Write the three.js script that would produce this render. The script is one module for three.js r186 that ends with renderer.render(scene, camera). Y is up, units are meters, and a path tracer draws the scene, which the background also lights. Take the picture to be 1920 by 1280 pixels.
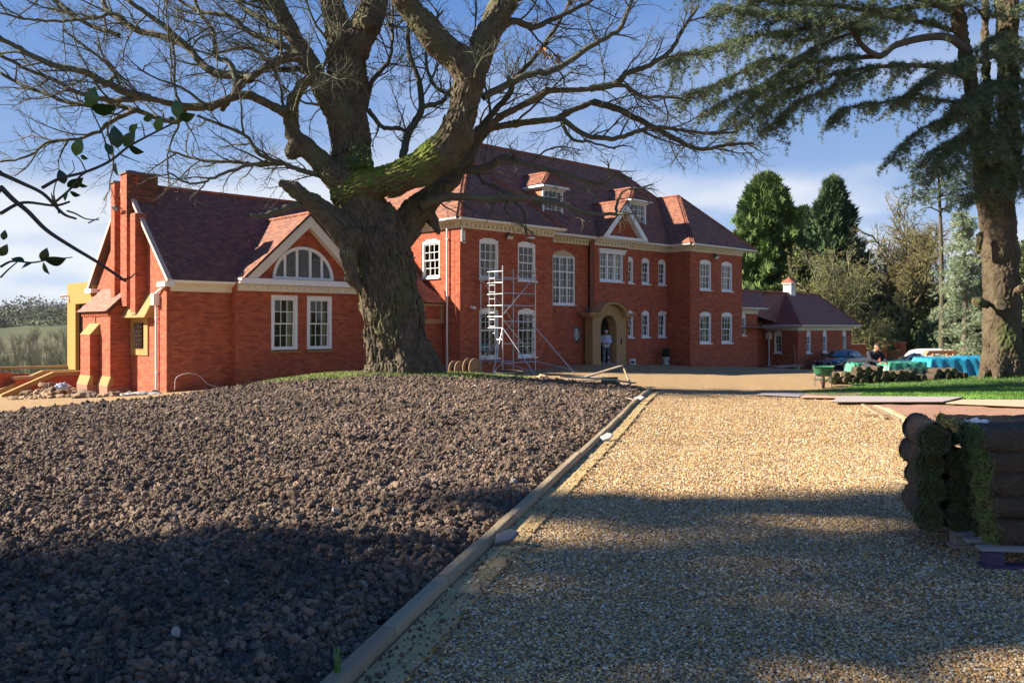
import * as THREE from 'three';
import { mergeGeometries, mergeVertices } from 'three/addons/utils/BufferGeometryUtils.js';
import { createNoise3D, createNoise2D } from 'simplex-noise';

// ---------------------------------------------------------------- camera, sky, sun, exposure
const FOCAL = 1600, HORIZON = 612.5, EYE = 1.65;             // in pixels of the 1920 x 1280 photograph, and metres
const scene = new THREE.Scene();
const camera = new THREE.PerspectiveCamera(2 * Math.atan(640 / FOCAL) * 180 / Math.PI, 1.5, 0.1, 4000);
camera.position.set(0, EYE, 0); camera.lookAt(0, EYE, -1);
camera.setViewOffset(1920, 1280, 0, 640 - HORIZON, 1920, 1280);
const renderer = new THREE.WebGLRenderer({ antialias: true });
renderer.toneMapping = THREE.LinearToneMapping;
renderer.toneMappingExposure = 2.9;
renderer.shadowMap.enabled = true;

function seeded(a) { return () => { a |= 0; a = a + 0x6D2B79F5 | 0; let t = Math.imul(a ^ a >>> 15, 1 | a); t = t + Math.imul(t ^ t >>> 7, 61 | t) ^ t; return ((t ^ t >>> 14) >>> 0) / 4294967296; }; }
const rnd = seeded(7), rr = (a, b) => a + (b - a) * rnd();
const noise3 = createNoise3D(seeded(11)), noise2 = createNoise2D(seeded(12));
const fbm3 = (x, y, z, n = 4) => { let s = 0, a = .5; for (let i = 0; i < n; i++) { s += a * noise3(x, y, z); x *= 2.03; y *= 2.03; z *= 2.03; a *= .5; } return s; };
const fbm2 = (x, y, n = 4) => { let s = 0, a = .5; for (let i = 0; i < n; i++) { s += a * noise2(x, y); x *= 2.03; y *= 2.03; a *= .5; } return s; };
const clamp = (x, a = 0, b = 1) => Math.min(b, Math.max(a, x)), lerp = (a, b, t) => a + (b - a) * t;
const smooth = (x, a, b) => { const t = clamp((x - a) / (b - a)); return t * t * (3 - 2 * t); };
const V = (x, y, z) => new THREE.Vector3(x, y, z);

{ // clear March sky: deep blue overhead, paler low down, soft white cloud banks near the horizon
  const W = 1536, H = 768, data = new Float32Array(W * H * 4);
  for (let j = 0; j < H; j++) {
    const el = ((j + .5) / H - .5) * Math.PI, y = Math.sin(el), c = Math.cos(el);
    for (let i = 0; i < W; i++) {
      const az = ((i + .5) / W - .5) * 2 * Math.PI, x = c * Math.cos(az), z = c * Math.sin(az), up = Math.max(0, y);
      const t = Math.pow(clamp(up / .45), .6);
      let r = lerp(.64, .068, t), g = lerp(.82, .228, t), b = lerp(1.03, .65, t);
      const h = up + .09, px = x / (h * 3.2 + .4), pz = z / (h * 3.2 + .4);
      let cl = fbm3(px * .95 + 3.1, up * 3.4, pz * .95 + 1.7, 6) + .42 * fbm3(px * 2.7, up * 7, pz * 2.7 + 9, 5);
      const band = smooth(up, .36, .07);
      cl = smooth(cl + .62 * band - .08, .0, .50) * (.06 + .94 * band);
      const grey = smooth(fbm3(px * 1.6 + 20, up * 9, pz * 1.6, 4), -.1, .5);
      const k = cl * .86;
      r = lerp(r, lerp(1.0, .60, grey * .8), k); g = lerp(g, lerp(1.02, .68, grey * .8), k); b = lerp(b, lerp(1.05, .84, grey * .8), k);
      const o = (j * W + i) * 4, q = .335 * lerp(1, .6, smooth(up, .36, .95)); data[o] = r * q; data[o + 1] = g * q; data[o + 2] = b * q; data[o + 3] = 1;
    }
  }
  const sky = new THREE.DataTexture(data, W, H, THREE.RGBAFormat, THREE.FloatType);
  sky.mapping = THREE.EquirectangularReflectionMapping; sky.magFilter = sky.minFilter = THREE.LinearFilter; sky.needsUpdate = true;
  scene.background = sky; scene.environment = sky;
}
const SUN = V(-.93, .54, .02).normalize();
const sun = new THREE.DirectionalLight(new THREE.Color(1, .90, .74), 5);
sun.position.copy(SUN).multiplyScalar(90).add(V(0, 0, -25)); sun.target.position.set(0, 0, -25);
sun.castShadow = true; sun.shadow.radius = 1.6; sun.shadow.mapSize.set(4096, 4096);
Object.assign(sun.shadow.camera, { left: -55, right: 55, top: 55, bottom: -55, near: 1, far: 220 });
scene.add(sun, sun.target);
scene.fog = new THREE.FogExp2(0xb9c9dc, .00004);

// ---------------------------------------------------------------- small tools
const numbers = {};
function numbered(n) { const k = numbers[n] = (numbers[n] ?? -1) + 1; return k ? n + '_' + String(k).padStart(3, '0') : n; }
function thing(name, label, category, pos = [0, 0, 0], turn = 0, group) {
  const o = new THREE.Group(); o.name = numbered(name); o.position.set(...pos); o.rotation.y = turn;
  o.userData = { label, category }; if (group) o.userData.group = group; scene.add(o); return o;
}
function part(parent, name, geo, mat, kind) {
  const m = new THREE.Mesh(geo, mat); m.name = name; m.castShadow = m.receiveShadow = true; if (kind) m.userData.kind = kind;
  parent.add(m); return m;
}
function solo(name, label, category, geo, mat, group) {
  const m = part(scene, numbered(name), geo, mat); m.userData = { label, category }; if (group) m.userData.group = group; return m;
}
function struct(name, geo, mat) { const m = part(scene, name, geo, mat); m.userData.kind = 'structure'; return m; }
function copies(parent, name, geo, mat, mats, cols, stuff = true) {
  const m = new THREE.InstancedMesh(geo, mat, mats.length); m.name = name; m.castShadow = m.receiveShadow = true;
  mats.forEach((t, i) => m.setMatrixAt(i, t)); if (cols) cols.forEach((c, i) => m.setColorAt(i, c));
  if (stuff) m.userData.kind = 'stuff'; parent.add(m); return m;
}
const dummy = new THREE.Object3D();
function M4(x, y, z, rx = 0, ry = 0, rz = 0, sx = 1, sy = sx, sz = sx) { dummy.position.set(x, y, z); dummy.rotation.set(rx, ry, rz); dummy.scale.set(sx, sy, sz); dummy.updateMatrix(); return dummy.matrix.clone(); }
function box(x0, x1, y0, y1, z0, z1) { const g = new THREE.BoxGeometry(x1 - x0, y1 - y0, z1 - z0); g.translate((x0 + x1) / 2, (y0 + y1) / 2, (z0 + z1) / 2); return g; }
function bevelBox(x0, x1, y0, y1, z0, z1, b = .01) {
  const s = new THREE.Shape(); s.moveTo(x0 + b, y0 + b); s.lineTo(x1 - b, y0 + b); s.lineTo(x1 - b, y1 - b); s.lineTo(x0 + b, y1 - b); s.closePath();
  const g = new THREE.ExtrudeGeometry(s, { depth: z1 - z0 - 2 * b, bevelEnabled: true, bevelThickness: b, bevelSize: b, bevelSegments: 1 }); g.translate(0, 0, z0 + b); return g;
}
function cyl(a, b, r0, r1 = r0, n = 8, open = false) {
  const d = b.clone().sub(a), L = d.length(), g = new THREE.CylinderGeometry(r1, r0, L, n, 1, open);
  g.applyQuaternion(new THREE.Quaternion().setFromUnitVectors(V(0, 1, 0), d.normalize())); g.translate((a.x + b.x) / 2, (a.y + b.y) / 2, (a.z + b.z) / 2); return g;
}
function tube(pts, r, n = 6, seg) { return new THREE.TubeGeometry(new THREE.CatmullRomCurve3(pts), seg ?? pts.length * 4, r, n); }
const merge = (list) => mergeGeometries(list.map((g) => { const q = g.index ? g.toNonIndexed() : g; for (const k of Object.keys(q.attributes)) if (!['position', 'normal', 'uv', 'color'].includes(k)) q.deleteAttribute(k); if (!q.attributes.uv) q.setAttribute('uv', new THREE.Float32BufferAttribute(new Float32Array(q.attributes.position.count * 2), 2)); return q; }));
function geom(pos, idx, col, uv) {
  const g = new THREE.BufferGeometry(); g.setAttribute('position', new THREE.Float32BufferAttribute(pos, 3));
  if (col) g.setAttribute('color', new THREE.Float32BufferAttribute(col, 3)); if (uv) g.setAttribute('uv', new THREE.Float32BufferAttribute(uv, 2));
  if (idx) g.setIndex(idx); g.computeVertexNormals(); return g;
}
function mat(r, g, b, rough = .85, extra = {}) { const m = new THREE.MeshStandardMaterial({ roughness: rough, metalness: 0, ...extra }); m.color.setRGB(r, g, b); return m; }
const rgb = (r, g, b) => new THREE.Color().setRGB(r, g, b);
const jitter = (c, a, b = a) => { const k = 1 + rr(-a, a), t = rr(-b, b) * .5; return rgb(clamp(c[0] * k * (1 + t), 0, 1), clamp(c[1] * k, 0, 1), clamp(c[2] * k * (1 - t), 0, 1)); };
// a canvas texture drawn by fn(context, size); metres = its real size
function canvasTex(size, fn, color = true) {
  const c = document.createElement('canvas'); c.width = c.height = size; fn(c.getContext('2d'), size);
  const t = new THREE.CanvasTexture(c); t.wrapS = t.wrapT = THREE.RepeatWrapping; if (color) t.colorSpace = THREE.SRGBColorSpace; return t;
}
function speckle(size, base, list, n, r0, r1, seed, stretch = 1) {   // grains of a few colours, wrapped round the edges
  const q = seeded(seed), css = (c) => `rgb(${c.map((v) => Math.round(clamp(v) * 255)).join(',')})`;
  return canvasTex(size, (g, s) => {
    g.fillStyle = css(base); g.fillRect(0, 0, s, s);
    for (let i = 0; i < n; i++) {
      const c = list[Math.floor(q() * list.length)], k = .75 + q() * .5, r = r0 + (r1 - r0) * q() * q(), x = q() * s, y = q() * s, a = q() * 3.14, e = .55 + .4 * q();
      g.fillStyle = css(c.map((v) => v * k));
      for (const dx of [-s, 0, s]) for (const dy of [-s, 0, s]) if (x + dx > -20 && x + dx < s + 20 && y + dy > -20 && y + dy < s + 20) { g.beginPath(); g.ellipse(x + dx, y + dy, r * stretch, r * e, stretch > 1 ? 0 : a, 0, 6.3); g.fill(); }
    }
  });
}
function heightTex(size, n, r0, r1, seed) {                          // rounded grains as height
  const q = seeded(seed);
  return canvasTex(size, (g, s) => {
    g.fillStyle = '#000'; g.fillRect(0, 0, s, s);
    for (let i = 0; i < n; i++) {
      const r = r0 + (r1 - r0) * q(), x = q() * s, y = q() * s, top = 110 + 145 * q();
      for (const dx of [-s, 0, s]) for (const dy of [-s, 0, s]) if (x + dx > -r && x + dx < s + r && y + dy > -r && y + dy < s + r) {
        const gr = g.createRadialGradient(x + dx, y + dy, 0, x + dx, y + dy, r); gr.addColorStop(0, `rgb(${top | 0},${top | 0},${top | 0})`); gr.addColorStop(1, `rgb(${top * .3 | 0},${top * .3 | 0},${top * .3 | 0})`);
        g.fillStyle = gr; g.beginPath(); g.ellipse(x + dx, y + dy, r, r * .8, q() * 3, 0, 6.3); g.fill();
      }
    }
  }, false);
}

// ---------------------------------------------------------------- the lie of the land: heights at points read off the photograph, joined by a thin-plate spline
const MARKS = [[0, 0, 0], [-7, 0, 0], [7, 0, 0], [-3, 6, .02], [3, 7, 0], [-9, 9, -.1], [9, 12, -.04], [2, 14, -.05], [-3, 15, .06], [-8, 16, -.14], [3.7, 23.1, -.13], [-3.1, 23.4, .30], [-5.4, 25, .16], [-0.6, 25, .08], [-11.7, 19.5, -.42], [-8, 23.4, -.2], [-16, 21, -.62],
  [-11.7, 29.1, -.6], [-14, 32, -.8], [-18, 36, -1.0], [-26, 30, -1.3], [-5, 32, -.35], [-2.2, 34.5, -.27], [4.6, 42.5, -.25], [9.5, 45.5, -.48], [13.4, 49, -.65], [18, 53, -.98], [22, 57, -1.12], [12, 27.5, -.22], [16, 28, -.06], [9, 20, -.12], [16, 20, -.08], [7, 33, -.32], [14, 38, -.45], [24, 46, -.8], [30, 66, -1.8], [20, 14, -.02], [40, 80, -2.4], [36, 40, -.5], [-30, 10, -.8], [-30, 50, -2.2], [0, 60, -.7], [-12, 60, -1.4], [0, -20, 0], [-25, -15, 0], [25, -15, 0]];
const tps = (() => {
  const n = MARKS.length, N = n + 3, A = [], phi = (r2) => r2 < 1e-9 ? 0 : r2 * Math.log(r2);
  for (let i = 0; i < n; i++) { const row = []; for (let j = 0; j < n; j++) row.push(phi((MARKS[i][0] - MARKS[j][0]) ** 2 + (MARKS[i][1] - MARKS[j][1]) ** 2) + (i === j ? 4 : 0)); row.push(1, MARKS[i][0], MARKS[i][1], MARKS[i][2]); A.push(row); }
  for (let k = 0; k < 3; k++) { const row = []; for (let j = 0; j < n; j++) row.push([1, MARKS[j][0], MARKS[j][1]][k]); row.push(0, 0, 0, 0); A.push(row); }
  for (let i = 0; i < N; i++) {
    let p = i; for (let r = i + 1; r < N; r++) if (Math.abs(A[r][i]) > Math.abs(A[p][i])) p = r; [A[i], A[p]] = [A[p], A[i]];
    for (let r = 0; r < N; r++) if (r !== i) { const f = A[r][i] / A[i][i]; if (f) for (let c = i; c <= N; c++) A[r][c] -= f * A[i][c]; }
  }
  const w = A.map((row, i) => row[N] / row[i]);
  return (x, d) => { let s = w[n] + w[n + 1] * x + w[n + 2] * d; for (let i = 0; i < n; i++) s += w[i] * phi((x - MARKS[i][0]) ** 2 + (d - MARKS[i][1]) ** 2); return s; };
})();
// d is the distance ahead of the camera (world z = -d)
function landY(x, d) {
  const near = tps(clamp(x, -34, 44), clamp(d, -20, 84));
  // beyond the garden the land falls into a valley on the left and rises to a far hillside
  const east = smooth(x + d * .55, 30, -40), D = Math.hypot(x, d);
  const valley = -15 * smooth(D, 45, 190) * (.22 + .78 * east) + (14 + 9 * east) * smooth(D, 250, 620) + 14 * smooth(D, 620, 1100) + 8 * smooth(D, 800, 1500) * fbm2(x * .0013, d * .0013, 3);
  return near + valley;
}
// a small cache makes the many look-ups for stones cheap
const landCache = new Map();
function gy(x, d) {
  const cell = .5, i = Math.floor(x / cell), j = Math.floor(d / cell), fx = x / cell - i, fy = d / cell - j;
  const at = (a, b) => { const k = a * 100003 + b; let v = landCache.get(k); if (v === undefined) { v = landY(a * cell, b * cell); landCache.set(k, v); } return v; };
  return lerp(lerp(at(i, j), at(i + 1, j), fx), lerp(at(i, j + 1), at(i + 1, j + 1), fx), fy);
}
// a point of the photograph on the ground at height y, or at a given distance
const onGround = (px, py, y = 0) => { const d = (EYE - y) * FOCAL / (py - HORIZON); return [(px - 960) / FOCAL * d, d]; };
const atDepth = (px, py, d) => V((px - 960) / FOCAL * d, EYE + (HORIZON - py) / FOCAL * d, -d);
const kerbX = (d) => -.80 + .2345 * (d - 3.9);                       // left kerb of the drive, its outer (soil) side
// ---------------------------------------------------------------- ground, drive, soil, lawn
function sheet(nx, ny, at, lift, color, keep, bumpy) {
  const pos = [], col = [], uv = [], idx = [], ok = [];
  for (let j = 0; j <= ny; j++) for (let i = 0; i <= nx; i++) {
    const [x, d] = at(i / nx, j / ny); ok.push(!keep || keep(x, d));
    pos.push(x, gy(x, d) + (typeof lift === 'function' ? lift(x, d) : lift) + (bumpy ? bumpy(x, d) : 0), -d); uv.push(x, d);
    if (color) col.push(...color(x, d));
  }
  for (let j = 0; j < ny; j++) for (let i = 0; i < nx; i++) {
    const a = j * (nx + 1) + i, b = a + 1, c = a + nx + 1, e = c + 1;
    if (ok[a] && ok[b] && ok[c] && ok[e]) idx.push(a, b, e, a, e, c);
  }
  return geom(pos, idx, color ? col : null, uv);
}
const tint = (c, k) => [c[0] * k, c[1] * k, c[2] * k];
function tiled(tex, metres) { tex.repeat.set(1 / metres, 1 / metres); return tex; }
const grainBump = tiled(heightTex(512, 2600, 4, 10, 31), 1.1);
const turfTex = tiled(speckle(512, [.62, .66, .5], [[.8, .85, .55], [.55, .6, .4], [.95, .95, .7], [.5, .5, .4]], 9000, 1, 4, 5), 1.7);
{
  const pos = [], col = [], uv = [], idx = [], NA = 220, NR = 110;
  for (let j = 0; j <= NR; j++) {
    const R = j === 0 ? .01 : 1.2 * Math.pow(1.0685, j);
    for (let i = 0; i <= NA; i++) {
      const a = i / NA * Math.PI * 2, x = Math.sin(a) * R, d = Math.cos(a) * R;
      const y = landY(x, d); pos.push(x, y, -d); uv.push(x, d);
      const n = fbm2(x * .21, d * .21, 4), far = true;
      let c = [.105 + .03 * n, .10 + .03 * n, .045];
      if (far) {                                                  // fields of the far hillside, each its own crop
        const cell = Math.floor((x + 55 * fbm2(d * .004, 3, 2)) / 170) * 7 + Math.floor((d + 40 * fbm2(x * .004, 8, 2)) / 130) * 13, q = Math.abs(Math.sin(cell * 12.9898) * 43758.5453) % 1;
        const f = q < .55 ? [.10, .17, .04] : q < .8 ? [.13, .14, .055] : [.16, .13, .07];
        c = f.map((v) => v * (1 + .2 * n));
      }
      col.push(...c);
    }
  }
  for (let j = 0; j < NR; j++) for (let i = 0; i < NA; i++) { const a = j * (NA + 1) + i; idx.push(a, a + NA + 1, a + 1, a + 1, a + NA + 1, a + NA + 2); }
  const g = geom(pos, idx, col, uv); g.computeVertexNormals();
  // the near sheet sinks a little under the surfaces laid on it
  const p = g.attributes.position; for (let i = 0; i < p.count; i++) { const D = Math.hypot(p.getX(i), p.getZ(i)); p.setY(i, p.getY(i) - .09 * smooth(D, 60, 30)); }
  struct('ground', g, new THREE.MeshStandardMaterial({ vertexColors: true, roughness: .95, map: turfTex, bumpMap: grainBump, bumpScale: .02 }));
}
// golden pea gravel: the far part is a grained sheet, the near part has its stones lying on it
const gravelTones = [[.47, .30, .12], [.55, .37, .16], [.34, .19, .08], [.58, .43, .23], [.43, .24, .085], [.24, .15, .09], [.52, .30, .11], [.68, .59, .44], [.20, .16, .13], [.48, .32, .13], [.32, .25, .19], [.60, .47, .29]];
const srgbOf = (c) => c.map((v) => Math.pow(v, 1 / 2.2));
const gravelTex = tiled(speckle(1024, srgbOf([.31, .175, .05]), gravelTones.map(srgbOf), 17000, 3, 9, 41), 1.6);
const gravelBump = tiled(heightTex(1024, 9000, 5, 11, 42), 1.6);
const gravelMat = new THREE.MeshStandardMaterial({ map: gravelTex, bumpMap: gravelBump, bumpScale: .022, roughness: .9 });
const trackDip = (x, d) => { const c = x - kerbX(d) - .2 * noise2(d * .12, 6); let y = 0; for (const t of [1.25, 2.75]) { const e = (c - t) / .26; y += -.020 * Math.exp(-e * e) + .009 * Math.exp(-((Math.abs(e) - 1.7) ** 2) * 3); } return y * smooth(d, 2, 5) * (.6 + .4 * noise2(d * .4, x)) + .012 * fbm2(x * .8, d * .8, 3); };
const paverEdge = (d) => kerbX(d) + .34;
const leftEdge = (d) => d < 23.2 ? paverEdge(d) - .03 : lerp(paverEdge(23.2), -6.5, smooth(d, 23.2, 30));
const rightEdge = (d) => d < 18 ? 6.62 + .24 * (d - 13.6) : d < 30 ? lerp(7.68, 13, smooth(d, 18, 30)) : lerp(13, 34, smooth(d, 30, 48));
struct('gravel_drive', sheet(110, 150, (s, t) => { const d = lerp(-3, 52, t); return [lerp(leftEdge(d), Math.max(rightEdge(d), d < 12 ? 9 : 0), s), d]; }, (x, d) => .022 + trackDip(x, d)), gravelMat);
struct('gravel_path', sheet(60, 50, (s, t) => [lerp(-34, -3, s), lerp(14, 36, t)], (x, d) => .012, null, (x, d) => d < 30.5 || x < -9), gravelMat);
// freshly dug bed in front of the oak
const bedFar = (x) => { const p = [[-17, 16.8], [-11.7, 19.7], [-9, 22.2], [-7.5, 24.2], [-5.4, 25.6], [-3, 26.3], [0, 26], [2, 25.2], [3.6, 23.4]]; if (x < p[0][0]) return p[0][1]; for (let i = 1; i < p.length; i++) if (x < p[i][0]) return lerp(p[i - 1][1], p[i][1], (x - p[i - 1][0]) / (p[i][0] - p[i - 1][0])); return 23.2; };
const soilLift = (x, d) => .05 + .05 * fbm2(x * .45 + 4, d * .45, 2) - .06 * smooth(x, kerbX(d) - .25, kerbX(d)) ;
const clodRelief = (x, d) => 0.13 * Math.abs(fbm2(x * 2.0, d * 2.0, 3)) + .05 * Math.abs(noise2(x * 8.7, d * 8.7)) + .018 * noise2(x * 19, d * 19);
const soilTex = tiled(speckle(1024, srgbOf([.105, .070, .048]), [[.14, .095, .066], [.078, .052, .036], [.17, .12, .085], [.11, .074, .05], [.20, .15, .11]].map(srgbOf), 15000, 2, 9, 51), 1.3);
const soilMat = new THREE.MeshStandardMaterial({ map: soilTex, bumpMap: tiled(heightTex(1024, 5200, 4, 16, 52), 1.3), bumpScale: .03, roughness: .96 });
const grassSpot = (x, d) => smooth(Math.hypot((x + 3.3) / 4.0, (d - 24.3) / 2.5) + .25 * fbm2(x * 1.3, d * 1.3, 3), 1.0, .8);
{
  const g = sheet(420, 420, (s, t) => { const u = t * t * .55 + t * .45, d = lerp(-1, 26.6, u), xl = Math.max(-17, -2.5 - .72 * Math.max(0, d)); return [lerp(xl, kerbX(d) - .005, s), d]; }, soilLift, null, (x, d) => d < bedFar(x) + .15 * noise2(x * 2, 3), clodRelief);
  struct('dug_soil_bed', g, soilMat);
}
// clods, pebbles and gravel as stones of their own; the near ones by tens of thousands
function lump(detail, amp, seed, flat = 1) {
  let g = new THREE.IcosahedronGeometry(1, detail); const p = g.attributes.position;
  for (let i = 0; i < p.count; i++) { const x = p.getX(i), y = p.getY(i), z = p.getZ(i), k = 1 + amp * noise3(x * 1.6 + seed * 9, y * 1.6, z * 1.6) + amp * .5 * noise3(x * 3.7, y * 3.7 + seed * 5, z * 3.7); p.setXYZ(i, x * k, y * k * flat, z * k); }
  g.computeVertexNormals(); return g;
}
{
  const sets = [[], [], []], cols = [[], [], []], put = (x, d, s, tone) => { const k = Math.floor(rnd() * 3); sets[k].push(M4(x, gy(x, d) + soilLift(x, d) + clodRelief(x, d) + s * .25, -d, rr(0, 6), rr(0, 6), rr(0, 6), s * rr(.75, 1.3), s * rr(.6, 1), s * rr(.75, 1.3))); cols[k].push(jitter(tone, .28, .12)); };
  const bands = [[2.9, 6, 4200, .003, .024], [6, 10, 2200, .0045, .029], [10, 16, 950, .007, .036], [16, 26.5, 360, .010, .046]];
  for (const [d0, d1, dens, s0, s1] of bands) {
    const xl = -.66 * d1 - .3, xr = kerbX(d1), n = Math.floor((xr - xl) * (d1 - d0) * dens);
    for (let i = 0; i < n; i++) {
      const x = rr(xl, xr), d = rr(d0, d1); if (x < -.66 * d - .3 || x > kerbX(d) - .03 || d > bedFar(x) + .1 || grassSpot(x, d) > .5) continue;
      if (fbm2(x * 1.7 + 8, d * 1.7, 2) < -.32) continue;
      const r = rnd(), s = s0 + (s1 - s0) * Math.pow(r, 4), damp = .78 + .5 * smooth(fbm2(x * .5 + 3, d * .5, 3), -.35, .4);
      put(x, d, s * (rnd() < .01 ? 1.7 : 1), rnd() < .012 ? [.32, .27, .22] : [.150 * damp, .104 * damp, .074 * damp]);
    }
  }
  const bed = new THREE.Group(); bed.name = 'soil_clods'; bed.userData = { kind: 'stuff' }; scene.add(bed);
  sets.forEach((s, k) => copies(bed, 'soil_clod', lump(1, .38, k + 1, .9), mat(1, 1, 1, .97), s, cols[k]));
}
{
  const sets = [[], []], cols = [[], []];
  const bands = [[2.9, 5, 6500, .0042, .0098], [5, 8, 4000, .005, .0108], [8, 12, 1800, .0065, .0125], [12, 18, 520, .009, .015], [18, 27, 100, .011, .018]];
  for (const [d0, d1, dens, s0, s1] of bands) {
    const xl = paverEdge(d0) - .2, xr = Math.min(.66 * d1 + .3, 8), n = Math.floor((xr - xl) * (d1 - d0) * dens);
    for (let i = 0; i < n; i++) {
      const d = rr(d0, d1), x = rr(xl, xr), e = paverEdge(d); if (d > 23.2 || x > Math.min(.66 * d + .3, rightEdge(d) + .2)) continue;
      const over = e - x + .1 * noise2(d * 1.9, 2) + .06 * noise2(d * 6, 5); if (over > -.02 && rnd() < smooth(over, -.02, .10) * .995) continue;    // stones straying on to the pavers
      const s = rr(s0, s1), k = rnd() < .5 ? 0 : 1;
      sets[k].push(M4(x, gy(x, d) + .024 + s * .3 + (over > 0 ? .020 : trackDip(x, d)), -d, rr(-.5, .5), rr(0, 6), rr(-.5, .5), s * rr(.8, 1.4), s * rr(.5, .8), s * rr(.8, 1.2)));
      cols[k].push(jitter(gravelTones[Math.floor(rnd() * gravelTones.length)], .32, .1));
    }
  }
  const bed = new THREE.Group(); bed.name = 'gravel_stones'; bed.userData = { kind: 'stuff' }; scene.add(bed);
  sets.forEach((s, k) => copies(bed, 'gravel_stone', lump(0, .3, k + 5, 1), mat(1, 1, 1, .8), s, cols[k]));
}
// kerb of long concrete edgings and two rows of block pavers beside it: every piece its own mesh
{
  const kerbMats = [mat(.31, .235, .145, .92, { bumpMap: grainBump, bumpScale: .004 }), mat(.275, .21, .13, .92, { bumpMap: grainBump, bumpScale: .004 }), mat(.34, .26, .16, .92, { bumpMap: grainBump, bumpScale: .004 })];
  const dir = V(.2345, 0, -1).normalize(), side = V(1, 0, .2345).normalize(), ang = Math.atan2(-dir.x, -dir.z) ;
  const root = thing('drive_kerb', 'long line of rounded concrete kerb edgings between dug soil and gravel drive', 'kerb', [0, 0, 0]);
  const L = .914, sh = new THREE.Shape(); sh.moveTo(.012, -.12); sh.lineTo(.105, -.12); sh.lineTo(.105, .055); sh.quadraticCurveTo(.103, .098, .075, .10); sh.lineTo(.022, .10); sh.lineTo(.012, .09); sh.closePath();
  const kg = new THREE.ExtrudeGeometry(sh, { depth: L - .008, bevelEnabled: false, curveSegments: 5 });
  for (let s = 0, k = 0; s < 20.6; s += L, k++) {
    const d = 2.6 + s * -dir.z, x = kerbX(d), m = part(root, 'kerb_stone', kg, kerbMats[k % 3]); m.position.set(x, gy(x, d) + .0 + rr(-.004, .004), -d); m.rotation.y = Math.PI + ang; m.scale.x = -1;
    m.rotation.y = ang + Math.PI; m.rotation.z = rr(-.025, .025); m.position.x += rr(-.004, .004);
  }
  const pav = thing('paver_strip', 'two rows of buff block pavers laid along the kerb at the gravel edge', 'paving', [0, 0, 0]);
  const pm = [[.43, .30, .13], [.38, .26, .11], [.47, .335, .15], [.41, .29, .14]].map((c) => mat(...c, .9, { bumpMap: grainBump, bumpScale: .003 }));
  const pg = bevelBox(-.05, .05, -.06, .012, -.1, .1, .005); let count = 0, late = [];
  for (let s = 0; s < 20.6; s += .205) for (let r = 0; r < 2; r++) {
    const d = 2.6 + (s + r * .1) * -dir.z, x = kerbX(d) + .112, off = .055 + r * .106;
    const p = V(x, gy(x, d) + .032 + rr(-.003, .003), -d).addScaledVector(side, off);
    const mtx = [p, rr(-.02, .02), rr(-.02, .02)];
    if (count++ < 150) { const m = part(pav, 'paver', pg, pm[Math.floor(rnd() * 4)]); m.position.copy(p); m.rotation.set(mtx[1], ang + Math.PI, mtx[2]); } else { dummy.position.copy(p); dummy.rotation.set(mtx[1], ang + Math.PI, mtx[2]); dummy.scale.set(1, 1, 1); dummy.updateMatrix(); late.push(dummy.matrix.clone()); }
  }
  copies(pav, 'far_pavers', pg, pm[0], late, late.map(() => jitter([.98, .98, .98], .12)));
}
// crumbs of soil spilt on the pavers
{ const ms = [], cs = []; for (let i = 0; i < 800; i++) { const d = 2.9 + 20 * rnd() * rnd(), x = kerbX(d) + .13 + .25 * Math.pow(rnd(), 1.6), s = rr(.003, .011) * (rnd() < .08 ? 1.8 : 1); if (noise2(d * 1.3, 9) < -.15 && rnd() < .7) continue; ms.push(M4(x, gy(x, d) + .046 + s * .4, -d, rr(0, 6), rr(0, 6), rr(0, 6), s)); cs.push(jitter([.12, .08, .05], .3)); } copies(scene, 'spilt_soil', lump(0, .35, 9), mat(1, 1, 1, .97), ms, cs); }
// lawn of new turf on the right, with its blades
const lawnIn = (x, d) => d > 19.9 + .03 * (x - 9) && x > lerp(9.0, 7.6, smooth(d, 19.9, 22)) + smooth(d, 22.5, 27) * 3.2 && d < 31 && x < 30;
struct('lawn', sheet(150, 90, (s, t) => [lerp(7, 30, s), lerp(19.8, 31, t)], .05, (x, d) => tint([.10, .19, .025], 1 + .3 * fbm2(x * .9, d * .9, 3)), lawnIn, (x, d) => .015 * noise2(x * 2, d * 2)), new THREE.MeshStandardMaterial({ vertexColors: true, map: turfTex, roughness: .95, bumpMap: grainBump, bumpScale: .02 }));
function blades(name, n, pick, h0, h1, tones, seed) {
  const q = seeded(seed), g = geom([-.5, 0, 0, .5, 0, 0, .28, .55, .12, -.05, 1, .42], [0, 1, 2, 0, 2, 3]), ms = [], cs = [];
  for (let i = 0; i < n; i++) { const p = pick(q); if (!p) continue; const [x, d, lift] = p, h = h0 + (h1 - h0) * q(), w = .006 + .008 * q(); ms.push(M4(x, gy(x, d) + lift, -d, 0, q() * 6.3, 0, w, h, h)); cs.push(jitter(tones[Math.floor(q() * tones.length)], .25, .15)); }
  return copies(scene, name, g, mat(1, 1, 1, .8, { side: THREE.DoubleSide }), ms, cs);
}
blades('lawn_grass', 60000, (q) => { const x = 7 + 17 * q(), d = 19.9 + 9 * q() * q() + 1.2 * q(); return lawnIn(x, d) && x < .66 * d ? [x, d, .05] : null; }, .03, .075, [[.13, .27, .03], [.10, .22, .025], [.17, .31, .05]], 71);
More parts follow.
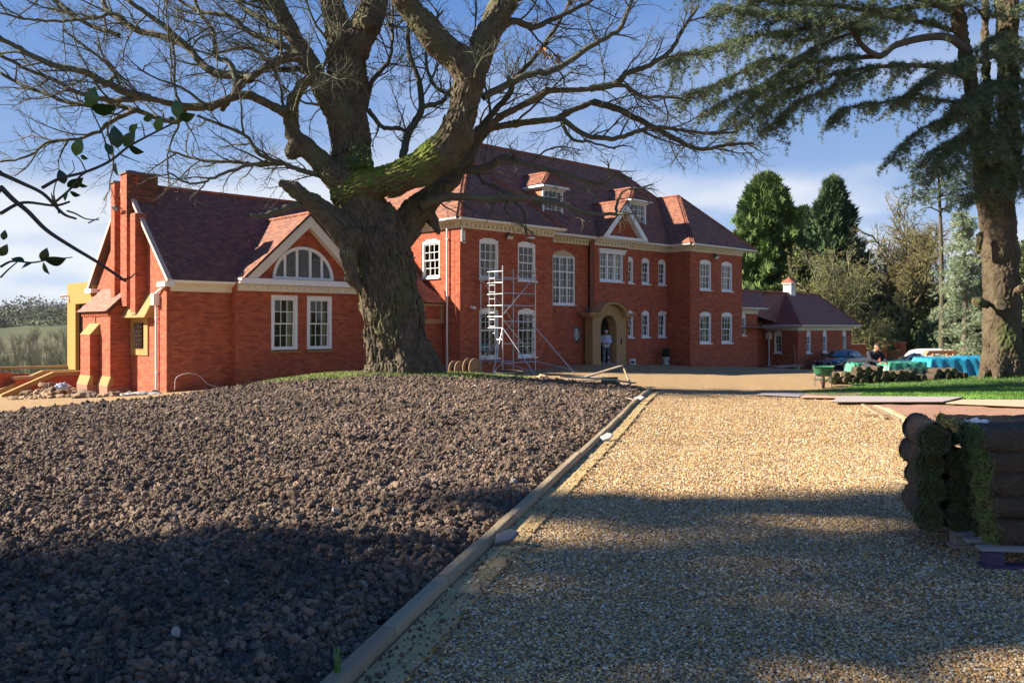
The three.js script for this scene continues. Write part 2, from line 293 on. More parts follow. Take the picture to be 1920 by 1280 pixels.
blades('rough_grass', 42000, (q) => { const a = q() * 6.3, r = .4 + 1.0 * Math.sqrt(q()), x = -3.3 + Math.cos(a) * r * 3.5, d = 24.5 + Math.sin(a) * r * 2.1; return grassSpot(x, d) > .25 * q() + .1 && d < bedFar(x) + .7 ? [x, d, soilLift(x, d)] : null; }, .05, .16, [[.22, .30, .05], [.15, .24, .04], [.28, .29, .10]], 72);
// bare reddish earth between the turf and the stacked rolls
struct('red_earth', sheet(70, 50, (s, t) => { const d = lerp(8.5, 20, t); return [lerp(rightEdge(d) - .1, 24, s), d]; }, .03, (x, d) => tint([.34, .185, .12], 1 + .22 * fbm2(x * .8, d * .8, 4)), (x, d) => d < 19.9 + .03 * (x - 9), (x, d) => .03 * fbm2(x * 1.1, d * 1.6, 4)), new THREE.MeshStandardMaterial({ vertexColors: true, roughness: .95, bumpMap: grainBump, bumpScale: .012 }));
// ---------------------------------------------------------------- the house: walls laid brick by brick, tiled roofs, sash windows
const TURN = 43.433 * Math.PI / 180, HO = V(4.889, 0, -43.456);      // the front's direction and the middle of the front, from the vanishing points
const toWorld = (u, y, z) => V(u, y, z).applyAxisAngle(V(0, 1, 0), TURN).add(HO);
// a building is a Group at its own base; its parts are given in the house's u (along the front), y, z (towards the drive)
function building(name, label, category, u, y, z) { const p = toWorld(u, y, z), b = thing(name, label, category, [p.x, p.y, p.z], TURN); b.userData.label = label; b.at0 = V(u, y, z); return b; }
const brickTones = [[.41, .094, .040], [.36, .077, .035], [.45, .115, .048], [.33, .067, .033], [.39, .086, .038], [.43, .105, .048], [.28, .058, .033], [.37, .09, .046]];
const M = {
  mortar: mat(.40, .21, .125, .95), brick: mat(1, 1, 1, .88), white: mat(.80, .79, .77, .45), cream: mat(.72, .66, .54, .6), tile: mat(1, 1, 1, .72), deck: mat(.10, .05, .04, .9),
  stone: mat(.36, .21, .075, .9, { bumpMap: grainBump, bumpScale: .004 }), porchStone: mat(.42, .255, .115, .9, { bumpMap: grainBump, bumpScale: .004 }), render: mat(.385, .20, .045, .9, { bumpMap: grainBump, bumpScale: .003 }),
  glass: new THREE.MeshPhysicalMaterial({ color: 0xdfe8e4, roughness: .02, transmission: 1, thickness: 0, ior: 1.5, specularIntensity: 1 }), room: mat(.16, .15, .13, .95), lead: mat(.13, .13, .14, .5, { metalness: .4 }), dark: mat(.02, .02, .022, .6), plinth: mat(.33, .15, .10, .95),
  alu: mat(.5, .5, .51, .42, { metalness: .8 }), wood: mat(.36, .22, .11, .8), greyWood: mat(.30, .27, .24, .85), steel: mat(.35, .35, .36, .45, { metalness: .7 }), rubber: mat(.02, .02, .02, .8),
};
function rows(poly, y) { const xs = []; for (let i = 0; i < poly.length; i++) { const [ax, ay] = poly[i], [bx, by] = poly[(i + 1) % poly.length]; if ((ay <= y) !== (by <= y)) xs.push(ax + (y - ay) / (by - ay) * (bx - ax)); } xs.sort((a, b) => a - b); const out = []; for (let i = 0; i + 1 < xs.length; i += 2) out.push([xs[i], xs[i + 1]]); return out; }
function minus(spans, cuts) { for (const [c0, c1] of cuts) spans = spans.flatMap(([a, b]) => c1 <= a || c0 >= b ? [[a, b]] : [[a, c0], [c1, b]].filter(([p, q]) => q - p > .005)); return spans; }
function arched(x0, x1, y0, y1, rise, n = 8) { // opening with a curved head that springs `rise` below y1
  const p = [[x0, y0], [x1, y0]]; if (!rise) return [...p, [x1, y1], [x0, y1]];
  const w = (x1 - x0) / 2, R = (w * w + rise * rise) / (2 * rise), cy = y1 - R, a = Math.asin(Math.min(1, w / R)), cx = (x0 + x1) / 2;
  for (let i = 0; i <= n; i++) { const t = lerp(a, -a, i / n); p.push([cx + R * Math.sin(t), cy + R * Math.cos(t)]); } return p;
}
const shapeOf = (pts, holes = []) => { const s = new THREE.Shape(pts.map((p) => new THREE.Vector2(...p))); s.holes = holes.map((h) => new THREE.Path(h.map((p) => new THREE.Vector2(...p)))); return s; };
// where = { u or z: the wall's plane, face: 'front' | 'left' | 'right' }
function setOn(o, b, where, x = 0, y = 0, z = 0) {
  const f = where.face, p = f === 'front' ? V(x, y, where.z + z) : f === 'left' ? V(where.u - z, y, x) : V(where.u + z, y, -x);
  o.position.copy(p.sub(b.at0)); o.rotation.y = f === 'front' ? 0 : f === 'left' ? -Math.PI / 2 : Math.PI / 2; return o;
}
const brickGeo = new THREE.BoxGeometry(1, 1, 1);
function brickWall(b, where, outline, holes = [], opt = {}) {
  const T = opt.thick ?? .22, xs = outline.map((p) => p[0]), xa = Math.min(...xs), xb = Math.max(...xs), inset = opt.plain ? 0 : .016, g = new THREE.ExtrudeGeometry(shapeOf(outline.map(([x, y]) => [x < xa + .001 ? x + inset : x > xb - .001 ? x - inset : x, y]), holes), { depth: T, bevelEnabled: false }); g.translate(0, 0, -T - .010);
  const w = setOn(part(b, 'wall', g, M.mortar), b, where), ms = [], cs = [], ys = outline.map((p) => p[1]), tones = opt.tones ?? brickTones;
  if (opt.plain) return w;
  let k = 0; for (let y = Math.ceil(Math.min(...ys) / .075) * .075; y < Math.max(...ys) - .03; y += .075, k++) {
    let spans = minus(rows(outline, y + .035), holes.flatMap((h) => rows(h, y + .035)));
    if (opt.only) spans = spans.map(([a, c]) => [Math.max(a, opt.only[0]), Math.min(c, opt.only[1])]).filter(([a, c]) => c - a > .01);
    for (const [a, c] of spans) {
      const off = (Math.round(y / .075) & 1) * .1125; let x = Math.floor((a - off) / .225) * .225 + off;
      for (; x < c; x += .225) { const x0 = Math.max(x, a) + .004, x1 = Math.min(x + .225, c) - .004; if (x1 - x0 < .003) continue; ms.push(M4((x0 + x1) / 2, y + .0375, -.02 + rr(-.0015, .0015), 0, 0, 0, x1 - x0, .066, .04)); cs.push(jitter(tones[Math.floor(rnd() * tones.length)], .10, .05)); }
    }
  }
  copies(w, 'bricks', brickGeo, M.brick, ms, cs); return w;
}
const paneCache = {}, curtainMat = mat(.52, .49, .36, .95, { side: THREE.DoubleSide });
function pane(w, h) { const k = w.toFixed(3) + 'x' + h.toFixed(3); return paneCache[k] ??= new THREE.PlaneGeometry(w, h); }
// a white sash window: frame with solid curved head board, two sashes with glazing bars, each pane a piece of its own
function sash(b, where, x0, x1, y0, y1, o = {}) {
  const { rise = 0, head = rise + .1, cols = 3, up = 2, low = 2, sill = true, jamb = .085, name = 'sash_window', wide = .045, bar = .024, recess = .035, mull } = o;
  const w = new THREE.Group(); w.name = name; b.add(w); setOn(w, b, where, (x0 + x1) / 2, y0, -recess);
  const W = (x1 - x0) / 2, H = y1 - y0, fw = mull ?? 1;
  const ix0 = -W + jamb, ix1 = W - jamb, iy0 = .09, iy1 = H - head, n = fw, cell = (ix1 - ix0) / n, mw = n > 1 ? .05 : 0, lights = [];
  for (let i = 0; i < n; i++) lights.push([ix0 + i * cell + (i ? mw : 0), ix0 + (i + 1) * cell - (i < n - 1 ? mw : 0)]);
  const fg = new THREE.ExtrudeGeometry(shapeOf(arched(-W, W, .035, H, rise).map((p) => p), lights.map(([a, c]) => [[a, iy0], [c, iy0], [c, iy1], [a, iy1]])), { depth: .10, bevelEnabled: true, bevelThickness: .006, bevelSize: .006, bevelOffset: -.006, bevelSegments: 1 }); fg.translate(0, 0, -.10);
  part(w, 'frame', fg, M.white);
  if (sill) part(w, 'sill', bevelBox(-W - .06, W + .06, -.03, .035, -.12, .11, .01), o.sillMat ?? M.white);
  const mid = lerp(iy0, iy1, low / (low + up)), bars = [];
  for (const [a, c] of lights) for (const [ya, yb, zz, rws] of [[mid - .02, iy1, -.055, up], [iy0, mid + .02, -.095, low]]) {
    if (!rws) continue;
    bars.push(box(a, a + wide, ya, yb, zz - .02, zz + .015), box(c - wide, c, ya, yb, zz - .02, zz + .015), box(a + wide, c - wide, ya, ya + (zz < -.06 ? wide * 1.4 : wide), zz - .02, zz + .015), box(a + wide, c - wide, yb - wide, yb, zz - .02, zz + .015));
    const px0 = a + wide, px1 = c - wide, py0 = ya + (zz < -.06 ? wide * 1.4 : wide), py1 = yb - wide, pw = (px1 - px0) / cols, ph = (py1 - py0) / rws;
    for (let i = 1; i < cols; i++) bars.push(box(px0 + i * pw - bar / 2, px0 + i * pw + bar / 2, py0, py1, zz - .012, zz + .012));
    for (let j = 1; j < rws; j++) bars.push(box(px0, px1, py0 + j * ph - bar / 2, py0 + j * ph + bar / 2, zz - .011, zz + .011));
    for (let i = 0; i < cols; i++) for (let j = 0; j < rws; j++) { const m = part(w, 'pane', pane(pw, ph), M.glass); m.position.set(px0 + (i + .5) * pw, py0 + (j + .5) * ph, zz); m.rotation.set(rr(-.012, .012), rr(-.012, .012), 0); }
  }
  part(w, 'glazing_bars', merge(bars), M.white);
  if (o.curtain !== false && rnd() < .8) { for (const s of [-1, 1]) { const cw = (ix1 - ix0) * rr(.16, .30), N = 14, pos = [], idx = []; for (let i = 0; i <= N; i++) { const x = s * (ix1 - cw * i / N), z = -.28 + .035 * Math.sin(i * 2.1 + s) ; pos.push(x, .02, z, x, iy1 + .04, z); } for (let i = 0; i < N; i++) idx.push(2 * i, 2 * i + 1, 2 * i + 3, 2 * i, 2 * i + 3, 2 * i + 2); part(w, 'curtain', geom(pos, idx), curtainMat); } }
  return w;
}
// tiles: every slope is a polygon with its eave first; courses of plain clay tiles lie on a deck
const tileTones = [[.265, .098, .054], [.195, .074, .046], [.315, .122, .067], [.155, .062, .046], [.225, .088, .052], [.29, .108, .052], [.21, .09, .06]];
const tileGeo = bevelBox(-.5, .5, -.5, .5, -.5, .5, .04);
function slope(b, name, pts, opt = {}) {
  const P = pts.map((p) => V(...p)), e = P[1].clone().sub(P[0]).normalize(); let n = V(0, 0, 0);
  for (let i = 0; i < P.length; i++) { const a = P[i], c = P[(i + 1) % P.length]; n.add(V((a.y - c.y) * (a.z + c.z), (a.z - c.z) * (a.x + c.x), (a.x - c.x) * (a.y + c.y))); }
  n.normalize(); if (n.y < 0) n.negate();
  let s = V().crossVectors(n, e).normalize(); if (s.y < 0) s.negate(); const ex = V().crossVectors(s, n).normalize();
  const flat = P.map((p) => { const q = p.clone().sub(P[0]); return [q.dot(ex), q.dot(s)]; });
  if (THREE.ShapeUtils.area(flat.map((p) => new THREE.Vector2(...p))) < 0) flat.reverse();
  const g = new THREE.ExtrudeGeometry(shapeOf(flat), { depth: .05, bevelEnabled: false }); g.translate(0, 0, -.062); g.applyMatrix4(new THREE.Matrix4().makeBasis(ex, s, n));
  const base = part(b, name, g, M.deck); base.position.copy(P[0].clone().sub(b.at0));
  if (opt.plain) return base;
  const gauge = opt.gauge ?? .105, wide = opt.wide ?? .168, a = .075, s2 = s.clone().multiplyScalar(Math.cos(a)).addScaledVector(n, -Math.sin(a)), n2 = n.clone().multiplyScalar(Math.cos(a)).addScaledVector(s, Math.sin(a));
  const ms = [], cs = [], tones = opt.tones ?? tileTones, maxT = Math.max(...flat.map((p) => p[1])), bas = new THREE.Matrix4().makeBasis(ex, n2, s2);
  let k = 0; for (let t = .02; t < maxT; t += gauge, k++) for (const [x0, x1] of rows(flat, Math.min(t, maxT - .01))) {
    for (let x = Math.floor(x0 / wide) * wide + (k & 1) * wide / 2; x < x1; x += wide) {
      const a0 = Math.max(x, x0), a1 = Math.min(x + wide, x1); if (a1 - a0 < .03) continue;
      const m = bas.clone(), c = ex.clone().multiplyScalar((a0 + a1) / 2).addScaledVector(s, t + .055).addScaledVector(n, .012 + rr(-.002, .003)); m.scale(V(a1 - a0 - .006, .014, .17)); m.setPosition(c); ms.push(m); cs.push(jitter(tones[Math.floor(rnd() * tones.length)], .16, .08));
    }
  }
  copies(base, 'roof_tiles', tileGeo, M.tile, ms, cs); return base;
}
const ridgeGeo = (() => { const g = new THREE.CylinderGeometry(.105, .115, .33, 10, 1, true, -Math.PI / 2 - .25, Math.PI + .5); g.rotateX(Math.PI / 2); g.rotateZ(Math.PI / 2 * 0); return g; })();
const ridgeMats = [[.30, .10, .06], [.25, .085, .055], [.35, .125, .075]].map((c) => mat(...c, .75, { side: THREE.DoubleSide }));
function ridge(b, a, c) {
  const A = V(...a), C = V(...c), L = A.distanceTo(C), n = Math.round(L / .3), dir = C.clone().sub(A).normalize(), side = V().crossVectors(V(0, 1, 0), dir).normalize(), up = V().crossVectors(dir, side);
  const q = new THREE.Quaternion().setFromRotationMatrix(new THREE.Matrix4().makeBasis(side, up, dir));
  for (let i = 0; i < n; i++) { const m = part(b, 'ridge_tile', ridgeGeo, ridgeMats[Math.floor(rnd() * 3)]); m.position.copy(A).addScaledVector(dir, (i + .5) / n * L).sub(b.at0).addScaledVector(up, -.01 + .004 * (i & 1)); m.quaternion.copy(q); }
}
// eaves: frieze board, dentils, soffit, gutter along a wall top
function eaves(b, where, x0, x1, top, o = {}) {
  const { out = .4, frieze = .2, dent = .11, step = .24, f0 = x0, f1 = x1 } = o, G = new THREE.Group();
  const add = (n, g, m, k) => setOn(part(b, n, g, m, k), b, where);
  add('frieze', bevelBox(f0, f1, top - .38, top - .38 + frieze, .001, .05, .008), M.cream);
  add('cornice', merge([bevelBox(f0 - .02, f1 + .02, top - .18, top - .12, .002, .16, .008), box(x0, x1, top - .12, top - .095, -.02, out)]), M.cream);
  if (dent) { const ds = []; for (let x = f0 + .06; x < f1 - .05; x += step) ds.push(bevelBox(x, x + dent, top - .31, top - .18, .05, .15, .008)); add('dentils', merge(ds), M.cream, 'stuff'); }
  const sh = new THREE.Shape(); sh.moveTo(out - .03, top - .10); sh.lineTo(out + .04, top - .10); sh.quadraticCurveTo(out + .10, top - .09, out + .105, top - .01); sh.lineTo(out + .085, top - .01); sh.lineTo(out + .07, top - .07); sh.lineTo(out - .03, top - .07); sh.closePath();
  const gg = new THREE.ExtrudeGeometry(sh, { depth: x1 - x0, bevelEnabled: false }); gg.rotateY(-Math.PI / 2); gg.translate(x1, 0, 0); // shape x -> z, extrude -> -x
  add('gutter', gg, M.white);
}
function downpipe(b, where, x, y0, y1, z = .07, swan = 0) {
  const g = [cyl(V(x, y0, z), V(x, y1, z), .042, .042, 10), box(x - .06, x + .06, y0 + .6, y0 + .64, .0, z + .03), box(x - .06, x + .06, y1 - .5, y1 - .46, .0, z + .03)];
  if (swan) g.push(tube([V(x, y1 - .01, z), V(x, y1 + .12, z + .03), V(x + .02, y1 + .25, z + swan * .8), V(x, y1 + .42, z + swan)], .042, 8, 14));
  return setOn(part(b, 'downpipe', merge(g), M.white), b, where);
}
const front = (z) => ({ face: 'front', z }), left = (u) => ({ face: 'left', u }), right = (u) => ({ face: 'right', u });
function rect(x0, x1, y0, y1) { return [[x0, y0], [x1, y0], [x1, y1], [x0, y1]]; }
function at(b, name, geo, m, kind) { const p = part(b, name, geo, m, kind); p.position.copy(b.at0).negate(); return p; }   // geometry given in house coordinates

// ------------------------------------------------ main house
{
  const b = building('main_house', 'two storey red brick country house with dentil eaves, dormers and stone arched porch', 'house', 0, -.6, -3);
  const base = -1.2, T = 6.0, R1 = .12;
  const A = front(1.3), Mid = front(-.2), D = front(.2), D2 = front(0), R = front(1.5);
  const aw = [[-9.84, -8.74], [-7.6, -6.5]], rw = [[5.95, 7.06], [8.08, 9.18]], nar = [[1.43, 2.08], [2.78, 3.45], [4.22, 4.90]];
  const H = (list, y0, y1, r) => list.map(([a, c]) => arched(a, c, y0, y1, r));
  brickWall(b, A, rect(-10.9, -5.4, base, T), [...H(aw, 3.65, 5.42, R1), ...H(aw, .29, 2.46, R1)]);
  for (const [a, c] of aw) { sash(b, A, a, c, 3.65, 5.42, { rise: R1 }); sash(b, A, a, c, .29, 2.46, { rise: R1, up: 2, low: 3 }); }
  const lw = arched(-1.28, -.05, 3.70, 5.42, .13);
  brickWall(b, left(-10.9), rect(-8.8, 1.3, base, T), [lw], { only: [-4.5, 1.3] });
  sash(b, left(-10.9), -1.28, -.05, 3.70, 5.42, { rise: .13, recess: .03 });
  brickWall(b, right(-5.4), rect(-1.3, .2, base, T));
  const tall = arched(-3.88, -2.25, 2.70, 5.38, .26), eye = Array.from({ length: 20 }, (_, i) => [-2.12 + .27 * Math.cos(i / 20 * 6.2832), 1.29 + .36 * Math.sin(i / 20 * 6.2832)]);
  brickWall(b, Mid, rect(-5.4, -1.28, base, T), [tall, eye]);
  { // tall stair window: three lights wide, three high, under a stone-coloured head
    const w = new THREE.Group(); w.name = 'stair_window'; b.add(w); setOn(w, b, Mid, -3.065, 2.70, -.03);
    const cols = [-.76, -.26, .26, .76], rws = [.08, .85, 1.62, 2.34], holes = [];
    for (let i = 0; i < 3; i++) for (let j = 0; j < 3; j++) holes.push(rect(cols[i] + .04, cols[i + 1] - .04, rws[j] + .035, rws[j + 1] - .035));
    const g = new THREE.ExtrudeGeometry(shapeOf(rect(-.815, .815, .0, 2.38), holes), { depth: .1, bevelEnabled: false }); g.translate(0, 0, -.1); part(w, 'frame', g, M.white);
    const hd = new THREE.ExtrudeGeometry(shapeOf(arched(-.815, .815, 2.383, 2.68, .26).map((p) => p)), { depth: .08, bevelEnabled: false }); hd.translate(0, 0, -.09); part(w, 'head', hd, mat(.58, .42, .27, .85));
    part(w, 'sill', bevelBox(-.87, .87, -.03, .0, -.1, .1, .006), M.white); const bars = [];
    for (let i = 0; i < 3; i++) for (let j = 0; j < 3; j++) {
      const a = cols[i] + .04, c = cols[i + 1] - .04, y = rws[j] + .035, e = rws[j + 1] - .035, m = (a + c) / 2, k = (y + e) / 2; bars.push(box(m - .012, m + .012, y, e, -.075, -.05), box(a, c, k - .012, k + .012, -.074, -.051));
      for (let p = 0; p < 2; p++) for (let q = 0; q < 2; q++) { const t = part(w, 'pane', pane((c - a) / 2, (e - y) / 2), M.glass); t.position.set(a + (p + .5) * (c - a) / 2, y + (q + .5) * (e - y) / 2, -.063); t.rotation.set(rr(-.01, .01), rr(-.01, .01), 0); }
    }
    part(w, 'glazing_bars', merge(bars), M.white);
    // oval window beside the porch
    const o = new THREE.Group(); o.name = 'oval_window'; b.add(o); setOn(o, b, Mid, -2.12, 1.29, 0);
    const ring = new THREE.TorusGeometry(.27, .035, 8, 28); ring.scale(1, 1.33, 1); part(o, 'stone_ring', ring, M.lead);
    const inner = new THREE.TorusGeometry(.19, .022, 6, 24); inner.scale(1, 1.4, 1); inner.translate(0, 0, -.04);
    part(o, 'tracery', merge([inner, box(-.02, .02, -.34, .34, -.06, -.03), box(-.24, .24, -.02, .02, -.061, -.031), cyl(V(-.17, -.2, -.045), V(.17, .2, -.045), .016), cyl(V(.17, -.2, -.045), V(-.17, .2, -.045), .016)]), M.white);
    const gl = new THREE.CircleGeometry(.27, 24); gl.scale(1, 1.33, 1); gl.translate(0, 0, -.07); part(o, 'pane', gl, M.glass);
  }
  const big = rect(-.86, .98, 3.92, 5.52), doorHole = arched(-1.06, .16, base, 2.24, .6);
  brickWall(b, D, rect(-1.28, 1.40, base, T), [big, doorHole], { thick: .3 });
  sash(b, D, -.86, .98, 3.92, 5.48, { mull: 3, cols: 2, head: .09, jamb: .07 });
  at(b, 'window_cornice', merge([bevelBox(-.96, 1.08, 5.34, 5.50, .16, .26, .01), bevelBox(-1.02, 1.14, 5.50, 5.58, .16, .34, .015)]), M.white);
  brickWall(b, D2, rect(1.40, 5.05, base, T), [...H(nar, 3.9, 5.33, .13), ...H(nar, 1.06, 2.52, .13)]);
  for (const [a, c] of nar) { sash(b, D2, a, c, 3.9, 5.33, { rise: .13, cols: 2, jamb: .07 }); sash(b, D2, a, c, 1.06, 2.52, { rise: .13, cols: 2, jamb: .07 }); }
  brickWall(b, R, rect(5.05, 10.2, base, T), [...H(rw, 3.63, 5.34, R1), ...H(rw, .70, 2.48, R1)]);
  for (const [a, c] of rw) { sash(b, R, a, c, 3.63, 5.34, { rise: R1 }); sash(b, R, a, c, .70, 2.48, { rise: R1 }); }
  brickWall(b, left(5.05), rect(-.1, 1.5, base, T));
  // closing walls, floors and dark rooms behind the glass
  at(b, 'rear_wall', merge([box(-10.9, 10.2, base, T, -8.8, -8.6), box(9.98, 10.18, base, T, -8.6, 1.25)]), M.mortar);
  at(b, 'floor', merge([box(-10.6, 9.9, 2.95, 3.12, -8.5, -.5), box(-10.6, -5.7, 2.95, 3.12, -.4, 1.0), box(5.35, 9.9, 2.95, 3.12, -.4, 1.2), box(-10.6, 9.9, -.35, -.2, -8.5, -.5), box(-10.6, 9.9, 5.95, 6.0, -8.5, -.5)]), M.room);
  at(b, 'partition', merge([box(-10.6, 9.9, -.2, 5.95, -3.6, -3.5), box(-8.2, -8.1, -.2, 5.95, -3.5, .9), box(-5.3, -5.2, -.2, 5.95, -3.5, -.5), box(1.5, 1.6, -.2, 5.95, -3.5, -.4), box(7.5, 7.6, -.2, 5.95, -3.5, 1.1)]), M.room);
  // roofs, all at 45 degrees
  const E = 6.1;
  slope(b, 'roof_slope', [[-5.0, E, .4], [4.65, E, .4], [7.825, 9.275, -2.775], [6.2, 10.9, -4.4], [-6.5, 10.9, -4.4], [-8.15, 9.25, -2.75]]);
  slope(b, 'roof_slope', [[-11.3, E, 1.7], [-11.3, E, -9.2], [-6.5, 10.9, -4.4], [-8.15, 9.25, -2.75], [-8.15, 9.25, -1.45]]);
  slope(b, 'roof_slope', [[-11.3, E, 1.7], [-5.0, E, 1.7], [-8.15, 9.25, -1.45]]);
  slope(b, 'roof_slope', [[-5, E, 1.7], [-5, E, .4], [-8.15, 9.25, -2.75], [-8.15, 9.25, -1.45]]);
  slope(b, 'roof_slope', [[4.65, E, 1.9], [11, E, 1.9], [7.825, 9.275, -1.275]]);
  slope(b, 'roof_slope', [[4.65, E, .4], [4.65, E, 1.9], [7.825, 9.275, -1.275], [7.825, 9.275, -2.775]]);
  slope(b, 'roof_slope', [[11, E, 1.9], [11, E, -9.2], [6.2, 10.9, -4.4], [7.825, 9.275, -2.775], [7.825, 9.275, -1.275]], { plain: true });
  slope(b, 'roof_slope', [[-11.3, E, -9.2], [11, E, -9.2], [6.2, 10.9, -4.4], [-6.5, 10.9, -4.4]], { plain: true });
  const lift = (p, k = .05) => [p[0], p[1] + k, p[2]];
  for (const [p, q] of [[[-6.5, 10.9, -4.4], [6.2, 10.9, -4.4]], [[-11.3, E, 1.7], [-8.15, 9.25, -1.45]], [[-8.15, 9.25, -2.75], [-6.5, 10.9, -4.4]], [[4.65, E, 1.9], [7.825, 9.275, -1.275]], [[11, E, 1.9], [7.825, 9.275, -1.275]], [[7.825, 9.275, -2.775], [6.2, 10.9, -4.4]], [[7.825, 9.275, -1.275], [7.825, 9.275, -2.775]], [[-5, E, 1.7], [-8.15, 9.25, -1.45]]]) ridge(b, lift(p), lift(q));
  eaves(b, A, -11.3, -5.0, E, { f0: -10.9, f1: -5.4 }); eaves(b, left(-10.9), -9.0, 1.62, E, { f0: -8.8, f1: 1.3 });
  eaves(b, Mid, -5.0, -1.36, E, { out: .6, f0: -5.4, f1: -1.28 }); eaves(b, D, -1.34, 1.46, E, { out: .3, f0: -1.28, f1: 1.4 }); eaves(b, D2, 1.46, 4.65, E, { f0: 1.4, f1: 5.05 });
  eaves(b, R, 4.65, 11.0, E, { f0: 5.05, f1: 10.2 }); eaves(b, left(5.05), .42, 1.82, E, { f0: 0, f1: 1.5 });
  // pediment over the entrance
  const pc = .55, pw = 1.85, ph = 1.85, tri = [[pc - pw + .35, 6.22], [pc + pw - .35, 6.22], [pc, 7.62]];
  brickWall(b, front(.42), tri);
  const rakeL = [[pc - pw, 6.12], [pc - pw + .42, 6.12], [pc, 7.60], [pc, 8.02]], rakeR = rakeL.map(([x, y]) => [2 * pc - x, y]).reverse();
  for (const r of [rakeL, rakeR]) { const g = new THREE.ExtrudeGeometry(shapeOf(r), { depth: .32, bevelEnabled: true, bevelSize: .01, bevelThickness: .01, bevelSegments: 1 }); g.translate(0, 0, .45); at(b, 'raking_board', g, M.white); }
  at(b, 'pediment_ledge', bevelBox(pc - pw + .05, pc + pw - .05, 6.06, 6.21, .36, .72, .012), M.white);
  { const ring = new THREE.TorusGeometry(.2, .055, 8, 22, 4.4); ring.rotateZ(-.6); ring.translate(pc, 6.78, .45); at(b, 'ornament', ring, M.porchStone); }
  slope(b, 'pediment_roof', [[pc - pw - .03, 6.15, .80], [pc - pw - .03, 6.15, .2], [pc, 8.04, -1.55], [pc, 8.04, .80]]); slope(b, 'pediment_roof', [[pc + pw + .03, 6.15, .80], [pc + pw + .03, 6.15, .2], [pc, 8.04, -1.55], [pc, 8.04, .80]]);
  ridge(b, [pc, 8.08, .8], [pc, 8.08, -1.5]);
  // dormers
  for (const [u0, u1] of [[-4.0, -2.56], [2.66, 4.08]]) {
    const z0 = -.74, y0 = 7.08, y1 = 8.34, uc = (u0 + u1) / 2;
    const dw = new THREE.Group(); dw.name = 'dormer'; b.add(dw); dw.position.copy(b.at0).negate();
    const cheek = new THREE.Shape(); cheek.moveTo(-.77, 7.02); cheek.lineTo(-.77, 8.36); cheek.lineTo(-2.2, 8.36); cheek.closePath();
    for (const u of [u0 + .0, u1 - .06]) { const g = new THREE.ExtrudeGeometry(cheek, { depth: .06, bevelEnabled: false }); g.rotateY(-Math.PI / 2); g.translate(u + .06, 0, 0); part(dw, 'cheek', g, mat(.46, .18, .10, .85)); }
    part(dw, 'box_cornice', merge([bevelBox(u0 - .22, u1 + .22, 8.40, 8.52, -2.35, z0 + .30, .012), bevelBox(u0 - .08, u1 + .08, 8.32, 8.41, -2.2, z0 + .1, .01)]), M.white);
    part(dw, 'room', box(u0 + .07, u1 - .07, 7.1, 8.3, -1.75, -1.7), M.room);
    const e0 = u0 - .24, e1 = u1 + .24, zf = z0 + .33, ht = 9.22, hip = .6;
    slope(b, 'dormer_roof', [[e0, 8.53, zf], [e0, 8.53, -2.1], [uc, ht, -2.8], [uc, ht, zf - hip]], {}); slope(b, 'dormer_roof', [[e1, 8.53, zf], [e1, 8.53, -2.1], [uc, ht, -2.8], [uc, ht, zf - hip]]); slope(b, 'dormer_roof', [[e0, 8.53, zf], [e1, 8.53, zf], [uc, ht, zf - hip]]);
    ridge(b, [uc, ht + .04, zf - hip], [uc, ht + .04, -2.7]); ridge(b, [e0, 8.57, zf], [uc, ht + .04, zf - hip]); ridge(b, [e1, 8.57, zf], [uc, ht + .04, zf - hip]);
    sash(b, front(z0), u0 + .0, u1, 6.98, 8.38, { cols: 4, head: .08, jamb: .1, recess: -.02, sill: true, name: 'dormer_window' });
  }
  // stone porch
  const arch = arched(-1.13, .11, -.35, 2.24, .61, 14), po = [[-1.72, -.6], [.84, -.6], [.84, 2.2]]; 
  { const out = [[-1.72, -.6]]; const W2 = 1.28, c = -.44; out.push([.84, -.6], [.84, 2.2]); for (let i = 0; i <= 14; i++) { const t = i / 14 * Math.PI; out.push([c + .92 * Math.cos(t), 2.2 + .52 * Math.sin(t)]); } out.push([-1.72, 2.2]);
    const g = new THREE.ExtrudeGeometry(shapeOf(out, [arch.map(([x, y]) => [x, Math.max(y, -.59)])]), { depth: .5, bevelEnabled: true, bevelSize: .012, bevelThickness: .012, bevelSegments: 1 }); g.translate(0, 0, -.02); at(b, 'porch', g, M.porchStone);
    const hood = []; for (let i = 0; i < 18; i++) { const t0 = i / 18 * Math.PI, t1 = (i + 1) / 18 * Math.PI, P = (t, r, k) => V(c + r * Math.cos(t), 2.22 + k * Math.sin(t), 0); const a = P(t0, 1.0, .62), d = P(t1, 1.0, .62); const m = bevelBox(-.5 * a.distanceTo(d) - .02, .5 * a.distanceTo(d) + .02, -.05, .07, .1, .78, .01); m.rotateZ(Math.atan2(d.y - a.y, d.x - a.x)); m.translate((a.x + d.x) / 2, (a.y + d.y) / 2, 0); hood.push(m); }
    at(b, 'porch_hood', merge(hood), M.porchStone);
    at(b, 'porch_cornice', merge([bevelBox(-2.24, -1.36, 2.24, 2.34, .1, .80, .015), bevelBox(-2.16, -1.4, 2.14, 2.24, .1, .72, .015), bevelBox(.48, 1.32, 2.24, 2.34, .1, .80, .015), bevelBox(.52, 1.24, 2.14, 2.24, .1, .72, .015)]), M.porchStone);
    at(b, 'porch_base', merge([bevelBox(-1.78, -1.10, -.7, -.12, .15, .56, .015), bevelBox(.08, .90, -.7, -.12, .15, .56, .015)]), M.porchStone);
    at(b, 'threshold', bevelBox(-1.2, .2, -.55, -.21, -1.3, .62, .015), M.greyWood);
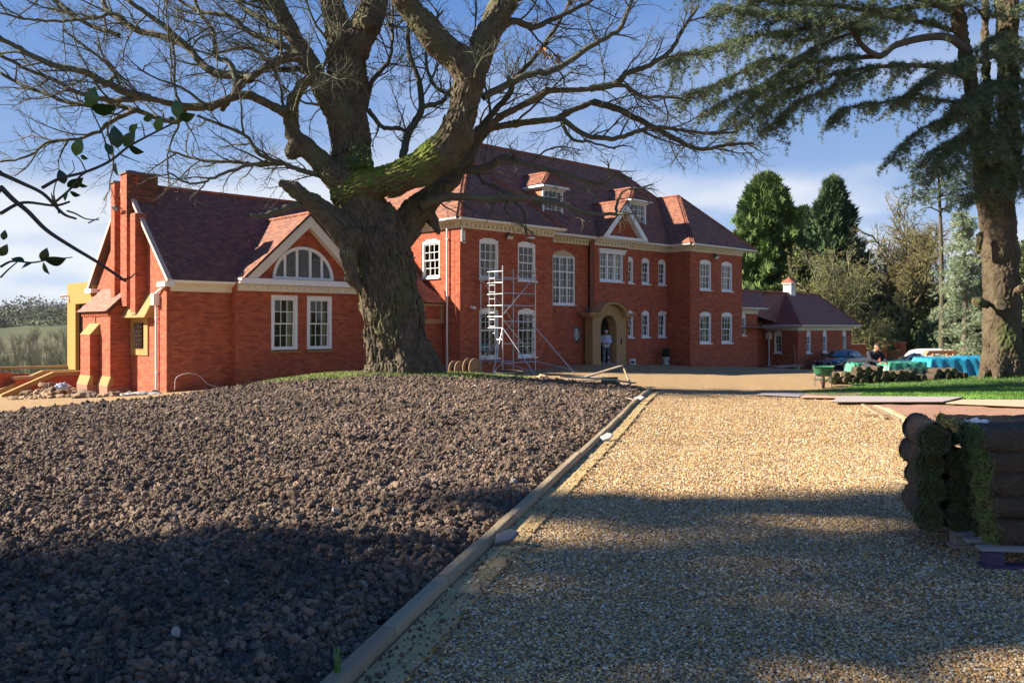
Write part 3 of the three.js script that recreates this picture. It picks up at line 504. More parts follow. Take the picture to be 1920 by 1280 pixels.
    at(b, 'hall', merge([box(-1.5, .6, -.3, 2.6, -1.5, -1.4), box(-1.45, -1.35, -.3, 2.6, -1.4, -.12), box(.45, .55, -.3, 2.6, -1.4, -.12), box(-1.5, .6, 2.5, 2.6, -1.5, -.1)]), M.room);
    const door = at(b, 'front_door', bevelBox(-1.30, -1.22, -.2, 2.1, -1.25, -.15, .01), mat(.05, .045, .04, .5)); at(b, 'letter_box', bevelBox(.42, .5, .75, 1.08, .49, .53, .008), M.dark);
  }
  // pipes, lights and cameras on the walls
  downpipe(b, left(-10.9), .57, -.3, 5.78, .09); downpipe(b, front(1.3), -10.72, 5.2, 5.6, .05);
  for (const [u, z] of [[-8.25, 1.3], [7.3, 1.5]]) { at(b, 'floodlight', (() => { const g = bevelBox(-.19, .19, -.1, .1, -.035, .035, .01); g.rotateX(.75); g.translate(u, 5.5, z + .18); return merge([g, box(u - .02, u + .02, 5.5, 5.72, z, z + .16)]); })(), M.lead); at(b, 'floodlight_lens', (() => { const g = new THREE.PlaneGeometry(.33, .16); g.rotateX(.75); g.translate(u, 5.475, z + .21); return g; })(), M.cream); }
  const cam = (u, y, z, s = 1) => at(b, 'security_camera', merge([cyl(V(u - .09 * s, y, z + .16), V(u + .07 * s, y - .02, z + .2), .05 * s, .05 * s, 10), cyl(V(u, y, z + .15), V(u, y + .02, z), .018, .018, 6), cyl(V(u, y + .02, z + .02), V(u, y + .02, z), .06, .06, 10)]), M.white);
  cam(-10.3, 2.45, 1.3); cam(4.6, 2.42, 0); cam(-7.05, 5.58, 1.3, .9); cam(-6.85, 5.58, 1.3, .9);
  at(b, 'alarm_box', bevelBox(-10.88, -10.78, 5.15, 5.75, 1.31, 1.36, .01), M.white);
}
// ------------------------------------------------ left wing with its big gabled window
{
  const b = building('brick_wing', 'single storey red brick wing with steep tiled roof, arched gable window and tall chimney', 'house', -16.5, -.9, -4);
  const base = -1.7, wingTop = 3.14, F = front(-1), Bay = front(-.7), G = left(-21.88), bc = -16.83;
  brickWall(b, F, rect(-21.88, -10.92, base, wingTop), [rect(-19.5, -14.15, base + .2, wingTop - .05)], { only: [-21.88, -19.6] });
  const w1 = rect(-18.28, -17.2, .76, 2.82), w2 = rect(-16.80, -15.72, .76, 2.82), fan = arched(-18.24, -15.66, 3.43, 4.68, 1.25, 20);
  brickWall(b, Bay, [[-19.68, base], [-13.98, base], [-13.98, 3.3], [bc, 5.72], [-19.68, 3.3]], [w1, w2, fan]);
  brickWall(b, left(-19.68), rect(-1.0, -.7, base, wingTop));
  brickWall(b, right(-13.98), rect(.7, 1.0, base, wingTop), [], { plain: true });
  for (const [a, c] of [[-18.28, -17.2], [-16.80, -15.72]]) { sash(b, Bay, a, c, .76, 2.82, { head: .14, jamb: .12, sill: false, recess: .0 }); at(b, 'window_sill', bevelBox(a - .07, c + .08, .68, .755, -.75, -.58, .012), M.stone); }
  { // fanlight with leaded glass in five lights
    const w = new THREE.Group(); w.name = 'arched_window'; b.add(w); setOn(w, b, Bay, -16.95, 3.43, .0); const R = 1.29, r = 1.17;
    const xs = [-.78, -.28, .28, .78], f = 1.25 / 1.29, edge = (x) => Math.sqrt(Math.max(0, r * r - x * x)) * f, bounds = [-r, ...xs, r], bars = [];
    const ring = [...Array.from({ length: 25 }, (_, i) => [R * Math.cos(i / 24 * Math.PI), R * f * Math.sin(i / 24 * Math.PI)])], hole = Array.from({ length: 25 }, (_, i) => [r * Math.cos(i / 24 * Math.PI), Math.max(.09, r * f * Math.sin(i / 24 * Math.PI))]);
    const g = new THREE.ExtrudeGeometry(shapeOf(ring, [hole]), { depth: .12, bevelEnabled: false }); g.translate(0, 0, -.08); part(w, 'frame', g, M.white);
    for (const x of xs) bars.push(box(x - .05, x + .05, .09, edge(x) + .01, -.07, .02)); part(w, 'mullions', merge(bars), M.white);
    const came = []; for (let i = 0; i < 5; i++) {
      const a = bounds[i], c = bounds[i + 1], pts = [[a, .09], [c, .09]]; for (let k = 0; k <= 6; k++) { const x = lerp(c, a, k / 6); pts.push([x, Math.max(.092, edge(x))]); }
      const gl = new THREE.ShapeGeometry(shapeOf(pts)); gl.translate(0, 0, -.035); part(w, 'pane', gl, M.glass);
      for (let k = 1; k < 4; k++) { const x = lerp(a, c, k / 4); if (edge(x) > .15) came.push(box(x - .006, x + .006, .09, edge(x), -.034, -.026)); } for (let y = .24; y < 1.2; y += .15) { const lim = r * Math.sqrt(Math.max(0, 1 - (y / (r * f)) ** 2)), p = Math.max(a, -lim), q = Math.min(c, lim); if (q - p > .05) came.push(box(p, q, y - .006, y + .006, -.034, -.027)); }
    }
    for (const x of [-.53, .53]) came.push((() => { const t = new THREE.TorusGeometry(.11, .012, 5, 16); t.translate(x, .62, -.03); return t; })()); came.push((() => { const t = new THREE.TorusGeometry(.17, .02, 6, 18); t.scale(1, 1.35, 1); t.translate(0, .62, -.03); return t; })());
    part(w, 'leading', merge(came), M.lead);
  }
  // gable end to the left, with pilasters that carry the chimney, a lean-to and a small stone window
  const slit = arched(-4.95, -4.78, 3.6, 5.2, .08), smallW = rect(-4.2, -3.3, .85, 1.80);
  brickWall(b, G, [[-8.6, base], [-1, base], [-1, 3.1], [-4.8, 6.62], [-8.6, 3.1]], [slit, smallW]);
  const pil = (z0, z1, y0, y1, u = -22.28) => { brickWall(b, left(u), rect(z0, z1, y0, y1), [], { thick: .36 }); brickWall(b, { face: 'front', z: z1 + .001 }, rect(u + .005, -21.87, y0, y1), [], { thick: .1 }); };
  pil(-5.65, -5.25, 2.4, 7.05); pil(-4.62, -3.98, 2.4, 7.25); pil(-3.62, -3.14, 2.1, 5.72);
  // chimney stack
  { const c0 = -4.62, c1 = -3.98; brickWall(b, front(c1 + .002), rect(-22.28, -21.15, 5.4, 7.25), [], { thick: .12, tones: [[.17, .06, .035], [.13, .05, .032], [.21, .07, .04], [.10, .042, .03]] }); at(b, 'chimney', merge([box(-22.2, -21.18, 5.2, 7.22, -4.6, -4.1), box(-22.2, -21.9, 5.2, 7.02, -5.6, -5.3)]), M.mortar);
    at(b, 'chimney_cap', merge([bevelBox(-22.33, -21.10, 7.25, 7.33, c0 - .05, c1 + .06, .012), bevelBox(-22.33, -21.85, 7.05, 7.12, -5.70, -5.20, .012), bevelBox(-22.2, -21.9, 7.33, 7.38, c0 + .1, c1 - .1, .01)]), M.lead); }
  at(b, 'slit_glass', box(-21.99, -21.97, 3.6, 5.2, -4.96, -4.77), M.dark);
  // stone surround of the small window and its sloped stone hood
  { const g = new THREE.ExtrudeGeometry(shapeOf(rect(-4.60, -2.92, .62, 2.02), [smallW]), { depth: .05, bevelEnabled: true, bevelSize: .006, bevelThickness: .006, bevelSegments: 1 }); setOn(part(b, 'stone_surround', g, M.stone), b, G, 0, 0, -.005);
    const p = [[-22.24, 2.05], [-21.87, 2.05], [-21.87, 2.85]], h = new THREE.ExtrudeGeometry(shapeOf(p), { depth: 2.25, bevelEnabled: false }); h.translate(0, 0, -4.55); at(b, 'stone_hood', h, M.stone); at(b, 'stone_drip', bevelBox(-22.28, -21.9, 1.98, 2.05, -4.55, -2.25, .01), M.stone);
    const bars = []; for (let i = 0; i < 4; i++) bars.push(box(-21.99, -21.965, .85, 1.8, -4.2 + .18 * (i + 1) - .006, -4.2 + .18 * (i + 1) + .006)); for (let j = 0; j < 5; j++) bars.push(box(-21.988, -21.967, .85 + .16 * (j + 1) - .005, .85 + .16 * (j + 1) + .005, -4.2, -3.3)); at(b, 'leading', merge(bars), M.lead); const pg = new THREE.PlaneGeometry(.9, .95); pg.rotateY(-Math.PI / 2); pg.translate(-22.0 + .01, 1.325, -3.75); at(b, 'pane', pg, M.glass);
  }
  brickWall(b, left(-22.0), rect(-2.12, -1.0, base, 3.1), [], { thick: .11 }); brickWall(b, front(-.995), rect(-22.0, -21.885, base, 3.1), [], { thick: .05 });
  // lean-to
  const LU = -22.62, lz0 = -7.8, lz1 = -4.68;
  brickWall(b, left(LU), rect(lz0, lz1, base, 2.2), [arched(-6.35, -6.2, 1.75, 2.0, 0)], { thick: .2 }); brickWall(b, front(lz1), [[LU, base], [-21.89, base], [-21.89, 3.0], [LU, 2.2]], [], { thick: .2 });
  slope(b, 'lean_to_roof', [[LU - .18, 2.22, lz0 - .12], [LU - .18, 2.22, lz1 + .14], [-21.88, 3.12, lz1 + .14], [-21.88, 3.12, lz0 - .12]], { gauge: .13, tones: [[.32, .125, .085], [.27, .105, .075], [.36, .15, .10]] });
  at(b, 'corbel_course', merge(Array.from({ length: 14 }, (_, i) => bevelBox(LU - .07, LU + .02, 2.06, 2.16, lz0 + .06 + i * .22, lz0 + .18 + i * .22, .006))), mat(.40, .10, .045, .9), 'stuff');
  // its buttress, with sloped stone tops
  { const bz0 = -6.95, bz1 = -5.85, U = LU - .34; brickWall(b, left(U), rect(bz0, bz1, base, 1.35), [], { thick: .3 }); brickWall(b, front(bz1), rect(U + .005, LU - .01, base, 1.35), [], { thick: .1 });
    const p = [[U - .02, 1.35], [LU, 1.35], [LU, 1.78]], h = new THREE.ExtrudeGeometry(shapeOf(p), { depth: bz1 - bz0 + .06, bevelEnabled: false }); h.translate(0, 0, bz0 - .03); at(b, 'buttress_cap', h, M.stone);
    const band = (u0, z0, z1) => { const q = [[u0 - .12, -.52], [u0 + .1, -.52], [u0 + .1, -.18], [u0 + .0, -.18]], e = new THREE.ExtrudeGeometry(shapeOf(q), { depth: z1 - z0, bevelEnabled: false }); e.translate(0, 0, z0); at(b, 'plinth_band', e, M.stone); }; band(U, bz0 - .06, bz1 + .06); band(LU, bz1 + .07, lz1 + .05); band(LU, lz0, bz0 - .07);
    at(b, 'plinth', merge([box(U - .12, LU, base, -.52, bz0 - .06, bz1 + .06), box(LU - .12, LU, base, -.52, lz0, lz1 + .05), box(LU, -21.9, base, -.58, lz1, lz1 + .05)]), M.plinth); }
  at(b, 'rear_wall', merge([box(-21.7, -10.9, base, 3.1, -8.6, -8.4), box(-21.6, -10.9, -.9, -.8, -8.4, -1.3), box(-21.6, -10.9, 3.0, 3.05, -8.4, -1.25), box(-21.6, -10.9, -.8, 3.0, -4.6, -4.5)]), M.room);
  // roofs
  const E = 3.25, Z = -.75, RZ = -4.8, RY = 6.97, tones = [[.22, .082, .052], [.17, .064, .046], [.26, .098, .06], [.145, .056, .044], [.20, .075, .05]];
  slope(b, 'roof_slope', [[-22.1, E, Z], [-10.92, E, Z], [-10.92, RY, RZ], [-22.1, RY, RZ]], { tones }); slope(b, 'roof_slope', [[-22.1, E, -8.85], [-10.92, E, -8.85], [-10.92, RY, RZ], [-22.1, RY, RZ]], { plain: true }); ridge(b, [-21.15, RY + .05, RZ], [-10.95, RY + .05, RZ]);
  slope(b, 'bay_roof', [[-19.62, 3.27, -.36], [-19.62, 3.27, -.80], [bc, 5.92, -3.66], [bc, 5.92, -.36]]); slope(b, 'bay_roof', [[-14.04, 3.27, -.36], [-14.04, 3.27, -.80], [bc, 5.92, -3.66], [bc, 5.92, -.36]]); ridge(b, [bc, 5.97, -.36], [bc, 5.97, -3.6]);
  const rl = [[-19.66, 3.22], [-19.16, 3.22], [bc, 5.42], [bc, 5.86]], rrk = rl.map(([x, y]) => [2 * bc - x, y]).reverse();
  for (const q of [rl, rrk]) { const g = new THREE.ExtrudeGeometry(shapeOf(q), { depth: .30, bevelEnabled: true, bevelSize: .008, bevelThickness: .008, bevelSegments: 1 }); g.translate(0, 0, -.69); at(b, 'bargeboard', g, M.cream); }
  at(b, 'bay_ledge', merge([bevelBox(-19.6, -14.06, 3.18, 3.40, -.72, -.34, .012)]), M.white); at(b, 'bay_frieze', bevelBox(-19.6, -14.06, 2.94, 3.18, -.698, -.50, .01), M.cream);
  at(b, 'bay_blocks', merge(Array.from({ length: 22 }, (_, i) => bevelBox(-19.5 + i * .25, -19.39 + i * .25, 3.02, 3.15, -.5, -.44, .006))), M.cream, 'stuff');
  eaves(b, F, -22.05, -19.68, E, { out: .25, frieze: .24, dent: 0, f0: -21.88, f1: -19.68 });
  for (const s of [1, -1]) { const q = s > 0 ? [[-.70, 3.16], [-.62, 3.26], [-4.8, 7.08], [-4.8, 6.94]] : [[-8.9, 3.14], [-9.0, 3.26], [-4.8, 7.08], [-4.8, 6.94]].reverse(); const g = new THREE.ExtrudeGeometry(shapeOf(q), { depth: .16, bevelEnabled: false }); g.rotateY(-Math.PI / 2); g.translate(-21.96, 0, 0); at(b, 'verge_board', g, mat(.60, .40, .32, .8)); }
  at(b, 'kneeler', merge([bevelBox(-22.2, -21.88, 3.02, 3.18, -1.35, -.62, .012), bevelBox(-22.2, -21.88, 3.02, 3.18, -9.0, -8.2, .012)]), M.white);
  downpipe(b, left(-22.0), -1.72, -.55, 2.45, .07, .0); at(b, 'rainwater_head', merge([bevelBox(-22.22, -22.0, 2.40, 2.80, -1.86, -1.58, .02), cyl(V(-22.1, 2.8, -1.7), V(-22.0, 3.1, -1.0), .042, .042, 8)]), M.white);
  at(b, 'floodlight', (() => { const g = bevelBox(-.2, .2, -.1, .1, -.04, .04, .012); g.rotateX(.7); g.rotateY(-Math.PI / 2); g.translate(-22.5, 6.0, -4.5); return merge([g, box(-22.48, -22.28, 6.0, 6.03, -4.52, -4.48)]); })(), M.lead);
  // link with stone-banded wall under a hipped lean-to roof beside the main house
  brickWall(b, front(.25), rect(-13.6, -10.92, base, 2.62), [], {}); at(b, 'stone_band', merge([bevelBox(-13.6, -10.93, 2.50, 2.66, .20, .36, .01), bevelBox(-13.6, -10.93, 1.78, 1.96, .24, .31, .01), bevelBox(-12.1, -11.92, 1.96, 2.5, .24, .30, .01), bevelBox(-11.1, -10.93, 1.96, 2.5, .24, .30, .01)]), M.porchStone);
  slope(b, 'link_roof', [[-13.7, 2.64, .42], [-10.93, 2.64, .42], [-12.1, 4.02, -.75], [-13.7, 4.02, -.75]]);
}
// ------------------------------------------------ rendered extension and terrace on the far left
{
  const b = building('rendered_extension', 'ochre rendered flat roofed extension with tall dark window beside the brick wing', 'extension', -20, -1.2, -10.3);
  const hole = rect(-10.85, -9.2, -.35, 2.62), g = new THREE.ExtrudeGeometry(shapeOf(rect(-11.95, -8.65, -1.8, 3.50), [hole]), { depth: .3, bevelEnabled: false }); g.translate(0, 0, -.3); setOn(part(b, 'wall', g, M.render), b, left(-22.0));
  at(b, 'rear_wall', merge([box(-21.7, -18, -1.8, 3.5, -11.95, -11.7), box(-21.7, -18, 3.40, 3.48, -11.7, -8.65), box(-18.1, -18, -1.8, 3.5, -11.7, -8.65), box(-21.7, -18, -.4, -.3, -11.7, -8.65)]), M.render);
  const pg = new THREE.PlaneGeometry(1.65, 2.97); pg.rotateY(-Math.PI / 2); pg.translate(-21.82, 1.135, -10.02); at(b, 'pane', pg, M.glass); at(b, 'window_frame', merge([box(-21.85, -21.79, -.35, 2.62, -10.85, -10.79), box(-21.85, -21.79, -.35, 2.62, -9.26, -9.2), box(-21.85, -21.79, 2.56, 2.62, -10.79, -9.26)]), M.dark);
  at(b, 'under_window_brick', box(-21.98, -21.72, -1.8, -.36, -10.85, -9.2), mat(.4, .1, .05, .9));
  at(b, 'security_camera', merge([cyl(V(-22.3, 2.95, -11.9), V(-22.05, 3.0, -11.75), .055, .055, 10), cyl(V(-22.1, 3.0, -11.75), V(-22.0, 2.85, -11.6), .02)]), M.white);
}
// ------------------------------------------------ low link and outbuilding on the right
{
  const b = building('brick_outbuilding', 'low red brick outbuilding with hipped tiled roof, round headed windows and louvred cupola', 'outbuilding', 19, -1.2, -.4);
  const base = -1.9, LK = front(.4), DR = front(-.8), GS = left(16.7), GF = front(1.5);
  brickWall(b, LK, rect(10.2, 13.75, base, 2.72), [arched(11.9, 12.45, 1.08, 2.5, .2)]); sash(b, LK, 11.9, 12.45, 1.08, 2.5, { rise: .2, cols: 2, jamb: .06 });
  brickWall(b, right(13.75), rect(-.4, .8, base, 2.72)); 
  brickWall(b, DR, rect(13.75, 16.7, base, 2.0), [arched(14.35, 15.35, base, 1.2, .4)]); at(b, 'dark_door', bevelBox(14.35, 15.35, base, 1.2, -1.0, -.93, .01), mat(.035, .045, .055, .5)); at(b, 'stone_lintel', bevelBox(13.8, 15.9, 1.55, 1.78, -.83, -.7, .01), M.porchStone);
  const sw = arched(-.14, .40, -.07, 1.44, .26), fw = [[17.85, 18.45], [20.05, 20.65], [22.85, 23.45]];
  brickWall(b, GS, rect(-.8, 1.5, base, 1.62), [sw]); sash(b, GS, -.14, .40, -.07, 1.44, { rise: .26, cols: 2, jamb: .06 });
  brickWall(b, GF, rect(16.7, 24.2, base, 1.62), fw.map(([a, c]) => arched(a, c, -.07, 1.44, .29))); for (const [a, c] of fw) sash(b, GF, a, c, -.07, 1.44, { rise: .29, cols: 2, jamb: .06 });
  at(b, 'rear_wall', merge([box(10.3, 24.2, base, 1.6, -2.2, -2.0), box(24.0, 24.19, base, 1.6, -2.0, 1.25), box(10.3, 23.9, 1.6, 1.66, -2, 1.25)]), M.room);
  const E = 1.78, RY = 3.88, RZ = -.25;
  const rt = [[.27, .10, .075], [.22, .085, .072], [.31, .12, .085], [.25, .095, .075]];
  slope(b, 'roof_slope', [[16.25, E, 1.95], [24.75, E, 1.95], [22.6, RY, RZ], [18.4, RY, RZ]], { tones: rt }); slope(b, 'roof_slope', [[16.25, E, -.7], [16.25, E, 1.95], [18.4, RY, RZ], [17.2, 2.75, -.7]], { tones: [[.28, .075, .055], [.24, .065, .05]] }); slope(b, 'roof_slope', [[24.75, E, 1.95], [24.75, E, -2.4], [22.6, RY, RZ]], { plain: true }); slope(b, 'roof_slope', [[10.2, E, -2.4], [24.75, E, -2.4], [22.6, RY, RZ], [10.2, RY, RZ]], { plain: true });
  slope(b, 'link_roof', [[10.2, 2.82, .82], [14.2, 2.82, .82], [15.3, RY, RZ], [10.2, RY, RZ]], { tones: rt }); slope(b, 'link_roof', [[13.9, 2.4, .0], [16.4, 1.95, .25], [18.4, RY, RZ], [15.2, RY, RZ]], { tones: rt });
  ridge(b, [10.2, RY + .04, RZ], [22.6, RY + .04, RZ]); ridge(b, [24.75, E + .05, 1.95], [22.6, RY + .04, RZ]);
  eaves(b, LK, 10.2, 14.2, 2.82, { out: .4, dent: 0, f0: 10.2, f1: 13.75 }); eaves(b, GF, 16.25, 24.75, E, { dent: 0, f0: 16.7, f1: 24.2, out: .42 }); eaves(b, GS, -.75, 1.9, E, { dent: 0, f0: -.8, f1: 1.5, out: .42 });
  downpipe(b, GS, -.45, -1.0, .85, .08); at(b, 'rainwater_head', merge([bevelBox(16.45, 16.7, .85, 1.3, -.62, -.28, .02), cyl(V(16.57, 1.3, -.45), V(16.4, 1.7, -.2), .04, .04, 8)]), M.white); at(b, 'meter_box', bevelBox(14.0, 14.25, 1.15, 1.42, -.8, -.68, .01), M.white); at(b, 'conduit', box(13.88, 13.93, -.35, 1.3, -.79, -.74), M.white);
  // cupola
  const cu = 18.85; at(b, 'cupola', merge([bevelBox(cu - .30, cu + .30, 3.7, 4.0, RZ - .3, RZ + .3, .01), ...[[-.28, -.28], [.22, -.28], [-.28, .22], [.22, .22]].map(([x, z]) => box(cu + x, cu + x + .06, 4.0, 4.5, RZ + z, RZ + z + .06)), bevelBox(cu - .36, cu + .36, 4.48, 4.54, RZ - .36, RZ + .36, .01)]), M.white);
  for (let k = 0; k < 6; k++) { const sl = bevelBox(cu - .26, cu + .26, 4.02 + k * .08, 4.07 + k * .08, RZ - .27, RZ + .27, .008); at(b, 'louvre', sl, M.white); }
  const cone = new THREE.ConeGeometry(.55, .42, 4); cone.rotateY(Math.PI / 4); cone.translate(cu, 4.75, RZ); at(b, 'cupola_roof', cone, mat(.38, .12, .07, .8)); at(b, 'finial', cyl(V(cu, 4.9, RZ), V(cu, 5.08, RZ), .03, .015), M.lead);
}
// ---------------------------------------------------------------- trees
// smooth union of tapered bones meshed by surface nets on a sparse grid
function fleshOut(bones, cell, k, warp, extra = .1) {
  const B = 8, blocks = new Map(), key = (i, j, l) => ((i + 2048) * 4096 + (j + 2048)) * 4096 + (l + 2048);
  bones.forEach((b, n) => {
    b.d = b.b.clone().sub(b.a); b.L2 = Math.max(1e-8, b.d.lengthSq()); b.axis = b.d.clone().normalize(); const R = Math.max(b.ra, b.rb) + extra + k, s = cell * B;
    const lo = b.a.clone().min(b.b).addScalar(-R), hi = b.a.clone().max(b.b).addScalar(R);
    for (let i = Math.floor(lo.x / s); i <= Math.floor(hi.x / s); i++) for (let j = Math.floor(lo.y / s); j <= Math.floor(hi.y / s); j++) for (let l = Math.floor(lo.z / s); l <= Math.floor(hi.z / s); l++) {
      const c = V((i + .5) * s, (j + .5) * s, (l + .5) * s), t = clamp(c.clone().sub(b.a).dot(b.d) / b.L2), dist = c.distanceTo(b.a.clone().addScaledVector(b.d, t)) - lerp(b.ra, b.rb, t);
      if (dist > s * .87 + k + extra) continue; const q = key(i, j, l); if (!blocks.has(q)) blocks.set(q, { i, j, l, list: [] }); blocks.get(q).list.push(b);
    }
  });
  const sample = (list, x, y, z) => {
    let m = 9, near = list[0], nd = 9;
    for (const b of list) { const px = x - b.a.x, py = y - b.a.y, pz = z - b.a.z, t = clamp((px * b.d.x + py * b.d.y + pz * b.d.z) / b.L2), dx = px - b.d.x * t, dy = py - b.d.y * t, dz = pz - b.d.z * t, q = Math.sqrt(dx * dx + dy * dy + dz * dz) - lerp(b.ra, b.rb, t);
      if (q < nd) { nd = q; near = b; } if (m > 8) m = q; else { const h = Math.max(k - Math.abs(m - q), 0) / k; m = Math.min(m, q) - h * h * k * .25; } }
    if (warp && Math.abs(m) < extra) m += warp(x, y, z, near); return m;
  };
  const verts = new Map(), pos = [], owner = [], edges = [], N = B + 1, vals = new Float32Array(N * N * N), vid = (i, j, l) => ((i + 16384) * 32768 + (j + 16384)) * 32768 + (l + 16384);
  for (const { i: bi, j: bj, l: bl, list } of blocks.values()) {
    let neg = false, posi = false;
    for (let l = 0; l < N; l++) for (let j = 0; j < N; j++) for (let i = 0; i < N; i++) { const v = sample(list, (bi * B + i) * cell, (bj * B + j) * cell, (bl * B + l) * cell); vals[(l * N + j) * N + i] = v; if (v < 0) neg = true; else posi = true; }
    if (!neg || !posi) continue;
    for (let l = 0; l < B; l++) for (let j = 0; j < B; j++) for (let i = 0; i < B; i++) {
      let mask = 0, sx = 0, sy = 0, sz = 0, n = 0; const o = (a, b, c) => vals[((l + c) * N + j + b) * N + i + a];
      const v = [o(0, 0, 0), o(1, 0, 0), o(0, 1, 0), o(1, 1, 0), o(0, 0, 1), o(1, 0, 1), o(0, 1, 1), o(1, 1, 1)]; for (let q = 0; q < 8; q++) if (v[q] < 0) mask |= 1 << q; if (mask === 0 || mask === 255) continue;
      for (let q = 0; q < 8; q++) for (const ax of [1, 2, 4]) { if (q & ax) continue; const a = v[q], b = v[q | ax]; if ((a < 0) === (b < 0)) continue; const t = a / (a - b); sx += (q & 1) + (ax === 1 ? t : 0); sy += (q >> 1 & 1) + (ax === 2 ? t : 0); sz += (q >> 2 & 1) + (ax === 4 ? t : 0); n++; }
      const gi = bi * B + i, gj = bj * B + j, gl = bl * B + l; verts.set(vid(gi, gj, gl), pos.length / 3); pos.push((gi + sx / n) * cell, (gj + sy / n) * cell, (gl + sz / n) * cell);
      let best = list[0], bd = 9; const X = pos[pos.length - 3], Y = pos[pos.length - 2], Z = pos[pos.length - 1]; for (const b of list) { const px = X - b.a.x, py = Y - b.a.y, pz = Z - b.a.z, t = clamp((px * b.d.x + py * b.d.y + pz * b.d.z) / b.L2), q = Math.hypot(px - b.d.x * t, py - b.d.y * t, pz - b.d.z * t) - lerp(b.ra, b.rb, t); if (q < bd) { bd = q; best = b; } } owner.push(best);
      for (let ax = 0; ax < 3; ax++) { const a = v[0], b = v[1 << ax]; if ((a < 0) !== (b < 0)) edges.push(gi, gj, gl, ax, a < 0 ? 1 : 0); }
    }
  }
  const idx = []; for (let e = 0; e < edges.length; e += 5) {
    const [i, j, l, ax, s] = [edges[e], edges[e + 1], edges[e + 2], edges[e + 3], edges[e + 4]];
    const q = ax === 0 ? [[i, j, l], [i, j - 1, l], [i, j - 1, l - 1], [i, j, l - 1]] : ax === 1 ? [[i, j, l], [i, j, l - 1], [i - 1, j, l - 1], [i - 1, j, l]] : [[i, j, l], [i - 1, j, l], [i - 1, j - 1, l], [i, j - 1, l]];
    const r = q.map((p) => verts.get(vid(...p))); if (r.some((p) => p === undefined)) continue; if (s) idx.push(r[0], r[1], r[2], r[0], r[2], r[3]); else idx.push(r[0], r[2], r[1], r[0], r[3], r[2]);
  }
  return { pos, idx, owner };
}
// thin round wood: many tapering tubes gathered into one buffer
class Wood {
  constructor() { this.pos = []; this.nor = []; this.idx = []; this.col = []; }
  tube(pts, r0, r1, sides, tone) {
    let side = V(0, 0, 0), base = this.pos.length / 3, n = pts.length;
    for (let i = 0; i < n; i++) {
      const t = V().subVectors(pts[Math.min(n - 1, i + 1)], pts[Math.max(0, i - 1)]).normalize(); if (i === 0) side.crossVectors(t, Math.abs(t.y) < .9 ? V(0, 1, 0) : V(1, 0, 0)).normalize(); else { side.addScaledVector(t, -side.dot(t)).normalize(); }
      const up = V().crossVectors(t, side), r = lerp(r0, r1, i / (n - 1));
      for (let k = 0; k < sides; k++) { const a = k / sides * 6.2832, c = Math.cos(a), s = Math.sin(a), x = side.x * c + up.x * s, y = side.y * c + up.y * s, z = side.z * c + up.z * s; this.pos.push(pts[i].x + x * r, pts[i].y + y * r, pts[i].z + z * r); this.nor.push(x, y, z); this.col.push(...tone); }
    }
    for (let i = 0; i < n - 1; i++) for (let k = 0; k < sides; k++) { const a = base + i * sides + k, b = base + i * sides + (k + 1) % sides; this.idx.push(a, b, b + sides, a, b + sides, a + sides); }
  }
  geo() { const g = new THREE.BufferGeometry(); g.setAttribute('position', new THREE.Float32BufferAttribute(this.pos, 3)); g.setAttribute('normal', new THREE.Float32BufferAttribute(this.nor, 3)); g.setAttribute('color', new THREE.Float32BufferAttribute(this.col, 3)); g.setIndex(this.idx); return g; }
}
const perp = (d, q) => { const v = V(q() - .5, q() - .5, q() - .5); v.addScaledVector(d, -v.dot(d)); return v.normalize(); };
const barkTone = (q) => { const k = .75 + .5 * q(), g = q(); return [.105 * k, (.092 + .02 * g) * k, (.064 + .006 * g) * k]; };
// a wandering bough with side shoots; each level finer than the last
function bough(w, q, from, dir, len, r, level, o) {
  const n = Math.max(2, Math.round(len / (level > 1 ? .16 : .3))), pts = [from.clone()], d = dir.clone().normalize();
  for (let i = 1; i <= n; i++) { const k = o.wander * (level > 1 ? 1.25 : 1); d.add(V((q() - .5) * k, (q() - .5) * k + o.lift * .12, (q() - .5) * k)).normalize(); pts.push(pts[i - 1].clone().addScaledVector(d, len / n)); }
  w.tube(pts, r, Math.max(.0035, r * .35), level > 1 ? 3 : 4, barkTone(q)); shoots(w, q, pts, len, r, level, o); return pts;
}
function shoots(w, q, pts, len, r, level, o, from = .12) {
  if (level >= o.levels) return;
  const gap = o.gaps[level], count = Math.floor(len / gap); let flip = q() < .5 ? 1 : -1;
  for (let i = 0; i < count; i++) {
    const t = from + (1 - from) * (i + q()) / count, s = Math.min(pts.length - 2, Math.floor(t * (pts.length - 1))), f = t * (pts.length - 1) - s, p = pts[s].clone().lerp(pts[s + 1], f), ax = pts[s + 1].clone().sub(pts[s]).normalize();
    const out = perp(ax, q); out.y *= .8; const d = ax.clone().multiplyScalar(.55 + .5 * q()).addScaledVector(out, .9); flip = -flip;
    const L = Math.min(o.lens[level] * (.45 + .9 * q()), len * .75) * (1.1 - .5 * t); if (L < .08) continue;
    bough(w, q, p, d, L, Math.max(.004, Math.min(r * .5, o.rads[level] * (.7 + .6 * q()))), level + 1, o);
    if (o.ends && level + 1 >= o.levels) o.ends.push(p.clone().addScaledVector(d.normalize(), L));
  }
}
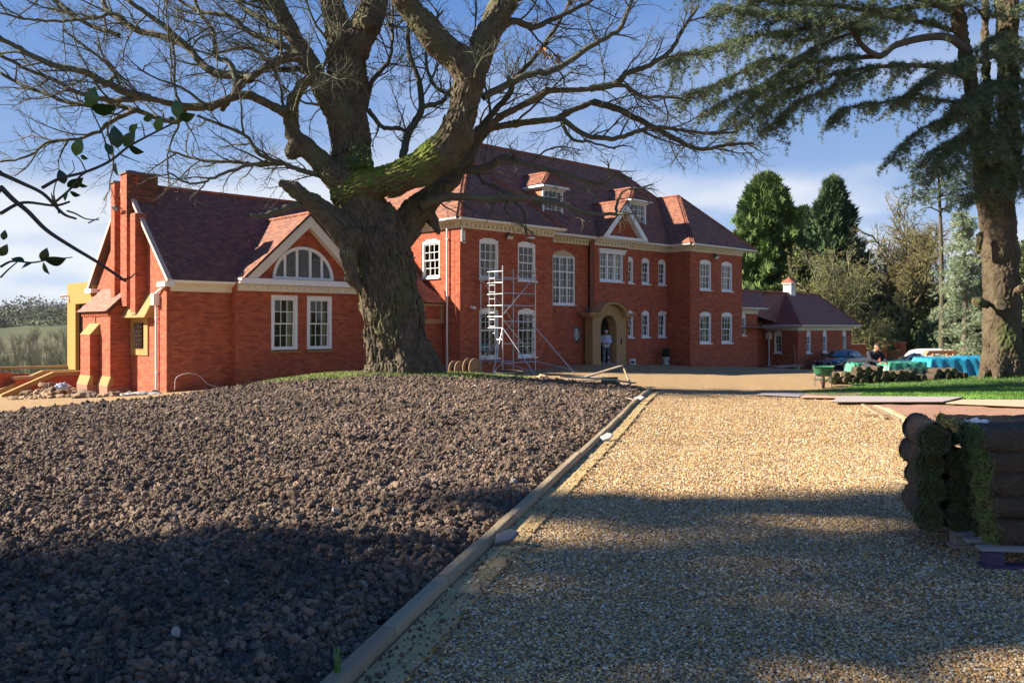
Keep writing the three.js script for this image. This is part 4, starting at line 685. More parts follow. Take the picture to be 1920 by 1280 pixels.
// ------------------------------------------------ the old oak
{
  const q = seeded(101), D0 = 23.4, basePt = [-3.1, 23.4], root = thing('oak_tree', 'huge old bare oak with mossy forked limbs on the dug bed before the house', 'tree', [basePt[0], gy(...basePt), -basePt[1]]);
  const org = root.position.clone(), P = (px, py, d) => atDepth(px, py, d).sub(org), R = (r, d) => r * d / FOCAL;
  const bones = [], limb = (nodes, d0, d1, tag) => { for (let i = 0; i + 1 < nodes.length; i++) { const f = (k) => lerp(d0, d1, k / (nodes.length - 1)), a = nodes[i], b = nodes[i + 1]; bones.push({ a: P(a[0], a[1], f(i)), b: P(b[0], b[1], f(i + 1)), ra: R(a[2], f(i)), rb: R(b[2], f(i + 1)), tag, f: i }); } };
  limb([[754, 722, 78], [748, 690, 69], [742, 640, 62], [734, 570, 64], [718, 495, 66], [697, 430, 62], [676, 382, 52]], D0, D0, 'trunk');
  for (const [x, y, dd] of [[690, 712, 22.9], [812, 708, 23.0], [835, 712, 23.8], [760, 716, 22.5], [720, 716, 22.6], [800, 700, 24.6], [700, 700, 24.4]]) bones.push({ a: P(x, y, dd), b: P(748 + (x - 748) * .45, 655, 23.4 + (dd - 23.4) * .5), ra: R(12, 23), rb: R(30, 23), tag: 'trunk' });
  limb([[676, 382, 52], [656, 300, 45], [653, 220, 41], [650, 150, 42], [648, 95, 42]], D0, 23.8, 'limb');
  limb([[645, 100, 30], [633, 50, 26], [622, 0, 24], [606, -80, 21], [590, -190, 16]], 23.8, 24.4, 'limb'); limb([[660, 100, 35], [688, 45, 31], [704, 0, 28], [728, -80, 24], [745, -190, 17]], 23.8, 24.3, 'limb');
  limb([[648, 362, 34], [690, 346, 36], [735, 338, 37], [782, 318, 38], [828, 290, 39], [857, 250, 36], [869, 200, 31], [881, 150, 33]], 23.1, 22.5, 'moss');
  limb([[881, 150, 33], [856, 105, 32], [816, 75, 31], [786, 36, 27], [758, 0, 26], [722, -60, 22], [700, -150, 16]], 22.5, 22.0, 'limb'); limb([[884, 145, 31], [906, 80, 29], [927, 40, 28], [947, 0, 27], [978, -70, 22], [1000, -160, 16]], 22.5, 22.9, 'limb');
  limb([[664, 450, 36], [622, 410, 25], [585, 378, 20], [552, 355, 16], [529, 344, 10]], 22.9, 22.5, 'limb');
  limb([[648, 345, 34], [606, 308, 24], [572, 276, 22], [549, 250, 18], [545, 215, 16], [550, 185, 15], [566, 160, 13], [588, 140, 12]], 23.1, 22.9, 'limb'); bones.push({ a: P(549, 284, 23), b: P(552, 274, 22.95), ra: .26, rb: .24, tag: 'limb' });
  limb([[645, 225, 32], [604, 165, 24], [573, 106, 20], [545, 56, 18], [520, 10, 16], [500, -50, 14], [470, -130, 11]], 23.3, 23.0, 'limb');
  limb([[735, 455, 42], [776, 400, 31], [812, 366, 24], [850, 331, 18], [876, 300, 15], [897, 262, 11], [925, 235, 8]], 23.9, 24.6, 'limb'); limb([[800, 395, 18], [812, 415, 12], [822, 436, 5]], 24.2, 24.0, 'limb');
  limb([[560, 108, 12], [537, 106, 11], [500, 125, 10], [453, 156, 9], [416, 203, 8]], 23, 22.6, 'limb'); limb([[548, 205, 12], [531, 209, 11], [469, 178, 10], [437, 181, 10], [394, 200, 10], [344, 200, 9], [281, 184, 8]], 22.9, 22.0, 'limb');
  limb([[870, 300, 11], [897, 244, 10], [969, 231, 9], [1047, 222, 8], [1061, 212, 8], [1112, 191, 7]], 24.4, 25, 'limb'); limb([[876, 268, 10], [937, 219, 8], [1000, 187, 8], [1026, 170, 8], [1106, 167, 7]], 24, 23.4, 'limb');
  limb([[640, 450, 8], [652, 500, 12], [660, 520, 7]], 22.5, 22.5, 'burr'); limb([[654, 478, 20], [660, 520, 17], [672, 540, 9]], 22.6, 22.6, 'burr'); limb([[685, 40, 14], [688, 46, 12]], 23.35, 23.35, 'burr');
  const warp = (x, y, z, b) => {
    const t = (x - b.a.x) * b.axis.x + (y - b.a.y) * b.axis.y + (z - b.a.z) * b.axis.z, ex = x - b.axis.x * t * .80, ey = y - b.axis.y * t * .80, ez = z - b.axis.z * t * .80, r = Math.max(b.ra, b.rb), amp = Math.min(.11, .016 + r * .12), f = lerp(11, 6.6, clamp(r / .9));
    const wob = .35 * noise3(x * 1.7, y * 1.7, z * 1.7), n = Math.abs(noise3(ex * f + wob, ey * f, ez * f + wob)), n2 = noise3(ex * f * 2.3, ey * f * 2.3 + 5, ez * f * 2.3);
    return amp * (.62 - 1.5 * Math.pow(n, .65)) * 1.0 + amp * .5 * (.3 - Math.abs(n2)) + Math.min(.09, r * .13) * noise3(x * 1.1, y * 1.1, z * 1.1);
  };
  const { pos, idx, owner } = fleshOut(bones.map((b) => ({ ...b, ra: Math.max(.04, b.ra * .86 - .025), rb: Math.max(.035, b.rb * .86 - .025) })), .027, .07, warp, .13), col = [];
  const g = geom(pos, idx), nm = g.attributes.normal;
  for (let i = 0; i < owner.length; i++) {
    const x = pos[i * 3], y = pos[i * 3 + 1], z = pos[i * 3 + 2], n = fbm3(x * 2.2, y * 2.2, z * 2.2, 3), m = noise3(x * 11, y * 5, z * 11); let c = [.106 + .04 * n + .022 * m, .08 + .033 * n + .018 * m, .049 + .022 * n + .011 * m];
    const gnn = noise3(x * .9 + 7, y * .5, z * .9); if (gnn > .1) c = c.map((v, k) => lerp(v, [.115, .12, .045][k], .45 * smooth(gnn, .1, .6)));   // green algae in patches
    const o = owner[i], mossy = o.tag === 'moss' ? smooth(nm.getY(i) + .45 * fbm3(x * 3, y * 3, z * 3, 3), o.f > 3 ? .42 : -.18, o.f > 3 ? .7 : .12) * (o.f > 5 ? .4 : 1) : smooth(nm.getY(i) + .5 * fbm3(x * 2.4, y * 2.4, z * 2.4, 3), .72, .95) * .7;
    if (mossy > 0) { const k = .7 + .5 * (noise3(x * 9, y * 9, z * 9) * .5 + .5); c = c.map((v, j) => lerp(v, [.135, .175, .016][j] * k, mossy)); }
    col.push(...c);
  }
  g.setAttribute('color', new THREE.Float32BufferAttribute(col, 3));
  part(root, 'trunk', g, new THREE.MeshStandardMaterial({ vertexColors: true, roughness: .95 }));
  // main boughs read off the photograph, then finer wood grown from them
  const w = new Wood(), o = { levels: 3, gaps: [.34, .20, .125], lens: [1.7, .85, .38], rads: [.026, .0115, .006], wander: .62, lift: .25 };
  const trace = (pts, r0, r1, d0, d1, sh = 1) => { const c = new THREE.CatmullRomCurve3(pts.map((p, i) => P(p[0], p[1], lerp(d0, d1, i / (pts.length - 1))))), n = pts.length * 5, line = c.getPoints(n); line.forEach((p, i) => { if (i && i < n) { p.x += .03 * (q() - .5); p.y += .03 * (q() - .5); p.z += .12 * (q() - .5); } }); w.tube(line, R(r0, d0), R(r1, d1), 6, barkTone(q)); if (sh) shoots(w, q, line, c.getLength() * sh, R(r0, d0), 0, o, .02); };
  trace([[281, 184], [244, 175], [200, 156], [156, 134], [103, 122], [62, 106], [19, 81], [-40, 60]], 8, 4, 22.0, 20.8); trace([[281, 186], [266, 184], [219, 188], [175, 181], [134, 169], [103, 150], [53, 131], [0, 103], [-40, 85]], 6, 3, 22.0, 21.4); trace([[344, 203], [337, 225], [297, 222], [256, 206], [219, 197], [175, 197], [125, 191], [78, 172], [41, 159], [0, 136]], 6, 3, 22.2, 22.8); trace([[256, 207], [212, 225], [187, 244], [150, 259], [94, 266], [47, 294], [0, 303]], 4.5, 2, 22.4, 22.0, .8);
  trace([[470, 150], [462, 144], [406, 137], [384, 125], [350, 87], [306, 69], [250, 53], [219, 31], [200, 19], [187, -10], [160, -60]], 9, 4, 22.7, 24.2); trace([[350, 87], [297, 41], [266, 19], [234, -5], [190, -70]], 6, 3, 23.2, 22.4); trace([[222, 66], [175, 50], [141, 31], [119, 12], [97, -5], [60, -40]], 5, 2.5, 23.6, 24.2); trace([[250, 53], [219, 28], [175, 34], [125, 39], [62, 37], [0, 24]], 4, 2, 23.4, 22.4); trace([[205, 156], [215, 140], [195, 115], [150, 80], [118, 55]], 4, 2, 21.9, 21.4);
  trace([[600, 328], [587, 325], [560, 318], [531, 306], [487, 290], [462, 256], [419, 237], [369, 216]], 6, 2.5, 23, 22.2); trace([[531, 306], [484, 309], [437, 303], [375, 300], [312, 281]], 4.5, 2, 22.9, 23.4); trace([[500, 303], [469, 309], [406, 331], [359, 344], [312, 322]], 4, 1.6, 22.7, 22.2); trace([[416, 200], [440, 170], [432, 120], [404, 104], [400, 60], [372, 20], [360, -30]], 6, 3, 22.6, 23.4);
  trace([[520, 12], [470, -10], [410, -30], [340, -50]], 8, 4, 23, 22.2); trace([[545, 60], [500, 40], [450, 8], [420, -30]], 7, 3, 23, 24); trace([[573, 108], [520, 80], [470, 62], [430, 30], [380, 22], [320, -10]], 7, 3, 23.1, 23.8); trace([[600, 160], [560, 130], [520, 130], [480, 95], [450, 90], [400, 100]], 6, 2.5, 23.2, 24.4);
  trace([[1112, 191], [1159, 205], [1212, 231], [1266, 260], [1311, 279], [1367, 271], [1412, 268]], 7, 2.5, 25, 25.4); trace([[1050, 220], [1098, 252], [1149, 260], [1186, 250], [1220, 239], [1266, 242], [1319, 250], [1382, 247]], 6, 2.2, 24.9, 24.3); trace([[1054, 225], [1058, 239], [1077, 263], [1106, 266], [1154, 279]], 4.5, 1.6, 24.8, 24.2, .7); trace([[1106, 167], [1159, 154], [1173, 138], [1207, 127], [1255, 98], [1282, 53], [1310, 10]], 7, 2.6, 23.4, 22.8); trace([[1106, 167], [1170, 160], [1205, 180], [1260, 182], [1290, 190]], 4.5, 2, 23.5, 24);
  trace([[905, 182], [950, 159], [987, 141], [1040, 130], [1098, 93], [1128, 75], [1162, 53], [1181, 11], [1200, -30]], 8, 3, 23.2, 24); trace([[880, 265], [931, 203], [956, 175], [962, 153], [990, 120], [1030, 70], [1060, 20], [1080, -30]], 7, 3, 24.2, 25.2); trace([[925, 60], [960, 40], [1000, 50], [1050, 30], [1110, 0], [1160, -30]], 8, 3, 22.7, 23.6); trace([[945, 5], [990, -10], [1040, -20], [1110, -60]], 8, 4, 22.8, 22);
  trace([[850, 318], [893, 318], [922, 309], [944, 295], [973, 302], [1017, 316], [1068, 327], [1123, 346], [1150, 330], [1185, 335]], 8, 2.4, 24.4, 23.4, .9); trace([[790, 385], [813, 375], [860, 368], [922, 371], [995, 371], [1050, 382], [1097, 397], [1155, 402]], 10, 3.4, 23.6, 22.4, .55); trace([[893, 318], [905, 340], [930, 352], [960, 372], [985, 400]], 4, 1.6, 24.4, 23.9, .8); trace([[955, 372], [948, 395], [975, 418], [1000, 440]], 3, 1.4, 23.2, 22.9, .8);
  trace([[1155, 402], [1158, 380], [1170, 358], [1200, 352], [1225, 345]], 3, 1.4, 22.4, 22.2, .7);
  trace([[755, 295], [765, 250], [790, 205], [785, 150], [770, 110], [765, 60], [775, 10]], 8, 3.5, 23.8, 25); trace([[680, 220], [700, 150], [725, 120], [735, 80], [735, 40], [740, -20]], 5, 2.2, 24, 25.4); trace([[790, 200], [830, 190], [845, 165]], 4.5, 3, 23.9, 23.4); trace([[845, 180], [815, 160], [800, 120], [805, 60], [830, 20]], 4, 2, 23.6, 24.6); trace([[690, 205], [720, 240], [745, 240], [770, 250]], 5, 3, 24, 24.2); trace([[560, 385], [541, 388], [512, 398], [490, 404], [467, 405]], 7, 4, 22.6, 22.2, .12);
  for (let i = 0; i < 46; i++) { const b = bones[Math.floor(q() * bones.length)]; b.axis = b.b.clone().sub(b.a).normalize(); if (b.tag === 'trunk' || b.a.y < 6.5) continue; const p = b.a.clone().lerp(b.b, q()), dir = perp(b.axis, q).addScaledVector(b.axis, .5); dir.y = Math.abs(dir.y) * .6 + .1; bough(w, q, p, dir, 1.6 + 2.6 * q(), .045, 0, o); }
  part(root, 'branches', w.geo(), new THREE.MeshStandardMaterial({ vertexColors: true, roughness: .95 }), 'stuff');
  // a last tuft of dead leaves
  const lm = [], lc = [], lg = geom([0, 0, 0, .5, .35, .1, 1, 0, 0, .5, -.35, -.05], [0, 1, 2, 0, 2, 3]); for (let i = 0; i < 90; i++) { const t = q(), p = P(lerp(1008, 1050, t) + 16 * (q() - .5), lerp(88, 118, t) + 22 * (q() - .5), 23.6 + .4 * q()); lm.push(M4(p.x, p.y, p.z, q() * 6, q() * 6, q() * 6, .09 + .06 * q())); lc.push(jitter([.40, .23, .12], .2)); }
  copies(root, 'dead_leaves', lg, mat(1, 1, 1, .8, { side: THREE.DoubleSide }), lm, lc);
  // young ivy and shoots on the limb above the moss
  const im = [], ic = []; for (let i = 0; i < 420; i++) { const a = q(), p = P(672 + 50 * (q() - .5), 312 - 52 * a * q(), 22.75 - .25 * q()); im.push(M4(p.x, p.y, p.z, q() * 6, q() * 6, q() * 6, .05 + .05 * q())); ic.push(jitter([.10, .17, .03], .3)); } copies(root, 'ivy_shoots', lg, mat(1, 1, 1, .7, { side: THREE.DoubleSide }), im, ic);
}
// ------------------------------------------------ foliage
const leafMat = (rough = .9, t = .25) => new THREE.MeshPhysicalMaterial({ color: 0xffffff, roughness: rough, side: THREE.DoubleSide, transmission: .32, thickness: 0 });
function clumpGeo(n, seed, size, slim, spread = 1) {              // a handful of small leaves round one point
  const q = seeded(seed), pos = [], idx = [];
  for (let i = 0; i < n; i++) {
    const c = V((q() - .5) * 2, (q() - .5) * 2, (q() - .5) * 2).multiplyScalar(spread * .5), d = V(q() - .5, q() - .3, q() - .5).normalize(), s = perp(d, q), L = size * (.6 + .8 * q()), W = L * slim, b = pos.length / 3, m = c.clone().addScaledVector(d, L * .5), e = c.clone().addScaledVector(d, L), f = V().crossVectors(d, s).multiplyScalar(L * .08);
    for (const p of [c, m.clone().addScaledVector(s, W).add(f), e, m.clone().addScaledVector(s, -W).add(f)]) pos.push(p.x, p.y, p.z); idx.push(b, b + 1, b + 2, b, b + 2, b + 3);
  }
  return geom(pos, idx);
}
function tuftGeo(n, seed) {                                        // needles in a rosette
  const q = seeded(seed), pos = [], idx = [];
  for (let i = 0; i < n; i++) { const d = V(q() - .5, q() * .7 - .12, q() - .5).normalize(), s = perp(d, q), L = .7 + .5 * q(), W = .055, b = pos.length / 3; for (const p of [s.clone().multiplyScalar(W), s.clone().multiplyScalar(-W), d.clone().multiplyScalar(L)]) pos.push(p.x, p.y, p.z); idx.push(b, b + 1, b + 2); }
  return geom(pos, idx);
}
function sprayGeo(seed) {                                          // flat scale-leaf spray that points up
  const q = seeded(seed), pos = [], idx = [];
  for (let i = 0; i < 11; i++) { const a = (i / 10 - .5) * 2.1, y0 = .25 * q(), d = V(Math.sin(a), Math.cos(a) * .9 + .2, (q() - .5) * .5).normalize(), s = V(d.y, -d.x, .2 * (q() - .5)), L = (.9 - .25 * Math.abs(a)) * (.7 + .5 * q()), W = .075, b = pos.length / 3; for (const p of [V(0, y0, 0), V(0, y0, 0).addScaledVector(d, L * .55).addScaledVector(s, W), V(0, y0, 0).addScaledVector(d, L), V(0, y0, 0).addScaledVector(d, L * .55).addScaledVector(s, -W)]) pos.push(p.x, p.y, p.z); idx.push(b, b + 1, b + 2, b, b + 2, b + 3); }
  return geom(pos, idx);
}
const woodMat = new THREE.MeshStandardMaterial({ vertexColors: true, roughness: .95 });
const leafM = leafMat(), needleM = mat(1, 1, 1, .85, { side: THREE.DoubleSide });
// conifer or round evergreen: sprays on an uneven skin and through the body, over a real trunk
function evergreen(name, label, x, d, h, rad, o) {
  const q = seeded(o.seed), y0 = gy(x, d), root = thing(name, label, 'tree', [x, y0, -d], 0, o.group), w = new Wood(); w.tube([V(0, 0, 0), V(.1, h * .5, .05), V(0, h * .93, 0)], rad * .09, .03, 7, [.10, .075, .055]);
  const ms = [], cs = [], holes = o.holes ?? 0, lo = o.low ?? .04, prof = o.prof ?? ((t) => Math.pow(1 - t, .75) * (t < .12 ? .75 + 2 * t : 1));
  for (let i = 0; i < (o.boughs ?? 60); i++) { const t = lo + (1 - lo) * q(), a = q() * 6.28, L = rad * prof(t) * .85; bough(w, q, V(0, t * h * .96, 0), V(Math.cos(a), .35, Math.sin(a)), L, .035, 1, { levels: 1, wander: .3, lift: .3 }); }
  for (let i = 0; i < o.n; i++) {
    const t = lo + (1 - lo) * Math.pow(q(), .85), a = q() * 6.283, lump = 1 + (o.rag ?? .26) * fbm3(Math.cos(a) * 1.3 + o.seed, t * h * .42, Math.sin(a) * 1.3, 3) + (o.rag ?? .26) * .75 * Math.max(-.4, noise3(Math.cos(a) * 3.2, t * h * .75, Math.sin(a) * 3.2)), R = rad * prof(t) * lump, r = R * (q() < .7 ? 1 - .16 * q() : Math.sqrt(q())), s = o.size * (.6 + .8 * q()); if (holes && noise3(Math.cos(a) * r * .7 + o.seed, t * h * .32, Math.sin(a) * r * 2.0) < holes) continue;
    dummy.position.set(Math.cos(a) * r, t * h, Math.sin(a) * r); dummy.rotation.set(.75 * Math.sin(a) + rr(-.45, .45), rr(0, 6.28), -.75 * Math.cos(a) + rr(-.45, .45)); dummy.scale.set(s, s * (o.rag ? 1.35 : 1), s); dummy.updateMatrix(); ms.push(dummy.matrix.clone()); cs.push(jitter(o.tones[Math.floor(q() * o.tones.length)], .28, .15));
  }
  part(root, 'trunk', w.geo(), woodMat); copies(root, 'foliage', o.geo ?? sprayGeo(o.seed), o.geo ? leafM : needleM, ms, cs); return root;
}
// broadleaf: trunk, limbs, boughs and twigs, with leaf clumps at the twig ends
function broadleaf(name, label, x, d, h, rad, o) {
  const q = seeded(o.seed), y0 = gy(x, d), root = thing(name, label, 'tree', [x, y0, -d], 0, o.group), w = new Wood(), tone = o.bark ?? [.16, .13, .095], ends = [];
  const fork = h * (o.fork ?? .3), tr = o.trunk ?? h * .022, lean = (o.lean ?? 0);
  w.tube([V(0, -.1, 0), V(lean * .3, fork * .5, 0), V(lean, fork, 0)], tr, tr * .75, 8, tone);
  const oo = { levels: o.levels ?? 2, gaps: o.gaps ?? [.7, .42], lens: o.lens ?? [h * .17, h * .08], rads: [tr * .3, tr * .12, tr * .06], wander: .45, lift: .45, ends };
  const n = o.limbs ?? 8; for (let i = 0; i < n; i++) { const a = i / n * 6.28 + q(), up = .5 + 1.1 * q(), L = (h - fork) * (.55 + .35 * q()) * (up > 1 ? 1 : .8), dir = V(Math.cos(a) * rad / (h - fork) * 1.4, up, Math.sin(a) * rad / (h - fork) * 1.4); const pts = bough(w, q, V(lean, fork * (.72 + .3 * q()), 0), dir, L, tr * (.45 + .2 * q()), 0, oo); ends.push(pts[pts.length - 1]); }
  part(root, 'trunk', (() => { const g = w.geo(); const c = g.attributes.color; for (let i = 0; i < c.count; i++) { const k = c.getX(i) / .185; c.setXYZ(i, tone[0] * k, tone[1] * k, tone[2] * k); } return g; })(), woodMat);
  if (o.leaves) { const ms = [], cs = []; for (const e of ends) for (let k = 0; k < o.leaves; k++) { const s = o.size * (.6 + .8 * q()); ms.push(M4(e.x + (q() - .5) * o.spread, e.y + (q() - .5) * o.spread, e.z + (q() - .5) * o.spread, q() * 6, q() * 6, q() * 6, s)); cs.push(jitter(o.tones[Math.floor(q() * o.tones.length)], .28, .15)); } copies(root, 'foliage', clumpGeo(7, o.seed, .55, .34, 1), leafM, ms, cs); }
  return root;
}
const atPx = (px, d) => (px - 960) / FOCAL * d, hTo = (px, py, d) => EYE + (HORIZON - py) / FOCAL * d - gy(atPx(px, d), d);
{
  const lg = 'conifers behind the outbuilding', sh = 'trees beyond the drive';
  evergreen('conifer_tree', 'broad bright green conifer rising beside the end of the main roof', atPx(1437, 74), 74, hTo(1437, 338, 74), 4.8, { seed: 201, rag: .62, n: 22000, size: .62, tones: [[.08, .135, .032], [.06, .105, .025], [.105, .16, .04]], group: lg, prof: (t) => Math.pow(1 - t, .62) * (t < .2 ? .8 + t : 1) });
  evergreen('conifer_tree', 'narrower dark green conifer behind the cupola', atPx(1562, 82), 82, hTo(1562, 344, 82), 4.3, { seed: 202, rag: .62, n: 17000, size: .62, tones: [[.045, .085, .032], [.036, .07, .027], [.06, .10, .037]], group: lg });
  evergreen('conifer_tree', 'dark conifer low between the pair of tall conifers', atPx(1505, 84), 84, hTo(1508, 400, 84), 3.8, { seed: 203, rag: .62, n: 11000, size: .62, tones: [[.04, .085, .03], [.05, .095, .035]], group: lg });
  const olive = [[.26, .25, .07], [.22, .22, .06], [.30, .28, .09], [.19, .21, .055]];
  broadleaf('budding_tree', 'pale barked tree in olive bud behind the outbuilding roof', atPx(1572, 66), 66, hTo(1575, 405, 66), 3.8, { seed: 211, fork: .38, limbs: 11, bark: [.30, .285, .16], trunk: .17, levels: 3, gaps: [.45, .28, .2], lens: [2.2, 1.0, .5], leaves: 1, size: .12, spread: .3, tones: olive, group: sh });
  broadleaf('budding_tree', 'tall dark trunked tree in olive bud behind the white van', atPx(1692, 72), 72, hTo(1715, 335, 72), 5.2, { seed: 212, fork: .34, limbs: 12, lean: .5, bark: [.22, .195, .10], trunk: .3, levels: 3, gaps: [.45, .28, .2], lens: [2.8, 1.2, .55], leaves: 1, size: .12, spread: .3, tones: [[.27, .22, .07], [.23, .2, .06], [.30, .25, .08]], group: sh });
  broadleaf('budding_tree', 'spreading low tree in yellow green bud by the timber gates', atPx(1632, 67), 67, hTo(1640, 530, 67), 4.0, { seed: 213, fork: .2, limbs: 11, bark: [.28, .27, .15], trunk: .13, levels: 3, gaps: [.4, .28, .2], lens: [1.8, .9, .45], leaves: 1, size: .15, spread: .4, tones: [[.28, .28, .08], [.24, .25, .07]], group: sh });
  broadleaf('bare_tree', 'fine bare grey tree far behind the tall conifers', atPx(1632, 95), 95, hTo(1625, 360, 95), 3.2, { seed: 214, fork: .35, limbs: 9, bark: [.32, .28, .25], trunk: .16, levels: 3, gaps: [.7, .45, .3], lens: [2.6, 1.2, .6], group: sh });
  broadleaf('bare_tree', 'bare twiggy treetop showing over the end of the main roof', atPx(1350, 88), 88, hTo(1352, 425, 88), 3.2, { seed: 215, fork: .35, limbs: 9, bark: [.30, .25, .23], trunk: .16, levels: 3, gaps: [.7, .45, .3], lens: [2.6, 1.2, .6], group: sh });
  broadleaf('bare_tree', 'bare pale tree between pine and dark cedar trunk', atPx(1822, 72), 72, hTo(1825, 345, 72), 4.6, { seed: 216, fork: .3, limbs: 10, bark: [.30, .27, .2], trunk: .17, levels: 3, gaps: [.7, .45, .3], lens: [2.6, 1.2, .6], leaves: 1, size: .2, spread: .5, tones: olive, group: sh });
  // pine: bare straight stem, flat dark top
  { const x = atPx(1766, 60), d = 60, h = hTo(1760, 312, 60), q = seeded(221), root = thing('pine_tree', 'tall pine with bare straight trunk and flat dark crown', 'tree', [x, gy(x, d), -d]), w = new Wood(), ends = [];
    w.tube([V(0, 0, 0), V(.05, h * .4, 0), V(-.1, h * .7, .1), V(-.2, h * .97, 0)], .22, .07, 8, [.085, .07, .042]); const oo = { levels: 2, gaps: [.4, .3], lens: [1.2, .6], rads: [.04, .02], wander: .4, lift: .3, ends };
    for (let i = 0; i < 15; i++) { const a = q() * 6.28, t = .76 + .22 * q(); bough(w, q, V(-.18, h * t, 0), V(Math.cos(a), .25, Math.sin(a)), 1.5 + 1.1 * q(), .06, 0, oo); } for (let i = 0; i < 9; i++) { const a = q() * 6.28; bough(w, q, V(-.05, h * (.3 + .4 * q()), 0), V(Math.cos(a), .1, Math.sin(a)), .8 + 1.2 * q(), .03, 1, { levels: 1, wander: .4, lift: 0 }); }
    part(root, 'trunk', w.geo(), woodMat); const ms = [], cs = []; for (const e of ends) for (let k = 0; k < 4; k++) { ms.push(M4(e.x + (q() - .5) * .6, e.y + (q() - .5) * .35, e.z + (q() - .5) * .6, q() * 6, q() * 6, q() * 6, .22 + .14 * q())); cs.push(jitter([.055, .085, .04], .3)); } copies(root, 'foliage', tuftGeo(16, 3), needleM, ms, cs); }
  // evergreen shrubs and hedge under the trees
  const bush = (px, top, d, r, tones, seed, label) => evergreen('evergreen_shrub', label, atPx(px, d), d, hTo(px, top, d), r, { seed, n: Math.round(1500 * r), size: .55, geo: clumpGeo(8, seed, .6, .36, 1), boughs: 16, low: .0, prof: (t) => Math.sqrt(Math.max(0, 1 - Math.pow(t, 2.2))) * (t < .15 ? .8 + t : 1), tones, group: 'shrubs under the far trees' });
  const dk = [[.05, .09, .03], [.07, .11, .04], [.09, .13, .045]], md = [[.13, .16, .045], [.11, .14, .04], [.17, .19, .06]];
  for (const a of [[1485, 545, 76, 3.4, dk, 301, 'dark shrub behind the cupola'], [1410, 520, 78, 3.2, md, 302, 'light green shrub behind the low link roof'], [1625, 560, 78, 4.2, dk, 303, 'dark shrub above the timber gates'], [1555, 540, 80, 3.6, dk, 304, 'dark shrub behind the hip of the outbuilding roof'], [1700, 575, 80, 4, md, 305, 'olive shrub behind the white van'], [1760, 545, 72, 3.4, md, 306, 'olive shrub under the tall pine'], [1810, 570, 66, 3.2, dk, 307, 'dark shrub beyond the blue tarpaulin'], [1845, 560, 75, 3.6, md, 308, 'olive shrub just behind the big cedar trunk'], [1920, 480, 70, 4.4, md, 309, 'tall olive shrub right of the big cedar trunk'], [1680, 618, 74, 2.6, dk, 310, 'low dark shrub beside the gate pier'], [1990, 420, 76, 5, dk, 311, 'dark evergreen far right of the big cedar']]) bush(...a);
  // silver-green drooping cedar behind the lawn
  { const x = atPx(1808, 47), d = 47, h = hTo(1808, 395, 47), q = seeded(231), root = thing('silver_cedar', 'silvery green drooping cedar behind the blue tarpaulin', 'tree', [x, gy(x, d), -d]), w = new Wood(), ms = [], cs = []; w.tube([V(0, 0, 0), V(.1, h * .5, 0), V(0, h, 0)], .2, .03, 7, [.12, .10, .075]);
    for (let i = 0; i < 74; i++) { const t = .08 + .9 * q(), a = q() * 6.28, L = (1 - t * .85) * 2.3 * (.7 + .5 * q()), n = 7; let p = V(0, t * h, 0); const dir = V(Math.cos(a), .28, Math.sin(a)); const pts = [p.clone()]; for (let k = 1; k <= n; k++) { dir.y -= .13; p = p.clone().addScaledVector(dir, L / n); pts.push(p); for (let m = 0; m < 9; m++) { const s = .14 + .1 * q(); ms.push(M4(p.x + (q() - .5) * .7, p.y + (q() - .7) * .35, p.z + (q() - .5) * .7, q() * 6, q() * 6, q() * 6, s)); cs.push(jitter([[.24, .30, .19], [.18, .24, .14], [.28, .33, .22]][Math.floor(q() * 3)], .25)); } } w.tube(pts, .04, .008, 4, [.12, .10, .07]); }
    part(root, 'trunk', w.geo(), woodMat); copies(root, 'foliage', tuftGeo(14, 8), needleM, ms, cs); }
}
